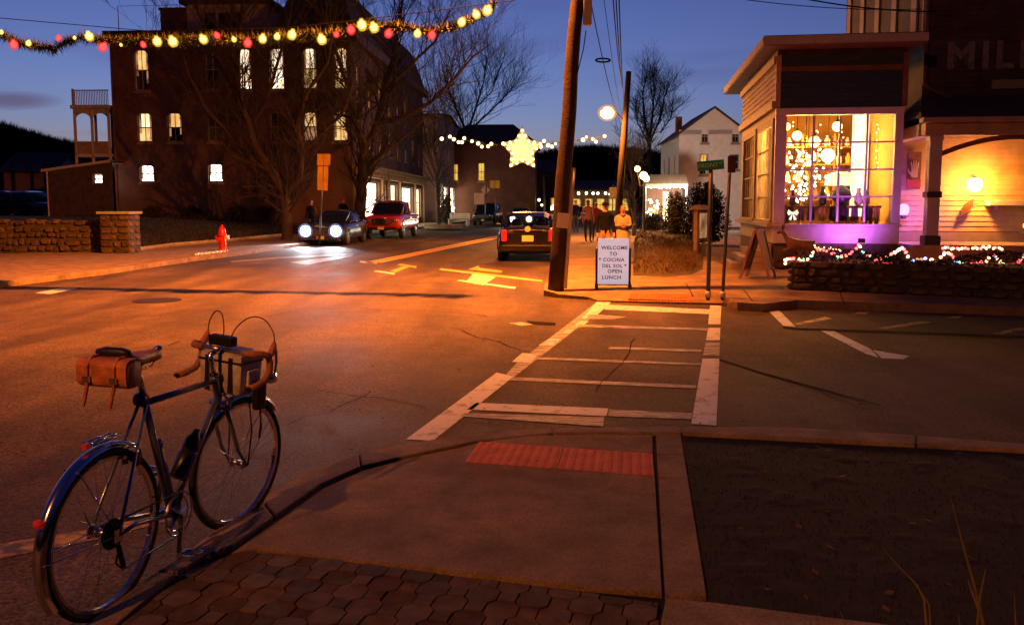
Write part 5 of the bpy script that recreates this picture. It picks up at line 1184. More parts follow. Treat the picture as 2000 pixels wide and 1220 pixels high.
for i,(x_,y0_,y1_,lab_) in enumerate(((1551,236,300,'left'),(1598,240,330,'second'),(1640,232,292,'third'),(1712,240,330,'rightmost'))):
    light_string('window_lights', 'string of tiny warm lights hanging in the %s pane column of the shop window' % lab_, [(x_,y0_),(x_+3,(y0_+y1_)/2),(x_,y1_)], 21.35, .10, ['bulb_small'], 60+i, rb=.02, wob=.05)
# folding chalk board by the steps
ab = thing('folding_board', 'dark folding pavement board seen edge on by the shop steps', 'sign board', G(1480,543,ZF), R(62))
for s in (-1,1):
    q = MB(); 
    for xx in (-.3,.3): q.bar((xx,s*.30,0),(xx,s*.02,1.0),.05,.035)
    q.bar((-.3,s*.025,.98),(.3,s*.025,.98),.04,.04); q.bar((-.3,s*.24,.2),(.3,s*.24,.2),.04,.04); fm = q.build('frame', M['purple_wood'], ab)
    v = [(-.275,s*.235,.22),(.275,s*.235,.22),(.275,s*.035,.96),(-.275,s*.035,.96)]; MB().add(v+[(a,b-.01*s,c_) for a,b,c_ in v],[(0,1,2,3),(4,5,6,7),(0,1,5,4),(1,2,6,5),(2,3,7,6),(3,0,4,7)]).build('panel', M['wood_brown'], ab)
# ================================================================ SKINNED FIGURES (people, animal figure)
def skin_mesh(name, joints, edges, root, sub=1):
    """joints: list of (pos, (rx,ry)); returns an evaluated continuous mesh"""
    me = bpy.data.meshes.new(name); me.from_pydata([j[0] for j in joints], edges, []); o = bpy.data.objects.new(name, me); COL.objects.link(o)
    sm = o.modifiers.new('skin','SKIN'); sm.use_smooth_shade = True
    for i, j in enumerate(joints):
        sv = me.skin_vertices[0].data[i]; r_ = j[1]; sv.radius = r_ if isinstance(r_, tuple) else (r_, r_); sv.use_root = (i == root)
    if sub: ss = o.modifiers.new('sub','SUBSURF'); ss.levels = sub; ss.render_levels = sub
    dg = bpy.context.evaluated_depsgraph_get(); dg.update(); m2 = bpy.data.meshes.new_from_object(o.evaluated_get(dg)); bpy.data.objects.remove(o); bpy.data.meshes.remove(me)
    m2.name = name; return m2
def person(label, loc, rz, h=1.75, top='jacket_black', legs='trouser_khaki', shoes='boot_dark', hair='hair_dark', coat=None, arms='down', stride=.12, cap=None, bag=None, group=None, slim=1.0):
    k_ = h/1.75; t = thing('person', label, 'person', loc, rz, group)
    J = []; E = []
    def j(x,y,z,r_,par=None):
        J.append(((x*k_,y*k_,z*k_), (r_*k_ if not isinstance(r_,tuple) else (r_[0]*k_,r_[1]*k_)))); i = len(J)-1
        if par is not None: E.append((par,i))
        return i
    pel = j(0,0,.95,(.155*slim,.12)); wst = j(0,.0,1.12,(.145*slim,.11),pel); chs = j(0,0,1.32,(.165*slim,.12),wst); shd = j(0,0,1.43,(.14,.09),chs); nk = j(0,0,1.52,.055,shd); hd1 = j(0,-.01,1.60,(.075,.088),nk); hd2 = j(0,-.005,1.68,(.076,.092),hd1); j(0,.0,1.735,(.05,.06),hd2)
    for s in (-1,1):
        hp = j(s*.09,0,.88,.09,pel); st_ = stride*s; kn = j(s*.10,-st_*.6-.02,.50,.062,hp); an = j(s*.10,st_*.7 if st_ < 0 else -st_*.2,.09,.042,kn); j(s*.105,(st_*.7 if st_ < 0 else -st_*.2)-.13,.04,(.04,.03),an)
        sh_ = j(s*.19,0,1.42,.062,shd)
        if arms == 'down': el = j(s*.235,.03,1.16,.048,sh_); wr = j(s*.24,-.06,.92,.036,el); hn = (s*.24,-.08,.85)
        else: el = j(s*.235,-.02,1.17,.052,sh_); wr = j(s*.07,-.20,1.17,.04,el); hn = (s*.0,-.23,1.19)
        pm = j(*hn,(.04,.022),wr)
        for q in range(4):
            a = (q-1.5)*.018; d = .055+(.012 if q in (1,2) else 0)
            if arms == 'down': f1 = j(hn[0],hn[1]+a,hn[2]-.045,.011,pm); j(hn[0]-s*.012,hn[1]+a-.008,hn[2]-.045-d,.009,f1)
            else: f1 = j(hn[0]-s*.045,hn[1]-.005,hn[2]+a,.011,pm); j(hn[0]-s*(.045+d),hn[1]+.015,hn[2]+a,.009,f1)
        if arms == 'down': th = j(hn[0],hn[1]-.04,hn[2]-.01,.012,pm); j(hn[0]-s*.01,hn[1]-.055,hn[2]-.055,.01,th)
        else: th = j(hn[0]+s*.01,hn[1]-.02,hn[2]+.04,.012,pm); j(hn[0]-s*.02,hn[1]-.025,hn[2]+.065,.01,th)
    me = skin_mesh('body', J, E, 0, 1)
    for n_ in ('skin',top,legs,shoes): me.materials.append(M[n_])
    for p in me.polygons:
        c = p.center/k_
        if c.z > 1.50: i = 0
        elif c.z < .10: i = 3
        elif c.z < .94 and abs(c.x) < .20: i = 2
        elif (arms == 'down' and c.z < .915 and abs(c.x) >= .20) or (arms != 'down' and c.y < -.195 and abs(c.x) < .10 and 1.08 < c.z < 1.3): i = 0
        else: i = 1
        p.material_index = i
    inst('body', me, t)
    hz = MB()
    for i in range(7):        # hair shell over the back and top of the head
        for q in range(12):
            f0, f1 = i/7*1.9, (i+1)/7*1.9; a0, a1 = 6.283*q/12, 6.283*(q+1)/12
            def sp_(f, a):
                v = Vector((.084*math.sin(f)*math.cos(a), .102*math.sin(f)*math.sin(a)+.012, .078*math.cos(f)+1.685)); return v*k_
            if f1 > 1.15 and math.sin((a0+a1)/2) < -.25: continue
            hz.quad(sp_(f0,a0), sp_(f0,a1), sp_(f1,a1), sp_(f1,a0))
    hz.build('hair', M[hair], t, smooth=True)
    fc = MB(); fc.tube([(0,-.092*k_,1.655*k_),(0,-.115*k_,1.625*k_),(0,-.095*k_,1.615*k_)],[.008,.013,.008],6); fc.build('nose', M['skin'], t, smooth=True)
    ey = MB().ball((-.03*k_,-.089*k_,1.662*k_),.010,6,4).ball((.03*k_,-.089*k_,1.662*k_),.010,6,4); ey.build('eyes', M['letter_black'], t)
    MB().box((0,-.094*k_,1.588*k_),(.045,.008,.007)).build('mouth', M['coat_red'], t)
    for s in (-1,1): MB().ball((s*.08*k_,.005,1.635*k_),.022,6,5,(.4,.7,1.2)).build('ear', M['skin'], t)
    if cap: MB().lathe([(.098*k_,1.68*k_),(.096*k_,1.73*k_),(.06*k_,1.77*k_),(.001,1.78*k_)],14).build('cap', M[cap], t, smooth=True); MB().bx(-.07*k_,.07*k_,-.17*k_,-.06*k_,1.68*k_,1.692*k_).build('cap_peak', M[cap], t)
    if coat:      # knee length coat shell
        mb = MB(); prof = [(.14,.085,1.47),(.205,.125,1.40),(.185,.135,1.22),(.175,.13,1.08),(.205,.16,.90),(.235,.18,.72),(.245,.185,.62)]; n = 18; vs_ = []
        for (a,b,z_) in prof:
            for q in range(n):
                u = 6.283*q/n; w_ = 1+.03*math.sin(5*u)*(1.45-z_); vs_.append((a*k_*math.cos(u)*w_,b*k_*math.sin(u)*w_,z_*k_))
        mb.add(vs_,[(i*n+q,i*n+(q+1)%n,(i+1)*n+(q+1)%n,(i+1)*n+q) for i in range(len(prof)-1) for q in range(n)]); mb.build('coat', M[coat], t, smooth=True, fixn=False)
        MB().tube([(-.06*k_,-.09*k_,1.5*k_),(.0,-.13*k_,1.47*k_),(.06*k_,-.09*k_,1.5*k_),(.05*k_,.06*k_,1.52*k_),(-.05*k_,.06*k_,1.52*k_)],.03,7,closed=True).build('scarf', M['scarf'], t, smooth=True)
    if bag:
        b_ = MB().bx(.24,.34,-.16,.16,.72,1.02).build('shoulder_bag', M[bag], t, bevel=.03); MB().tube([(.29,-.14,1.02),(.2,-.05,1.44),(.2,.05,1.44),(.29,.14,1.02)],.012,5).build('strap', M[bag], b_)
    return t
person('man in black jacket, cap and khaki trousers walking behind the menu board', G(1181,517,ZF), R(8), 1.56, cap='jacket_black', stride=.10, slim=1.08)
person('woman in a long cream coat and scarf walking beside the man in black', G(1215,516,ZF), R(-6), 1.48, top='coat_cream', legs='boot_dark', coat='coat_cream', arms='folded', hair='hair_grey', bag='leather_black', stride=.05)
pg = 'distant people on the far pavement'
person('distant person in a pale pink top left of the man in black', G(1148,473,ZF), R(10), 1.7, top='coat_pink', legs='jeans', stride=.1, group=pg)
person('distant person in red beside the one in pink', G(1163,471,ZF), R(-15), 1.6, top='coat_red', legs='jeans', stride=.05, group=pg)
person('distant dark clad person near the parked cars behind the utility pole', G(1124,455,ZF), R(20), 1.75, legs='jeans', stride=.1, group=pg)
person('person with white hair standing behind the headlit sedan', G(609,468,.12), R(-20), 1.72, top='boot_dark', legs='jeans', hair='hair_grey', group='people on the left pavement')
person('dark clad person standing between the sedan and the red pickup', G(671,456,.12), R(-10), 1.85, legs='jeans', cap='coat_red', group='people on the left pavement')
# reclining deer figure on the planter
def deer():
    t = thing('deer_figure', 'dark reclining deer figure with upright ears below the shop window', 'garden figure', S(.5,-1.55,.60), R(150))
    J = [((0,0,.16),(.12,.13)),((.18,0,.17),(.11,.13)),((.36,0,.18),(.10,.12)),((-.18,0,.15),(.11,.12)),((-.30,0,.12),.06),((.46,0,.30),.06),((.52,0,.42),.045),((.58,0,.46),(.05,.05)),((.68,0,.42),.028),
         ((.36,.10,.08),.045),((.52,.11,.04),.03),((.40,.12,.02),.02),((.36,-.10,.08),.045),((.50,-.11,.04),.03),((.38,-.12,.02),.02),((-.15,.12,.09),.06),((.02,.15,.05),.035),((-.16,.15,.02),.022),((-.15,-.12,.09),.06),((.02,-.15,.05),.035),((-.16,-.15,.02),.022)]
    E = [(0,1),(1,2),(0,3),(3,4),(2,5),(5,6),(6,7),(7,8),(2,9),(9,10),(10,11),(2,12),(12,13),(13,14),(3,15),(15,16),(16,17),(3,18),(18,19),(19,20)]
    me = skin_mesh('body', J, E, 0, 1); me.materials.append(M['wood_brown']); inst('body', me, t)
    for s in (-1,1): MB().tube([(.55,s*.035,.49),(.54,s*.06,.56),(.53,s*.07,.64)],[.016,.022,.004],6).build('ear', M['wood_brown'], t, smooth=True)
deer()
# ================================================================ VEHICLES (local: front towards -y, width x)
def loft(mb, rings, cap=True):
    n = len(rings[0]); v = [p for r_ in rings for p in r_]; f = [(i*n+q,i*n+(q+1)%n,(i+1)*n+(q+1)%n,(i+1)*n+q) for i in range(len(rings)-1) for q in range(n)]
    if cap: f += [tuple(range(n))[::-1], tuple((len(rings)-1)*n+q for q in range(n))]
    return mb.add(v,f)
def body_ring(y, w, zb, zs, zt):
    w2 = w*.93; pts = [(-w*.88,zb),(-w*.985,zb+.10),(-w,zb+(zs-zb)*.55),(-w*.985,zs),(-w2,zt-.02),(-w2*.6,zt+.012),(0,zt+.02)]
    full = pts+[(-x,z_) for x,z_ in pts[-2::-1]]; return [Vector((x,y,z_)) for x,z_ in full]
def wheel(parent, x, y, r=.33, w=.22, side=1):
    tyre = MB().lathe([(r*.62,-w/2),(r*.93,-w/2),(r,-w*.34),(r,w*.34),(r*.93,w/2),(r*.62,w/2)],24,(x,y,r),'x').build('wheel', M['rubber'], parent, smooth=True)
    xo = x+side*w*.42; q = MB().lathe([(r*.63,-.01),(r*.6,.012),(r*.16,.004),(r*.1,.02),(.001,.022)],20,(0,0,0),'x')
    rim = MB(); 
    rim.lathe([(r*.63,-.015*side),(r*.66,.02*side),(r*.58,.012*side),(r*.56,-.03*side)],24,(xo,y,r),'x')
    for i in range(7):
        a = 6.283*i/7; rim.bar((xo,y,r),(xo,y+math.cos(a)*r*.6,r+math.sin(a)*r*.6),.05,.02)
    rim.lathe([(.06,-.01),(.06,.025*side),(.001,.03*side)],10,(xo,y,r),'x'); rim.build('rim', M['alloy'], tyre)
    return tyre
def car(label, loc, rz, kind='sedan', paint='car_dark', front=None, rear=None, plate=True, cat='car', group=None, beam=0, grille='chrome', clear=False):
    t = thing({'sedan':'car','suv':'suv','pickup':'pickup_truck'}[kind], label, cat, loc, rz, group)
    if kind == 'sedan':
        L, W, R_ = 4.6, .90, .325; st_ = [(-2.30,.72,.30,.50,.60),(-2.22,.84,.20,.55,.68),(-1.9,.89,.18,.60,.76),(-1.3,.90,.18,.64,.84),(-.85,.90,.18,.68,.90),(0,.905,.18,.70,.93),(.9,.905,.18,.72,.95),(1.5,.90,.18,.74,.98),(2.0,.88,.20,.74,1.00),(2.24,.83,.24,.70,.97),(2.30,.74,.34,.62,.90)]
        gh = [(-.95,.80,.60,.89,.90),(-.15,.80,.60,.92,1.36),(.25,.80,.60,.93,1.41),(.85,.80,.60,.94,1.39),(1.25,.80,.58,.95,1.28),(1.85,.78,.62,.985,1.0)]; axle = (-1.42,1.38)
    elif kind == 'suv':
        L, W, R_ = 4.7, .95, .38; st_ = [(-2.35,.80,.42,.70,.92),(-2.25,.92,.32,.75,.98),(-1.5,.95,.30,.80,1.08),(-1.0,.95,.30,.84,1.12),(0,.95,.30,.86,1.14),(1.5,.95,.30,.86,1.15),(2.2,.94,.34,.86,1.15),(2.35,.86,.44,.80,1.10)]
        gh = [(-1.15,.86,.70,1.10,1.12),(-.55,.86,.72,1.12,1.70),(0,.86,.72,1.13,1.78),(1.4,.86,.72,1.14,1.78),(2.05,.84,.70,1.14,1.70),(2.3,.82,.72,1.13,1.16)]; axle = (-1.45,1.45)
    else:
        L, W, R_ = 5.2, .95, .40; st_ = [(-2.6,.84,.50,.80,1.02),(-2.52,.93,.40,.84,1.08),(-1.7,.95,.38,.88,1.16),(-1.05,.95,.38,.90,1.20),(0,.95,.38,.92,1.20),(.55,.95,.38,.92,1.20),(1.5,.95,.40,.92,1.20),(2.5,.95,.44,.92,1.20),(2.6,.92,.50,.90,1.16)]
        gh = [(-1.2,.86,.72,1.18,1.20),(-.65,.86,.72,1.19,1.72),(-.2,.86,.72,1.19,1.82),(.45,.86,.72,1.19,1.80),(.62,.86,.72,1.19,1.22)]; axle = (-1.65,1.6)
    mb = MB(); loft(mb,[body_ring(*s_) for s_ in st_]); bd_ = mb.build('body', M[paint], t); 
    md = bd_.modifiers.new('sub','SUBSURF'); md.levels = 1; md.render_levels = 2; bd_.data.polygons.foreach_set('use_smooth',[True]*len(bd_.data.polygons))
    def gring(y,wb_,wt_,zb_,zt_):
        zt_ = max(zt_,zb_+.012); return [Vector(p) for p in ((-wb_,y,zb_),(-wb_*.985+(wb_-wt_)*.0,y,zb_+(zt_-zb_)*.12),(-wt_-.03,y,zb_+(zt_-zb_)*.86),(-wt_*.8,y,zt_),(0,y,zt_+.02*(zt_-zb_)),(wt_*.8,y,zt_),(wt_+.03,y,zb_+(zt_-zb_)*.86),(wb_*.985,y,zb_+(zt_-zb_)*.12),(wb_,y,zb_))]
    rings = [gring(*s_) for s_ in gh]; mb = MB(); loft(mb,rings); gl_ = mb.build('glasshouse', M['car_glass_clear' if clear else 'car_glass'], t, smooth=True)
    if clear:
        for sx_ in (-.38,.38):
            for y_,h_ in ((-.05,1.05),(.85,1.02)):
                MB().box((sx_,y_,.72),(.5,.16,.6)).build('seat', M['leather_black'], t, bevel=.05); MB().box((sx_,y_,h_+.08),(.26,.1,.16)).build('headrest', M['leather_black'], t, bevel=.04)
    mb = MB()      # roof skin and pillars over the glass
    for a,b in zip(rings[1:-2] if kind != 'pickup' else rings[1:-1], rings[2:-1] if kind != 'pickup' else rings[2:]):
        if kind == 'pickup' and b is rings[-1]: continue
        for q in range(2,6): mb.add([p+Vector((0,0,.012)) for p in (a[q],a[q+1],b[q+1],b[q])],[(0,1,2,3)])
    mb.build('roof', M[paint], t, smooth=True, fixn=False)
    mb = MB()
    for s in (1,-1):
        for a,b in ((rings[0],rings[1]),(rings[-2],rings[-1])):
            q = 2 if s > 0 else 6; q0 = 1 if s > 0 else 7
            mb.bar(a[q]+Vector((0,0,.01)) if a is rings[0] else a[q], b[q], .06,.03)
        mid = rings[len(rings)//2]; mb.bar(mid[1 if s > 0 else 7],mid[2 if s > 0 else 6],.07,.02)
    mb.build('pillars', M[paint], t)
    for s in (-1,1):
        for y in axle:
            wheel(t, s*(W-.12), y, R_, .22, s)
            arch = MB(); arch.tube([(s*(W-.02),y+math.cos(a)*(R_+.05),R_+math.sin(a)*(R_+.05)) for a in [math.pi*i/10 for i in range(11)]],.035,6); arch.build('wheel_arch', M['plastic_black'], t)
        m_ = MB(); m_.box((s*(W+.09),gh[0][0]+.35,gh[0][3]+.10),(.18,.09,.12)); m_.build('mirror', M[paint], t, bevel=.025)
        MB().box((s*(W+.002),.1,st_[4][3]+.08),(.03,.16,.03)).build('door_handle', M['chrome'], t)
    f0 = st_[0][0]; r0 = st_[-1][0]; zh = st_[1][3]+.04; zr = st_[-2][3]
    fm = front or 'glass_blue'
    for s in (-1,1):
        MB().box((s*.62,f0+.06,zh),(.30,.12,.15)).build('headlight', M['chrome'], t, bevel=.03)
        lr = 2.5 if beam else 1.0; lens = MB().lathe([(.001,-.085),(.07*lr,-.07),(.085*lr,-.03),(.08*lr,0)],14,(s*.62,f0+.02,zh),'y').build('headlamp_lens', M[fm], t, smooth=True)  # lens enlarged on beamed headlamps in place of glare
        if beam:
            MB().lathe([(.001,-.15),(.20,-.13),(.30,-.05),(.28,.0)],16,(s*.62,f0+.02,zh),'y').build('headlamp_halo', M['halo_blue' if fm == 'headlight' else 'halo_yellow'], t, smooth=True)  # glowing outer skin added as the headlamp's halo
            l = add_light('headlight_beam','SPOT',(s*.62,f0-.10,zh),beam,(.85,.9,1.0) if fm == 'headlight' else (1,.85,.6),t,.06,spot=R(70),blend=.8); aim(l,(0,-1,-.09))
        MB().box((s*(.68 if kind == 'sedan' else .84),r0-.05,zr+.06),(.12 if kind != 'sedan' else .16,.12,.34)).build('tail_light', M[rear or 'tail_red'], t, bevel=.03)
        MB().box((s*.62,f0+.03,st_[1][2]+.14),(.16,.06,.07)).build('fog_lamp', M['chrome'], t, bevel=.015)
    gr = MB()
    for i in range(5): gr.box((0,f0-.005,zh-.17+i*.055),(.86,.04,.018))
    gr.build('grille', M[grille], t); MB().box((0,f0+.03,zh-.06),(.9,.06,.30)).build('grille_back', M['plastic_black'], t)
    MB().box((0,f0+.02,st_[1][2]+.10),(1.5,.14,.16)).build('front_bumper', M[paint if kind == 'sedan' else 'plastic_black'], t, bevel=.04)
    MB().box((0,r0-.02,st_[-2][2]+.16),(1.56,.14,.20)).build('rear_bumper', M[paint if kind == 'sedan' else 'chrome'], t, bevel=.04)
    if plate:
        MB().box((0,r0+.03,zr-.02),(.33,.02,.17)).build('number_plate', M['plate_yellow'], t); MB().box((0,f0-.045,st_[1][2]+.12),(.31,.015,.13)).build('number_plate', M['plate_yellow'], t)
    if kind == 'pickup':
        bx_ = MB(); bx_.bx(-.80,.80,.75,2.5,1.10,1.19); bx_.build('bed_liner', M['plastic_black'], t); MB().tube([(-.78,.72,1.2),(-.72,.74,1.75),(.72,.74,1.75),(.78,.72,1.2)],.035,8).build('roll_bar', M['plastic_black'], t, smooth=True)
        MB().tube([(-.3,f0-.08,.7),(-.3,f0-.12,1.0),(.3,f0-.12,1.0),(.3,f0-.08,.7)],.03,8).build('bull_bar', M['chrome'], t, smooth=True)
    return t
# parked dark sedan with headlights on, red pickup behind it
sedan_a = math.atan2(.07,1)
c = G(634,480,0); car('dark sedan parked on the left with white headlights blazing', (c.x,c.y+2.35,0), -sedan_a, 'sedan','car_dark', front='headlight', beam=1900, grille='chrome')
c = G(745,467,0); car('red pickup truck parked behind the headlit sedan', (c.x+.15,c.y+2.7,0), -sedan_a, 'pickup','car_red', cat='truck')
# black sedan seen from behind
c = G(1036,512,0); bs = car('black sedan seen from behind, stopped beside the utility pole', (c.x,c.y+2.35,0), R(180)-R(2), 'sedan','car_black', rear='tail_red', clear=True)
MB().bx(-.42,.42,2.315,2.335,.895,.925).build('trim_bar', M['chrome'], bs)
em = MB().lathe([(.075,-.01),(.085,.0),(.075,.01),(.06,.0)],16,(0,2.345,.95),'y'); em.box((0,2.35,.95),(.07,.015,.08)); em.build('emblem', M['plate_yellow'], bs)
c = G(951,441,0); car('dark suv facing the camera up the street below the diamond sign', (c.x,c.y+2.4,0), -sedan_a-R(3), 'suv','car_black', cat='suv')
c = G(1018,443.5,0); car('oncoming car with dazzling warm headlights beyond the black sedan', (c.x,c.y+2.4,0), -R(1), 'sedan','car_grey', front='headlight_warm', beam=900)
gl = 'cars parked far up the street'
for i,(px,py,m_,l_,fr_) in enumerate(((1112,432,'car_grey','grey parked car far up the street, nearest the pole',None),(1135,428,'car_black','black parked car behind the person in pink','headlight_warm'),(1160,427,'car_grey','grey parked car before the yellow shop front',None),(1100,426,'car_red','small red parked car far up the street',None))):
    c = G(px,py,0); car(l_, (c.x,c.y,0.0), R(60+25*i), 'sedan', m_, front=fr_, group=gl)
gl2 = 'cars in the dark car park on the left'
for px,py,m_,rz_,l_ in ((18,424,'car_black',80,'black car at the left edge of the dark car park'),(62,420,'car_grey',70,'grey car beside the lean-to shed in the car park')):
    c = P(px,400,58); car(l_, (c.x,c.y,.75), R(rz_), 'suv', m_, cat='car', group=gl2)
tag(MB().prism([(-60,52.5),(-24.2,52.5),(-23.5,82),(-60,82)],0.0,.75).build('car_park', M['asphalt']), 'dark raised car park left of the brick building', kind='structure')
# ================================================================ UTILITY POLES, LAMPS, WIRES
YP = 15.9
pb_ = G(1085,562,ZF); pt_ = P(1127,0,pb_.y+.25); ptop = pb_+(pt_-pb_)*1.75
UP = thing('utility_pole', 'leaning brown wooden utility pole with grey box and white paper notice', 'utility pole', pb_)
pl = lambda u: (pb_.lerp(ptop,u)-pb_)
pts = [pl(i/14)+Vector((.012*math.sin(i*1.7),.01*math.cos(i*2.1),0)) for i in range(15)]; pts[0].z -= .1
MB().tube(pts,[.15-.055*i/14 for i in range(15)],16).build('shaft', M['pole_wood'], UP, smooth=True)
cd = [pl(u)+Vector((.17-.04*u,-.10,0)) for u in (0,.1,.2,.24)]; MB().tube(cd,.035,8).build('conduit', M['box_grey'], UP, smooth=True)
cu = .545; MB().box(pl(cu)+Vector((.20,-.06,0)),(.15,.14,.46)).build('meter_box', M['box_grey'], UP, bevel=.015)
MB().tube([pl(cu+.03)+Vector((.2,-.05,.0)),pl(cu+.07)+Vector((.22,-.05,0)),pl(cu+.12)+Vector((.12,-.03,0))],.012,6).build('cable', M['wire'], UP)
MB().tube([pl(cu-.035)+Vector((.2,-.05,.0)),pl(cu-.07)+Vector((.18,-.06,0)),pl(cu-.12)+Vector((.10,-.05,0))],.010,6).build('cable', M['wire'], UP)
zz = CAMH-(430-400)/1700*YP; u = (zz-pb_.z)/(ptop.z-pb_.z); MB().box(pl(u)+Vector((.03,-.20,0)),(.21,.006,.27),Matrix.Rotation(R(6),3,'Y')).build('notice', M['sign_white'], UP)
# cobra head street lamp on the same pole (above the picture), light of the crossing
lp_ = Vector((.15,16.25,9.2)); la_ = pl((9.0-pb_.z)/(ptop.z-pb_.z))
SL = thing('street_lamp', 'sodium cobra head street lamp high on the leaning utility pole', 'street lamp', pb_+la_)
d_ = lp_-(pb_+la_); MB().tube([(0,0,-.3),d_*.5+Vector((0,0,.12)),d_+Vector((0,0,.06))],.035,8).build('arm', M['post_steel'], SL, smooth=True)
MB().ball(d_+Vector((-.1,0,.05)),.16,12,8,(1.9,.8,.6)).build('head', M['post_steel'], SL, smooth=True); MB().ball(d_+Vector((-.12,0,-.03)),.11,12,8,(1.6,.8,.55)).build('lens', M['sodium'], SL, smooth=True)
l = add_light('lamp_light','SPOT',tuple(d_+Vector((-.12,0,-.14))),47000,(1,.22,.02),SL,.10,spot=R(146),blend=1.0); aim(l,(-5.8,2.4,-9.2))
# the matching lamp on the corner behind the viewer: its light browns the near pavement and the bicycle
nb_ = Vector((-7.5,-8.0,.12)); NL = thing('street_lamp', 'sodium street lamp on a steel post on the corner opposite the shop', 'street lamp', nb_)
MB().tube([(0,0,0),(0,0,4),(0,0,8.4),(.3,.3,8.9),(1.2,1.3,9.05)],[.11,.09,.07,.06,.05],10).build('post', M['post_steel'], NL, smooth=True)
MB().ball((1.35,1.45,9.05),.16,12,8,(1.6,1.6,.6)).build('head', M['post_steel'], NL, smooth=True); MB().ball((1.35,1.45,8.97),.11,12,8,(1.4,1.4,.55)).build('lens', M['sodium'], NL, smooth=True)
l = add_light('lamp_light','SPOT',(1.35,1.45,8.86),5000,(1,.27,.045),NL,.12,spot=R(140),blend=1.0); aim(l,(3.5,6.5,-9))
# second pole with the visible lamp
p2b = G(1204,466,ZF); Y2 = p2b.y; p2t = P(1228,140,Y2)
U2 = thing('utility_pole', 'far utility pole carrying the lit orange street lamp', 'utility pole', p2b)
MB().tube([(0,0,-.1),(p2t-p2b)*.5,(p2t-p2b)],[.17,.15,.12],10).build('shaft', M['pole_wood'], U2, smooth=True)
MB().tube([(p2t-p2b)*.35+Vector((.12,0,0)),(p2t-p2b)*.62+Vector((.12,0,0))],.03,6).build('conduit', M['trim_tan'], U2)
lp2 = P(1186,221,Y2-.2)-p2b; u2 = (P(1220,238,Y2)-p2b)
MB().tube([u2,(u2+lp2)*.5+Vector((0,0,.22)),lp2+Vector((.1,0,.14))],.04,8).build('arm', M['post_steel'], U2, smooth=True)
MB().ball(lp2+Vector((0,0,.12)),.22,12,8,(1.4,.9,.5)).build('lamp_head', M['post_steel'], U2, smooth=True); MB().ball(lp2,.30,14,10,(1,1,.85)).build('lamp_globe', M['sodium'], U2, smooth=True); MB().ball(lp2,.42,14,10,(1,1,.85)).build('lamp_halo', M['halo_orange'], U2, smooth=True)  # outer orange ball is a painted halo round the globe
add_light('lamp_light','POINT',tuple(lp2+Vector((-.45,-.5,-.45))),3500,(1,.27,.03),U2,.2)
def wire(label, a, b, sag, r_=.012, ring=None):
    t = thing('overhead_wire', label, 'wire', a); n = 14; d = b-a
    q = [d*(i/n)-Vector((0,0,sag*4*(i/n)*(1-i/n))) for i in range(n+1)]; MB().tube(q,r_,5).build('cable', M['wire'], t)
    if ring: c = q[ring]; MB().tube([c+Vector((.2*math.cos(a_),.08*math.sin(a_),.06*math.sin(a_))) for a_ in [6.283*i/16 for i in range(16)]],.025,5,closed=True).build('slack_loop', M['wire'], t)
wire('thin overhead wire with a coiled slack loop running to the far pole', P(1141,-60,16.5), P(1206,225,Y2-1), .25, .012, 5)
wire('middle overhead wire running from the leaning pole to the far pole', P(1172,-60,18), P(1212,215,Y2-.5), .2, .008)
for i in range(3): wire(('leftmost','middle','rightmost')[i]+' of three bundled overhead cables meeting at the far pole top', P(1193+7*i,-60,15.5), P(1214+2*i,155+18*i,Y2-.1), .35, .014); 
for o in [o for o in COL.objects if o.name.startswith('overhead_wire') and 'bundled' in o.get('label','')]: o['group'] = 'bundled cables'
wire('dark cable passing before the tall boarded building', P(1480,-22,18), P(1830,23,20.3), .12, .016)
wire('lower dark cable passing before the tall boarded building', P(1400,-8,17), P(1800,18,20.6), .10, .009)
# ================================================================ GARLANDS
def foliage_tube(mb, pts, rad, per_m, ln, rr):
    for a,b in zip(pts,pts[1:]):
        n = max(1,int((b-a).length*per_m))
        for _ in range(n):
            c = a.lerp(b,rr.random()); an = rr.uniform(0,6.283); d = Vector((rr.uniform(-.6,.6),math.cos(an),math.sin(an))).normalized(); e = c+d*rad*rr.uniform(.5,1.2)
            w_ = Vector((rr.uniform(-1,1),rr.uniform(-1,1),rr.uniform(-1,1))).normalized()*ln*.25; mb.add([c-w_,c+w_,e],[(0,1,2)])
rr = random.Random(17)
ga, gb_ = Vector((-.28,16.0)), Vector((-10.6,17.75))
def gpt(px, py):      # garland hangs in the vertical plane between the pole and the far side
    d = (gb_-ga); r_ = ray(px,py); t_ = None
    # ray x = r.x*t, y = r.y*t on the line ga + s d
    det = r_.x*(-d.y)-(-d.x)*r_.y; t_ = (ga.x*(-d.y)-(-d.x)*ga.y)/det; return Vector((r_.x*t_, r_.y*t_, CAMH+r_.z*t_))
gp_ = [(-180,40),(-60,55),(0,68),(40,85),(80,92),(105,97),(130,82),(160,74),(200,80),(240,82),(300,80),(360,80),(420,76),(480,82),(540,74),(600,70),(660,68),(720,50),(780,54),(840,62),(880,55),(920,38),(950,22),(968,10)]
gpts = [gpt(*p) for p in gp_]
GA = thing('garland', 'evergreen garland with red and yellow bulbs strung across the street overhead', 'garland', gpts[-1]); o_ = gpts[-1]
wl_ = [gpt(-180,20)-o_,gpt(300,62)-o_,gpt(560,55)-o_,gpt(700,40)-o_,gpt(860,20)-o_,gpt(1000,2)-o_,gpt(1060,-22)-o_,pb_+pl(.70)-o_]
MB().tube(wl_,.008,5).build('support_wire', M['wire'], GA); MB().tube([p-o_ for p in gpts],.02,6).build('rope', M['pine_green'], GA)
fm = MB(); foliage_tube(fm,[p-o_ for p in gpts],.17,620,.06,rr); fm.build('foliage', M['pine_green'], GA, fixn=False)['kind'] = 'stuff'
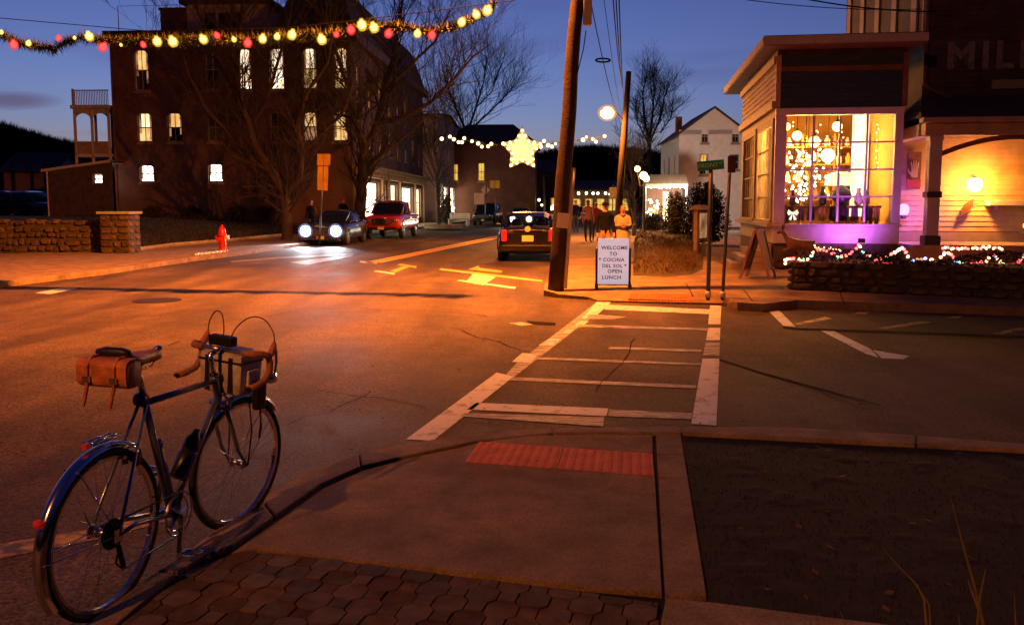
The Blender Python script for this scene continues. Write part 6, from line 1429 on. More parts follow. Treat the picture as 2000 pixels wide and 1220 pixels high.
by = MB().lathe([(.002,-.10),(.05,-.085),(.075,-.035),(.068,.02),(.035,.05),(.03,.075),(.002,.08)],12).mesh('bulb', M['bulb_yellow'], True)
sy_ = by.copy(); sy_.materials[0] = M['halo_yellow']; sr_ = by.copy(); sr_.materials[0] = M['halo_red']; brd = by.copy(); brd.materials[0] = M['bulb_red']
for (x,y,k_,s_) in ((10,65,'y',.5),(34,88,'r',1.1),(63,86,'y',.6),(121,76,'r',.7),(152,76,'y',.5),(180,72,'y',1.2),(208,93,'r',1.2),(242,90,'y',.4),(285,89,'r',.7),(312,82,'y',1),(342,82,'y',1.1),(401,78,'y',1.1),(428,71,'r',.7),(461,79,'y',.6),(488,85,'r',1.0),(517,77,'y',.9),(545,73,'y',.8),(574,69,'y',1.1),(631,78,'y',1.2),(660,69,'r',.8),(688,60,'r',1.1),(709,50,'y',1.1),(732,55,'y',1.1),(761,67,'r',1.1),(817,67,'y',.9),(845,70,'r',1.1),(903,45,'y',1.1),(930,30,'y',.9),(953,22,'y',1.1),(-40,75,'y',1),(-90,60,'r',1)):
    q = gpt(x,y)-o_+Vector((0,-.13,0)); b_ = inst('bulb', sy_ if k_ == 'y' else sr_, GA, q, (rr.uniform(-.5,.5),rr.uniform(-.5,.5),0), (s_*1.12*rr.uniform(.85,1.15),)*3); inst('filament', by if k_ == 'y' else brd, b_, (0,0,0), (0,0,0), (.68,)*3)  # outer bulb skin is a coloured halo, the inner one the bright core
# far garland with the star
Y3 = Y2+1.5; fp_ = [(858,268),(880,272),(915,276),(950,282),(985,282),(1020,282),(1060,281),(1090,279),(1120,275),(1150,272),(1182,267)]
f3 = [P(x,y,Y3) for x,y in fp_]; FG = thing('garland', 'far garland of white lights carrying the lit star across the street', 'garland', f3[-1]); o3 = f3[-1]
MB().tube([p-o3 for p in f3],.012,5).build('rope', M['pine_green'], FG); fm = MB(); foliage_tube(fm,[p-o3 for p in f3],.16,90,.08,rr); fm.build('foliage', M['pine_green'], FG, fixn=False)['kind'] = 'stuff'
bf = MB().ball((0,0,0),.075,8,6).mesh('bulb', M['bulb_far'], True)
for a,b in zip(f3,f3[1:]):
    for i in range(4):
        if rr.random() < .85: inst('bulb', bf, FG, a.lerp(b,(i+rr.random())/4)-o3+Vector((0,-.15,rr.uniform(-.18,.12))), (0,0,0), (rr.uniform(.8,1.3),)*3)
sc_ = P(1020,293,Y3-.3); ST = thing('star_ornament', 'big glowing orange five pointed star hung in the far garland', 'star', sc_)
ro, ri, n = .82,.46,10; ring = [( (ro if i%2 == 0 else ri)*math.sin(math.pi*i/5), (ro if i%2 == 0 else ri)*math.cos(math.pi*i/5)) for i in range(10)]
vs_ = [(x,-.03,z_) for x,z_ in ring]+[(x,.03,z_) for x,z_ in ring]+[(0,-.16,0),(0,.16,0)]
MB().add(vs_,[(i,(i+1)%10,20) for i in range(10)]+[(10+i,10+(i+1)%10,21) for i in range(10)]+[(i,(i+1)%10,10+(i+1)%10,10+i) for i in range(10)]).build('star_body', M['star_glow'], ST)
MB().tube([(x*1.02,-.05,z_*1.02) for x,z_ in ring],.06,6,closed=True).build('star_frame', M['star_edge'], ST); MB().tube([(0,0,ro),(0,0,ro+.25)],.015,5).build('hanger', M['wire'], ST)
for i in range(20):
    a,b = ring[i//2%10],ring[(i//2+1)%10]; u = (i%2)*.5; inst('bulb', bf, ST, ((a[0]+(b[0]-a[0])*u)*1.05,-.09,(a[1]+(b[1]-a[1])*u)*1.05))
MB().add([(x*1.22,y*2.4,z_*1.22) for x,y,z_ in vs_],[(i,(i+1)%10,20) for i in range(10)]+[(10+i,10+(i+1)%10,21) for i in range(10)]+[(i,(i+1)%10,10+(i+1)%10,10+i) for i in range(10)]).build('star_halo', M['halo_orange'], ST)  # larger see-through star painting an orange halo round the lit one
add_light('star_light','POINT',(0,-.5,0),1600,(1,.36,.06),ST,.4)
light_string('string_lights', 'row of small lights above the yellow shop front far up the street', [(1112,376),(1150,379),(1200,378),(1212,377)], 112, .75, ['bulb_warm'], 9, rb=.16, wob=.12)
light_string('string_lights', 'glittering small lights along the shops beyond the dark suv', [(965,396),(985,388),(1005,396),(1040,398),(1060,402)], 92, .55, ['bulb_warm','bulb_yellow'], 10, rb=.13, wob=.5)
light_string('string_lights', 'blue and violet lights on the bush beside the white bench', [(880,386),(884,396),(887,404),(883,410)], 70, .22, ['bulb_blue','bulb_pink'], 12, rb=.07, wob=.12)
# ================================================================ SIGNS AND STREET FURNITURE
def sign_post(name, label, base, top, r_=.028, cat='sign'): 
    t = thing(name, label, cat, base); MB().tube([(0,0,-.05),top-base],r_,8).build('post', M['post_steel'], t, smooth=True); return t
b1 = G(1383,580,ZF); t1 = P(1389,318,b1.y); SS = sign_post('street_sign', 'green street name sign reading FRONT ST on a steel post', b1, t1, .035)
MB().tube([(0,0,0),(t1-b1)*.045],.05,10).build('sleeve', M['post_sleeve'], SS, smooth=True)
sc1 = P(1388,323,b1.y-.03)-b1; pw, ph = 52/1700*b1.y, 18.5/1700*b1.y
MB().box(sc1,(pw,.008,ph),Matrix.Rotation(R(-5),3,'Y')).build('name_plate', M['sign_green'], SS, bevel=.003); MB().box(sc1+Vector((0,.015,-ph*.6)),(.06,.04,.06)).build('bracket', M['post_steel'], SS)
o = inst('lettering', text_mesh('FRONT', .098, M['sign_letter_white'], space=1.02), SS, sc1+Vector((-.04,-.008,-.002)), (R(90),R(-5),0)); o = inst('lettering', text_mesh('ST', .055, M['sign_letter_white']), SS, sc1+Vector((.165,-.008,.04)), (R(90),R(-5),0))
b2 = G(1411,580,ZF); t2 = P(1427,306,b2.y+.1); S2 = sign_post('sign_post', 'dark slim signpost right of the FRONT ST sign, its plate turned away', b2, t2, .028)
MB().tube([(0,0,0),(t2-b2)*.04],.045,10).build('sleeve', M['post_sleeve'], S2, smooth=True); MB().box(P(1429,321,b2.y+.06)-b2,(.15,.008,.27),Matrix.Rotation(R(20),3,'Z')).build('plate', M['wood_brown'], S2, bevel=.003)
# letter board
ab_c = G(1197,560,ZF); MBd = thing('menu_board', 'white letter board welcoming guests on a black wheeled stand', 'sign board', ab_c, R(-5)); ka = ab_c.y/1700
tilt = R(4); Rm = Matrix.Rotation(tilt,3,'X'); bw_, bh_ = 60*ka, 90*ka
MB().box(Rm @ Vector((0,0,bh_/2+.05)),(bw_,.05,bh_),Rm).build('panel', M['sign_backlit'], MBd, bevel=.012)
st_ = MB()
for s in (-1,1): st_.box((s*(bw_/2+.022),.01,.36),(.045,.07,.72)); st_.box((s*(bw_/2+.022),.0,.03),(.06,.5,.06))
st_.box((0,.06,.05),(bw_+.06,.05,.05)); st_.build('stand', M['black_paint'], MBd, bevel=.008)
for txt,x,yp,sz in (('WELCOME',.02,482,.092),('TO',.0,494,.095),('* COCINA',-.03,505.5,.092),('DEL SOL *',.02,517.5,.090),('OPEN',.03,528,.096),('LUNCH',-.03,540,.096)):
    zc_ = (559-yp)*ka; inst('lettering', text_mesh(txt, sz, M['letter_black'], space=1.12, bold=.002), MBd, (x,-.032-math.tan(tilt)*zc_*-1*.0-math.sin(tilt)*-0-.0+math.sin(-tilt)*0+(-math.tan(tilt)*zc_),zc_) if False else tuple(Rm @ Vector((x,-.029,zc_))), (R(90)+tilt,0,0))
# yellow paired plates on a post beside the sedan
b3 = G(624,475,.12); T3 = sign_post('road_sign', 'pair of tall yellow sign plates on a post above the headlit sedan', b3, P(632,300,b3.y), .035)
kz = b3.y/1700
for x0,x1,y0,y1 in ((619.5,631,301,323),(632,645,301,323),(620,630,325,371),(632,641,325,352),(631.5,640,353,372)):
    c = P((x0+x1)/2,(y0+y1)/2,b3.y-.05)-b3; MB().box(c,((x1-x0)*kz,.01,(y1-y0)*kz),Matrix.Rotation(R(2),3,'Y')).build('plate', M['sign_yellow'], T3, bevel=.004)
# diamond sign and others up the street
b4 = G(946,443,.12); T4 = sign_post('road_sign', 'pale diamond sign seen from behind above the dark suv', b4, P(950,362,b4.y), .035); kz = b4.y/1700
MB().box(P(948,371,b4.y+.06)-b4,(.46,.01,.46),Matrix.Rotation(R(45),3,'Y')).build('plate', M['sign_back'], T4)
MB().box(P(936,388,b4.y+.1)-b4,(20*kz,.01,22*kz)).build('plate', M['sign_back'], T4)
b5 = G(968,439,.12); T5 = sign_post('road_sign', 'two small yellow lit plates right of the diamond sign', b5, P(968,352,b5.y), .035); kz = b5.y/1700
for x in (961.5,971.5): MB().box(P(x,360,b5.y-.06)-b5,(9*kz,.01,15*kz)).build('plate', M['sign_yellow'], T5)
b6 = G(1040,432,.0); T6 = sign_post('road_sign', 'narrow pale double sign plate far behind the black sedan', b6, P(1039,378,b6.y), .035); kz = b6.y/1700
for x in (1035.5,1042): MB().box(P(x,390,b6.y-.06)-b6,(5.5*kz,.01,18*kz)).build('plate', M['sign_back'], T6)
b7 = G(1196,452,ZF); T7 = sign_post('road_sign', 'pale rectangular plate hanging before the far utility pole', b7, P(1197,360,b7.y), .035); MB().box(P(1197,376,b7.y-.06)-b7,(.42,.01,.58)).build('plate', M['sign_back'], T7)
# hydrant
hb_ = G(435,491,.12); HY = thing('fire_hydrant', 'red fire hydrant, one side cap coloured as a pale reflection, on the left pavement', 'hydrant', hb_, R(-10)); s_ = 1.0
MB().lathe([(.17,0),(.17,.05),(.12,.06),(.115,.12),(.12,.5),(.145,.52),(.145,.56),(.13,.57),(.125,.66),(.10,.75),(.05,.81),(.035,.82),(.035,.87),(.001,.88)],18).build('barrel', M['hydrant_red'], HY, smooth=True)
for s in (-1,1): MB().lathe([(.055,.08),(.055,.17),(.07,.175),(.07,.215),(.03,.22),(.03,.24)],12,(0,0,.46),'x',Matrix.Diagonal((s,1,1))).build('side_cap', M['hydrant_red' if s < 0 else 'white_metal'], HY)  # right cap coloured pale to stand for a white reflection on that side
MB().lathe([(.07,-.10),(.07,-.18),(.085,-.185),(.085,-.23),(.03,-.24)],12,(0,0,.40),'y').build('front_cap', M['hydrant_red'], HY)
MB().tube([(.13,-.06,.42),(.16,-.08,.25),(.15,-.07,.1)],.014,6).build('chain', M['white_metal'], HY)
for i in range(8): a = 6.283*i/8; MB().lathe([(.018,.05),(.018,.075)],6,(.148*math.cos(a),.148*math.sin(a),0)).build('bolt', M['iron'], HY)
# stones along kerb by the hydrant
for i in range(8):
    q = G(384+i*7.5,499.5-i*.9,.12); v_,f_ = rubble(rnd,.11,.09,.08,8); b_ = MB().add(v_,f_).build('kerb_pebble', M['white_metal'], None, loc=(q.x,q.y,.16)); tag(b_, 'small pale stone in the row at the foot of the hydrant', 'stone', 'pale stones by the hydrant')
# information kiosk
kbp = G(1366,501,ZF); KI = thing('notice_case', 'narrow glazed notice case on posts at the edge of the grass island', 'notice board', kbp, R(62)); hk = 96/1700*kbp.y
for xx in (-.42,.42): MB().bx(xx-.05,xx+.05,-.05,.05,0,hk).build('post', M['trim_tan'], KI)
MB().bx(-.46,.46,-.09,.09,hk*.32,hk*.95).build('case', M['trim_brown'], KI, bevel=.01); MB().bx(-.38,.38,-.10,-.092,hk*.38,hk*.88).build('pane', M['lit_dim'], KI); MB().bx(-.38,.38,.092,.10,hk*.38,hk*.88).build('pane', M['lit_dim'], KI)
MB().add([(-.55,-.2,hk*.95),(.55,-.2,hk*.95),(.55,.2,hk*.95),(-.55,.2,hk*.95),(-.55,0,hk*1.05),(.55,0,hk*1.05)],[(0,1,5,4),(2,3,4,5),(0,4,3),(1,2,5),(0,3,2,1)]).build('roof', M['trim_tan'], KI)
# ornamental lamp post with globes
lb_ = G(1257,462,ZF); LP = thing('globe_lamp_post', 'ornamental black lamp post with warm glowing globes', 'street lamp', lb_); kz = lb_.y/1700; hl = 112*kz
MB().lathe([(.16,0),(.16,.1),(.09,.25),(.07,.5),(.055,hl-.2),(.09,hl-.15),(.05,hl)],12).build('post', M['black_paint'], LP, smooth=True)
for x,y,r_ in ((1245,330,7),(1257,343,9.5),(1262,349,8)):
    q = P(x,y,lb_.y)-lb_; MB().ball(q,r_*kz*.8,12,10).build('globe', M['globe_warm'], LP, smooth=True); MB().tube([Vector((0,0,hl-.3)),Vector((q.x*.6,q.y,hl-.35)),q-Vector((0,0,.15))],.025,6).build('arm', M['black_paint'], LP)
add_light('lamp_light','POINT',tuple(P(1257,343,lb_.y-.6)-lb_),500,(1,.5,.12),LP,.2)
# bench, planter tubs, hedge
bb_ = G(896,441,.12); BN = thing('bench', 'white painted bench beyond the slim tree', 'bench', bb_, R(-20)); 
for xx in (-.7,.7): MB().bx(xx-.05,xx+.05,-.22,.25,0,.45).build('leg', M['trim_white'], BN); MB().bx(xx-.05,xx+.05,.2,.27,.453,.9).build('arm_post', M['trim_white'], BN)
for i in range(3): MB().bx(-.8,.8,-.22+i*.15,-.1+i*.15,.453,.49).build('slat', M['trim_white'], BN)
for i in range(3): MB().bx(-.8,.8,.21,.24,.55+i*.13,.65+i*.13).build('slat', M['trim_white'], BN)
tb_ = G(866,445,.12); TU = thing('tree_kerb', 'raised kerb ring round the foot of the slim tree', 'planter', tb_); MB().lathe([(1.0,0),(1.0,.22),(.8,.22),(.8,.12)],18,(0,0,0),'z',Matrix.Diagonal((1.3,1.6,1))).build('kerb_ring', M['concrete_kerb'], TU); MB().lathe([(.79,.12),(.001,.2)],18,(0,0,0),'z',Matrix.Diagonal((1.3,1.6,1))).build('soil', M['joint_soil'], TU)
def shrub(name,label,c,sx,sy,h,n,leaf,seed,m_='leaf_dark'):
    r_ = random.Random(seed); t = thing(name,label,'shrub',c); mb = MB()
    for _ in range(n):
        u = r_.random()**.6; a = r_.uniform(0,6.283); z_ = r_.random(); w_ = (1-abs(z_-.45)**2*1.6)*(.8+.2*math.sin(a*5+z_*9))
        p = Vector((math.cos(a)*sx*u*w_,math.sin(a)*sy*u*w_,h*(.05+.95*z_)*(.88+.12*math.sin(a*3)))); d = Vector((r_.uniform(-1,1),r_.uniform(-1,1),r_.uniform(-.2,1))).normalized()*leaf; e = Vector((r_.uniform(-1,1),r_.uniform(-1,1),r_.uniform(-1,1))).normalized()*leaf*.35
        mb.add([p,p+d*.5+e,p+d,p+d*.5-e],[(0,1,2,3)])
    mb.build('foliage', M[m_], t, fixn=False); st = MB()
    for i in range(7): a = i*.9; st.tube([(0,0,0),(math.cos(a)*sx*.3,math.sin(a)*sy*.3,h*.5),(math.cos(a)*sx*.6,math.sin(a)*sy*.6,h*.85)],[.03,.02,.008],5)
    st.build('stem', M['bark'], t); return t
c = G(1388,480,ZF); shrub('hedge_shrub','big dark shrub behind the street name sign',(c.x,c.y+1,ZF),1.0,1.0,2.35,9000,.10,1)
c = G(1345,472,ZF); shrub('hedge_shrub','dark shrub left of the big one near the notice case',(c.x,c.y+3,ZF),.75,.9,2.1,5000,.10,2)
c = G(1275,452,ZF); shrub('low_bush','low dark bush before the lit shop porch',(c.x,c.y,ZF),1.1,.8,1.0,3500,.1,3)
c = G(880,438,.12); shrub('low_bush','small dark bush twined with blue lights by the bench',(c.x-.3,c.y,.12),.6,.6,2.3,2600,.12,4)
for i,px in enumerate((300,380,470,520)): shrub('foundation_bush','dark bush at the foot of the brick wall, %s from the shed' % ('first','second','third','fourth')[i],(P(px,400,48.6).x,48.6,.85),1.0,.6,.75,1200,.1,20+i)
# tall weeds at the near right
def weed(label, blades_):
    base = G(*blades_[0][0][0],.075) if False else None
    b0 = blades_[0]; o = P(*b0[1][0], b0[0]); o.z = .02; t = thing('weed', label, 'weed', o, 0, 'weeds in the near verge')
    for (Y, pts_, r_) in blades_:
        q = [P(x,y,Y+.03*i)-o for i,(x,y) in enumerate(pts_)]; q[0].z = min(q[0].z, 0.0)
        n_ = len(q); w_ = [r_*(1-.85*(i/(n_-1))**1.5) for i in range(n_)]; mb = MB(); vs_ = []; fs_ = []
        for i in range(n_): vs_ += [q[i]+Vector((-w_[i],0,0)), q[i]+Vector((0,-w_[i]*.35,0)), q[i]+Vector((w_[i],0,0))]
        for i in range(n_-1): fs_ += [(i*3,i*3+1,i*3+4,i*3+3),(i*3+1,i*3+2,i*3+5,i*3+4)]
        mb.add(vs_,fs_).build('blade', M['weed'], t, smooth=True, fixn=False)
weed('tallest straight grass stalk rising at the lower right corner', [(2.3,[(1945,1420),(1930,1260),(1905,1150),(1880,1060),(1858,975)],.006),(2.35,[(1975,1420),(1930,1240),(1900,1160),(1890,1130)],.005),(2.3,[(1920,1420),(1905,1260),(1915,1160),(1925,1110)],.006)])
weed('bent looping grass stalk left of the tallest one', [(2.3,[(1830,1420),(1812,1250),(1805,1170),(1790,1140),(1768,1145),(1762,1180)],.004),(2.3,[(1838,1420),(1815,1180),(1785,1135),(1750,1100),(1725,1070)],.003)])
weed('small tuft of dry blades at the bottom edge', [(2.35,[(1590,1420),(1587,1260),(1582,1200)],.004),(2.35,[(1600,1420),(1592,1260),(1600,1195)],.004),(2.35,[(1690,1420),(1660,1240),(1640,1190)],.004),(2.3,[(1895,1420),(1880,1260),(1872,1200)],.005)])
weed('short blade at the right picture edge', [(2.3,[(1990,1420),(1985,1250),(1981,1155)],.005),(2.3,[(1998,1420),(1996,1280),(2004,1200)],.005)])
# ================================================================ BICYCLE
rh = G(202,1040,.34); fh = G(458,903,.34)
bd = Vector((fh.x-rh.x, fh.y-rh.y, 0)); WB = bd.length; bd.normalize()
BK = thing('bicycle', 'old blue touring bicycle with brown saddlebag leaning at the kerb', 'bicycle', (rh.x,rh.y,0), math.atan2(bd.y,bd.x))
BK.rotation_euler.x = R(1.5)
V3 = lambda x,y,z: Vector((x,y,z))
TILT = R(73); WB = max(.98,min(1.08,WB)); RH, FH = V3(0,0,.34), V3(WB,0,.34)
BBp = V3(.425,0,.275); seat = BBp+V3(-math.cos(TILT),0,math.sin(TILT))*.58
ax = V3(-math.cos(TILT),0,math.sin(TILT)); axh = V3(WB-.045/math.sin(TILT),0,.34)
def on_axis(z): return axh+ax*((z-.34)/math.sin(TILT))
STEER = R(-10)
RotS = Matrix.Rotation(STEER,3,ax)
def sx(p): p = Vector(p); return axh+RotS @ (p-axh)
def circle(c, r, n, a0=0, a1=6.2832, rot=None, y=0):
    q = [c+V3(r*math.cos(a0+(a1-a0)*i/(n if abs(a1-a0-6.2832) < .01 else n-1)),y,r*math.sin(a0+(a1-a0)*i/(n if abs(a1-a0-6.2832) < .01 else n-1))) for i in range(n)]
    return [sx(p) for p in q] if rot else q
def bwheel(c, steer, rear):
    w_ = MB().tube(circle(c,.322,48,rot=steer),.0165,8,closed=True).build('wheel', M['rubber'], BK, smooth=True)
    MB().tube(circle(c,.322,48,rot=steer),.0168,5,closed=True).build('sidewall', M['gum_wall'], w_, smooth=True) if False else None
    rim = MB()
    n = 48; a = circle(c,.306,n,rot=steer,y=-.011); b = circle(c,.306,n,rot=steer,y=.011); a2 = circle(c,.292,n,rot=steer,y=-.008); b2 = circle(c,.292,n,rot=steer,y=.008)
    rim.add(a+b+a2+b2,[f for i in range(n) for j_ in [(i+1)%n] for f in ((i,j_,2*n+j_,2*n+i),(2*n+i,2*n+j_,3*n+j_,3*n+i),(3*n+i,3*n+j_,n+j_,n+i))]); rim.build('rim', M['chrome'], w_)
    hubp = [(.012,-.055),(.022,-.035),(.022,-.032),(.014,-.03),(.014,.03),(.022,.032),(.022,.035),(.012,.055)]
    hb = MB(); hb.lathe(hubp,12,c,'y')
    if steer: hb.v = [tuple(sx(v)) for v in hb.v]
    hb.build('hub', M['alloy'], w_, smooth=True)
    for i in range(32):
        s = 1 if i%2 else -1; a_ = 6.2832*i/32; off = (.45 if (i//2)%2 else -.45); p0 = c+V3(.02*math.cos(a_+off*3),s*.033,.02*math.sin(a_+off*3)); p1 = c+V3(.294*math.cos(a_),0,.294*math.sin(a_))
        if steer: p0, p1 = sx(p0), sx(p1)
        MB().tube([p0,p1],.0011,4,caps=False).build('spoke', M['chrome'], w_, fixn=False)
    return w_
bwheel(RH, False, True); bwheel(FH, True, False)
fr_ = 'frame_blue'
def tb(name, pts, r_, m_, smooth=True, n=10, parent=None): return MB().tube(pts,r_,n).build(name, M[m_], parent or BK, smooth=smooth)
ht, hbm = on_axis(.83), on_axis(.705)
tb('seat_tube',[BBp,seat],.0155,fr_); tb('top_tube',[seat-V3(0,0,.02),ht+V3(0,0,-.03)],.0145,fr_); tb('down_tube',[BBp,hbm+V3(0,0,.02)],.0165,fr_); tb('head_tube',[hbm,ht],.019,fr_)
for s in (-1,1):
    tb('chainstay',[BBp+V3(0,s*.03,0),RH+V3(.12,s*.05,.0),RH+V3(0,s*.063,0)],[.011,.010,.008],fr_); tb('seatstay',[seat+V3(-.01,s*.018,-.02),RH+V3(.03,s*.06,.07),RH+V3(0,s*.063,0)],[.008,.0075,.007],fr_)
    MB().box(RH+V3(0,s*.063,0),(.05,.006,.05)).build('dropout', M['chrome'], BK)
    fk = [hbm+V3(.0,s*.035,-.02),on_axis(.55)+V3(.0,s*.05,0),on_axis(.43)+V3(.01,s*.052,0),FH+V3(0,s*.053,0)]; tb('fork_blade',[sx(p) for p in fk],[.0125,.011,.009,.007],fr_)
MB().tube([sx(hbm+V3(0,-.045,-.02)),sx(hbm+V3(0,.045,-.02))],.017,8).build('fork_crown', M['chrome'], BK, smooth=True)
MB().lathe([(.023,-.006),(.025,.0),(.023,.012)],12,ht).build('headset', M['chrome'], BK); MB().lathe([(.026,-.034),(.026,.034)],14,BBp,'y').build('bottom_bracket', M['chrome'], BK, smooth=True)
MB().lathe([(.028,-.02),(.032,0),(.028,.02)],10,seat+V3(-.02,0,.0),'y').build('seat_clamp', M['plastic_black'], BK, smooth=True)
sp_t = seat-ax*-.10; tb('seat_post',[seat,seat+ax*.165],.0135,'chrome')
# saddle
sc = seat+ax*.195+V3(.02,0,.0); sd_ = MB(); n = 11; rings = []
for i in range(n):
    u = i/(n-1); x = -.13+.27*u; w_ = .075*(1-u)**.9+.017 if u > .12 else .06+.02*u/.12; zt_ = .012*math.cos(u*3)+.012*u; rings.append([sc+V3(x,-w_,zt_-.03),sc+V3(x,-w_*.75,zt_+.004),sc+V3(x,0,zt_+.014),sc+V3(x,w_*.75,zt_+.004),sc+V3(x,w_,zt_-.03),sc+V3(x,0,zt_-.015)])
loft(sd_, rings); sdl = sd_.build('saddle', M['leather_brown'], BK, smooth=True)
for s in (-1,1): tb('saddle_rail',[sc+V3(-.12,s*.04,-.03),sc+V3(-.04,s*.025,-.05),sc+V3(.06,s*.022,-.05),sc+V3(.135,s*.01,-.012)],.0035,'chrome',n=6,parent=sdl)
for i in range(4): MB().lathe([(.006,.0),(.006,.004)],8,sc+V3(-.115,-.045+.03*i,.022)).build('rivet', M['chrome'], sdl)
MB().ball(sc+V3(.14,0,.012),.018,8,6,(1.3,1,.7)).build('saddle_nose', M['chrome'], sdl, smooth=True)
# saddlebag across behind the saddle, black roll on top
bgc = sc+V3(-.175,0,-.035); bag = MB(); n = 20; prof = []
for i in range(n):
    a = 6.2832*i/n; ex = .55; prof.append((abs(math.cos(a))**ex*math.copysign(1,math.cos(a))*.048, abs(math.sin(a))**ex*math.copysign(1,math.sin(a))*.056))
loft(bag,[[bgc+V3(x*k_,y,z_*k_) for x,z_ in prof] for y,k_ in ((-.115,.86),(-.11,.97),(-.1,1),(.1,1),(.11,.97),(.115,.86))]); bg_ = bag.build('saddlebag', M['leather_brown'], BK, smooth=True)
fl = MB(); loft(fl,[[bgc+V3(x*1.03,y,z_*1.04+.002) for x,z_ in prof[0:13]]+[bgc+V3(x*1.0,y,z_*1.0) for x,z_ in prof[12::-1]] for y in (-.112,.112)]); fl.build('flap', M['leather_brown'], bg_)
for y in (-.06,.06): MB().tube([bgc+V3(.04,y,.06),bgc+V3(-.03,y,.062),bgc+V3(-.053,y,.03),bgc+V3(-.054,y,-.05),bgc+V3(-.055,y+.02,-.13)],.008,5).build('strap', M['leather_brown'], bg_); MB().box(bgc+V3(-.058,y,-.02),(.008,.03,.025)).build('buckle', M['chrome'], bg_)
MB().tube([bgc+V3(.03,-.075,.072),bgc+V3(.03,-.04,.076),bgc+V3(.03,.04,.076),bgc+V3(.03,.075,.072)],[.014,.02,.02,.014],10).build('tool_roll', M['leather_black'], bg_, smooth=True)
# stem, bars, levers, cables
stt = on_axis(.935); barc = stt+V3(.085,0,.01); tb('quill',[sx(ht),sx(stt)],.011,'chrome'); tb('stem',[sx(stt),sx(barc)],.012,'chrome')
for s in (-1,1):
    q = [(0,0,0),(0,.06,0),(0,.12,0),(.005,.18,0),(.04,.205,.0),(.075,.21,-.012),(.095,.21,-.045),(.09,.212,-.09),(.055,.214,-.13),(.0,.216,-.145),(-.065,.216,-.148)]
    pts = [sx(barc+V3(x,s*y,z_)) for x,y,z_ in q]; hbv = tb('handlebar',pts[:4],.012,'alloy'); tb('bar_tape',pts[2:],.0165,'tape_brown',n=12)
    MB().lathe([(.0165,-.004),(.017,.006),(.001,.01)],10,pts[-1]).build('bar_plug', M['leather_black'], BK)
    hd = [sx(barc+V3(x,s*y,z_)) for x,y,z_ in ((.082,.208,-.02),(.11,.208,.005),(.125,.206,.03),(.128,.205,.05))]; lv = tb('brake_hood',hd,[.017,.018,.015,.008],'leather_brown'); 
    tb('brake_lever',[sx(barc+V3(x,s*y,z_)) for x,y,z_ in ((.125,.205,.035),(.145,.203,.0),(.15,.205,-.06),(.135,.207,-.12),(.128,.208,-.145))],[.007,.008,.007,.006,.004],'chrome',parent=lv)
    cb_ = [sx(barc+V3(x,s*y,z_)) for x,y,z_ in ((.128,.205,.05),(.125,.195,.10),(.11,.15,.155),(.085,.09,.16),(.05,.04,.11),(.02,.018,.03),(-.005,.012,-.04))]
    fine = []
    for i in range(len(cb_)-1):
        p0,p1,p2,p3 = cb_[max(0,i-1)],cb_[i],cb_[i+1],cb_[min(len(cb_)-1,i+2)]
        for t_ in (0,.25,.5,.75): fine.append(.5*((2*p1)+(p2-p0)*t_+(2*p0-5*p1+4*p2-p3)*t_*t_+(3*p1-p0-3*p2+p3)*t_**3))
    tb('brake_cable',fine+[cb_[-1]],.0032,'gum_wall',n=6)
MB().box(sx(barc+V3(.0,0,.045)),(.05,.14,.05),RotS).build('bar_computer', M['plastic_black'], BK, bevel=.01)
# handlebar bag
bc = barc+V3(.065,.0,-.105); B_ = MB(); v = []
for z_,w_,d_ in ((-.11,.11,.065),(-.10,.118,.075),(.05,.125,.085),(.085,.12,.082),(.10,.09,.06)):
    v.append([sx(bc+V3(x,y,z_)) for x,y in ((-d_,-w_*.9),(-d_*.9,-w_),(d_*.9,-w_),(d_,-w_*.9),(d_,w_*.9),(d_*.9,w_),(-d_*.9,w_),(-d_,w_*.9))])
loft(B_,v); hbg = B_.build('handlebar_bag', M['canvas_grey'], BK); autosmooth(hbg,50)
MB().box(sx(bc+V3(0,0,.052)),(.176,.256,.012),RotS).build('lid_edge', M['leather_black'], hbg, bevel=.004); MB().box(sx(bc+V3(0,0,.1)),(.11,.17,.008),RotS).build('map_case', M['pump_white'], hbg)
for y in (-.128,.128): MB().box(sx(bc+V3(.01,y,-.035)),(.09,.02,.10),RotS).build('side_pocket', M['canvas_grey'], hbg, bevel=.008)
for y in (-.07,.07): MB().box(sx(bc+V3(-.088,y,-.01)),(.008,.02,.17),RotS).build('strap', M['leather_black'], hbg)
MB().box(sx(bc+V3(.03,-.155,-.11)),(.07,.035,.15),RotS).build('pouch', M['plastic_black'], hbg, bevel=.012); tb('loose_strap',[sx(bc+V3(.04,-.155,-.18)),sx(bc+V3(.045,-.158,-.26)),sx(bc+V3(.035,-.16,-.33)),sx(bc+V3(.05,-.157,-.28)),sx(bc+V3(.04,-.155,-.20))],.005,'leather_black',n=5,parent=hbg)
# front rack, head lamp
for s in (-1,1): tb('front_rack',[sx(FH+V3(0,s*.062,0)),sx(FH+V3(.01,s*.07,.18)),sx(FH+V3(-.03,s*.075,.36)),sx(FH+V3(.08,s*.075,.37)),sx(FH+V3(.12,s*.05,.37))],.0045,'plastic_black',n=6)
tb('front_rack',[sx(FH+V3(.12,-.05,.37)),sx(FH+V3(.14,0,.37)),sx(FH+V3(.12,.05,.37))],.0045,'plastic_black',n=6)
hlp = MB().lathe([(.001,-.03),(.022,-.02),(.03,.01),(.03,.03),(.001,.032)],14,sx(FH+V3(.15,-.06,.42)),'x').build('front_lamp', M['chrome'], BK, smooth=True)
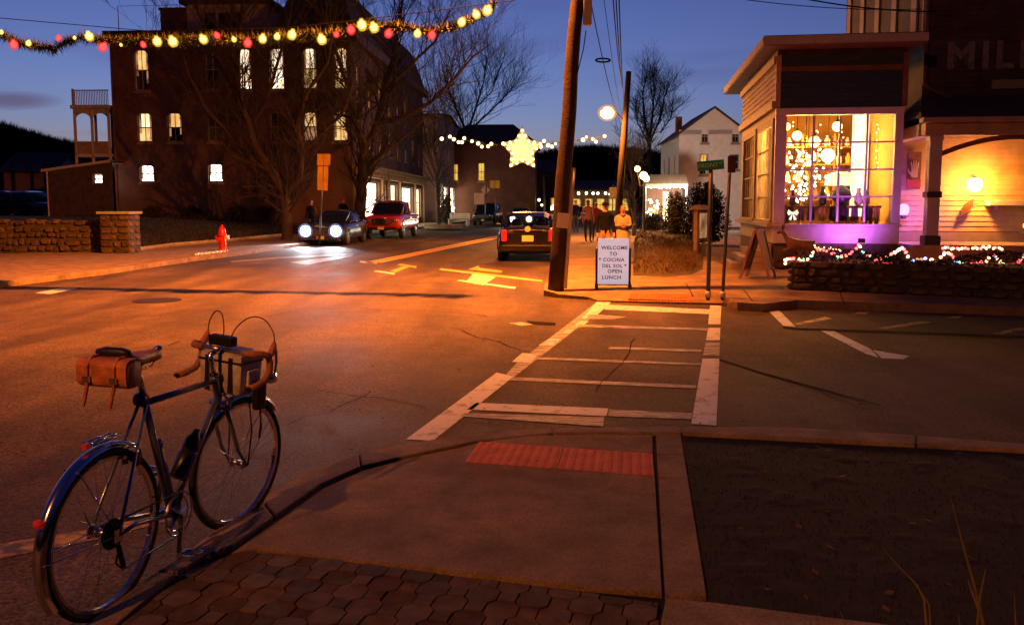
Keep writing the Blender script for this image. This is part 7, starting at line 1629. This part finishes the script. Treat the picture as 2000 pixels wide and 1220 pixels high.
# mudguards
def guard(c, r_, a0, a1, w_, steer, name):
    n = 30; mb = MB(); vs_ = []; prof = ((-w_,-.012),(-w_*.8,.0),(-w_*.3,.008),(w_*.3,.008),(w_*.8,.0),(w_,-.012))
    for i in range(n):
        a = a0+(a1-a0)*i/(n-1)
        for y,h_ in prof:
            p = c+V3((r_+h_)*math.cos(a),y,(r_+h_)*math.sin(a)); vs_.append(sx(p) if steer else p)
    m_ = len(prof); mb.add(vs_,[(i*m_+k_,i*m_+k_+1,(i+1)*m_+k_+1,(i+1)*m_+k_) for i in range(n-1) for k_ in range(m_-1)])
    return mb.build(name, M['chrome'], BK, smooth=True, fixn=False)
rg = guard(RH,.358,R(62),R(212),.027,False,'mudguard'); fg = guard(FH,.358,R(35),R(128),.024,True,'mudguard')
for s in (-1,1):
    for a in (R(120),R(178)): tb('guard_stay',[RH+V3(0,s*.06,0),RH+V3(.362*math.cos(a),s*.028,.362*math.sin(a))],.0026,'chrome',n=5,parent=rg)
    tb('guard_stay',[sx(FH+V3(0,s*.058,0)),sx(FH+V3(.362*math.cos(R(45)),s*.026,.362*math.sin(R(45))))],.0026,'chrome',n=5,parent=fg)
a = R(155); tl = RH+V3(.385*math.cos(a),0,.385*math.sin(a)); MB().lathe([(.001,-.016),(.017,-.008),(.018,.008),(.014,.014)],12,tl,'x').build('tail_lamp', M['reflector_red'], BK, smooth=True)
rk = MB(); 
for y in (-.045,0,.045): rk.tube([RH+V3(.08,y*.7,.385),RH+V3(.0,y*.7,.385),RH+V3(-.09,y*.5,.382)],.005,6)
for x in (.07,.0,-.07): rk.tube([RH+V3(x,-.033,.385),RH+V3(x,.033,.385)],.004,6)
rk.build('rear_rack', M['chrome'], BK, smooth=True); MB().lathe([(.012,-.01),(.012,.012),(.001,.014)],10,RH+V3(-.10,0,.38),'x').build('rack_reflector', M['reflector_red'], BK)
# drivetrain (right side, y negative)
for r_,y,nm in ((.098,-.042,'chainring'),(.078,-.034,'chainring')):
    mb = MB(); mb.tube([BBp+V3(r_*math.cos(6.2832*i/44),y,r_*math.sin(6.2832*i/44)) for i in range(44)],.004,5,closed=True)
    for i in range(5): a_ = 6.2832*i/5; mb.bar(BBp+V3(0,y,0),BBp+V3(r_*math.cos(a_),y,r_*math.sin(a_)),.014,.005)
    mb.build(nm, M['alloy'], BK)
ca = R(-105); pe = BBp+V3(.17*math.cos(ca),-.07,.17*math.sin(ca)); pe2 = BBp-V3(.17*math.cos(ca),-.07,.17*math.sin(ca))
for p_,y,s in ((pe,-.06,-1),(pe2,.06,1)):
    MB().bar(BBp+V3(0,y,0),p_,.022,.012).build('crank_arm', M['chrome'], BK, bevel=.003); c_ = p_+V3(0,s*.055,0); pd_ = MB(); 
    for x in (-.035,.035): pd_.box(c_+V3(x,0,0),(.008,.085,.022))
    for y_ in (-.04,.04): pd_.box(c_+V3(0,y_,0),(.07,.006,.018))
    pd_.tube([p_,c_+V3(0,s*.045,0)],.007,8); pd_.build('pedal', M['chrome'], BK)
cs = MB()
for i,r_ in enumerate((.062,.055,.048,.041,.034,.028)): cs.lathe([(.012,-.001),(r_,-.001),(r_,.001),(.012,.001)],20,RH+V3(0,-.03-.005*i,0),'y')
cs.build('cassette', M['iron'], BK); tb('chain',[BBp+V3(0,-.042,.098),RH+V3(.02,-.042,.048)],.004,'iron',n=5); tb('chain',[BBp+V3(0,-.042,-.098),RH+V3(.04,-.045,-.16),RH+V3(.0,-.045,-.12),RH+V3(.03,-.042,-.04)],.004,'iron',n=5)
MB().bar(RH+V3(.01,-.05,-.05),RH+V3(.04,-.05,-.15),.02,.012).build('derailleur', M['plastic_black'], BK, bevel=.003)
# bottle and cage on the down tube, pump on the seat tube
dd = (hbm-BBp).normalized(); up = V3(-dd.z,0,dd.x); bq = BBp+dd*.14+up*.058
Mb = Matrix((up.cross(dd)*-1, up, dd)).transposed() if False else Matrix((V3(0,1,0), up, dd)).transposed()
MB().lathe([(.001,0),(.036,.004),(.037,.12),(.033,.13),(.037,.14),(.037,.19),(.02,.215),(.018,.24),(.001,.242)],16,bq,'z',Mb).build('water_bottle', M['plastic_black'], BK, smooth=True)
cg = MB()
for s in (-1,1): cg.tube([bq+V3(0,s*.039,0)+dd*.0,bq+V3(0,s*.04,0)+dd*.12+up*.01,bq+V3(0,s*.02,0)+dd*.14-up*.035],.003,5)
cg.tube([bq+V3(0,-.039,0)+dd*.01,bq+up*.039+dd*.01,bq+V3(0,.039,0)+dd*.01],.003,5); cg.build('bottle_cage', M['alloy'], BK)
pu = BBp+(seat-BBp)*.12+V3(.035,-.0,0); pe_ = BBp+(seat-BBp)*.62+V3(.035,0,0); tb('frame_pump',[pu,pe_],.012,'pump_white'); MB().ball(pe_,.014,8,6).build('pump_end', M['chrome'], BK, smooth=True)
for s in (-1,1): MB().box(seat+V3(-.085,s*.03,-.23),(.03,.014,.055)).build('brake_pad', M['plastic_black'], BK)
MB().tube([seat+V3(-.09,-.03,-.25),seat+V3(-.075,-.035,-.20),seat+V3(-.07,0,-.175),seat+V3(-.075,.035,-.20),seat+V3(-.09,.03,-.25)],.006,6).build('brake_caliper', M['chrome'], BK, smooth=True)
MB().tube([sx(hbm+V3(.05,-.032,-.06)),sx(hbm+V3(.035,-.036,-.01)),sx(hbm+V3(.035,0,.012)),sx(hbm+V3(.035,.036,-.01)),sx(hbm+V3(.05,.032,-.06))],.006,6).build('brake_caliper', M['chrome'], BK, smooth=True)
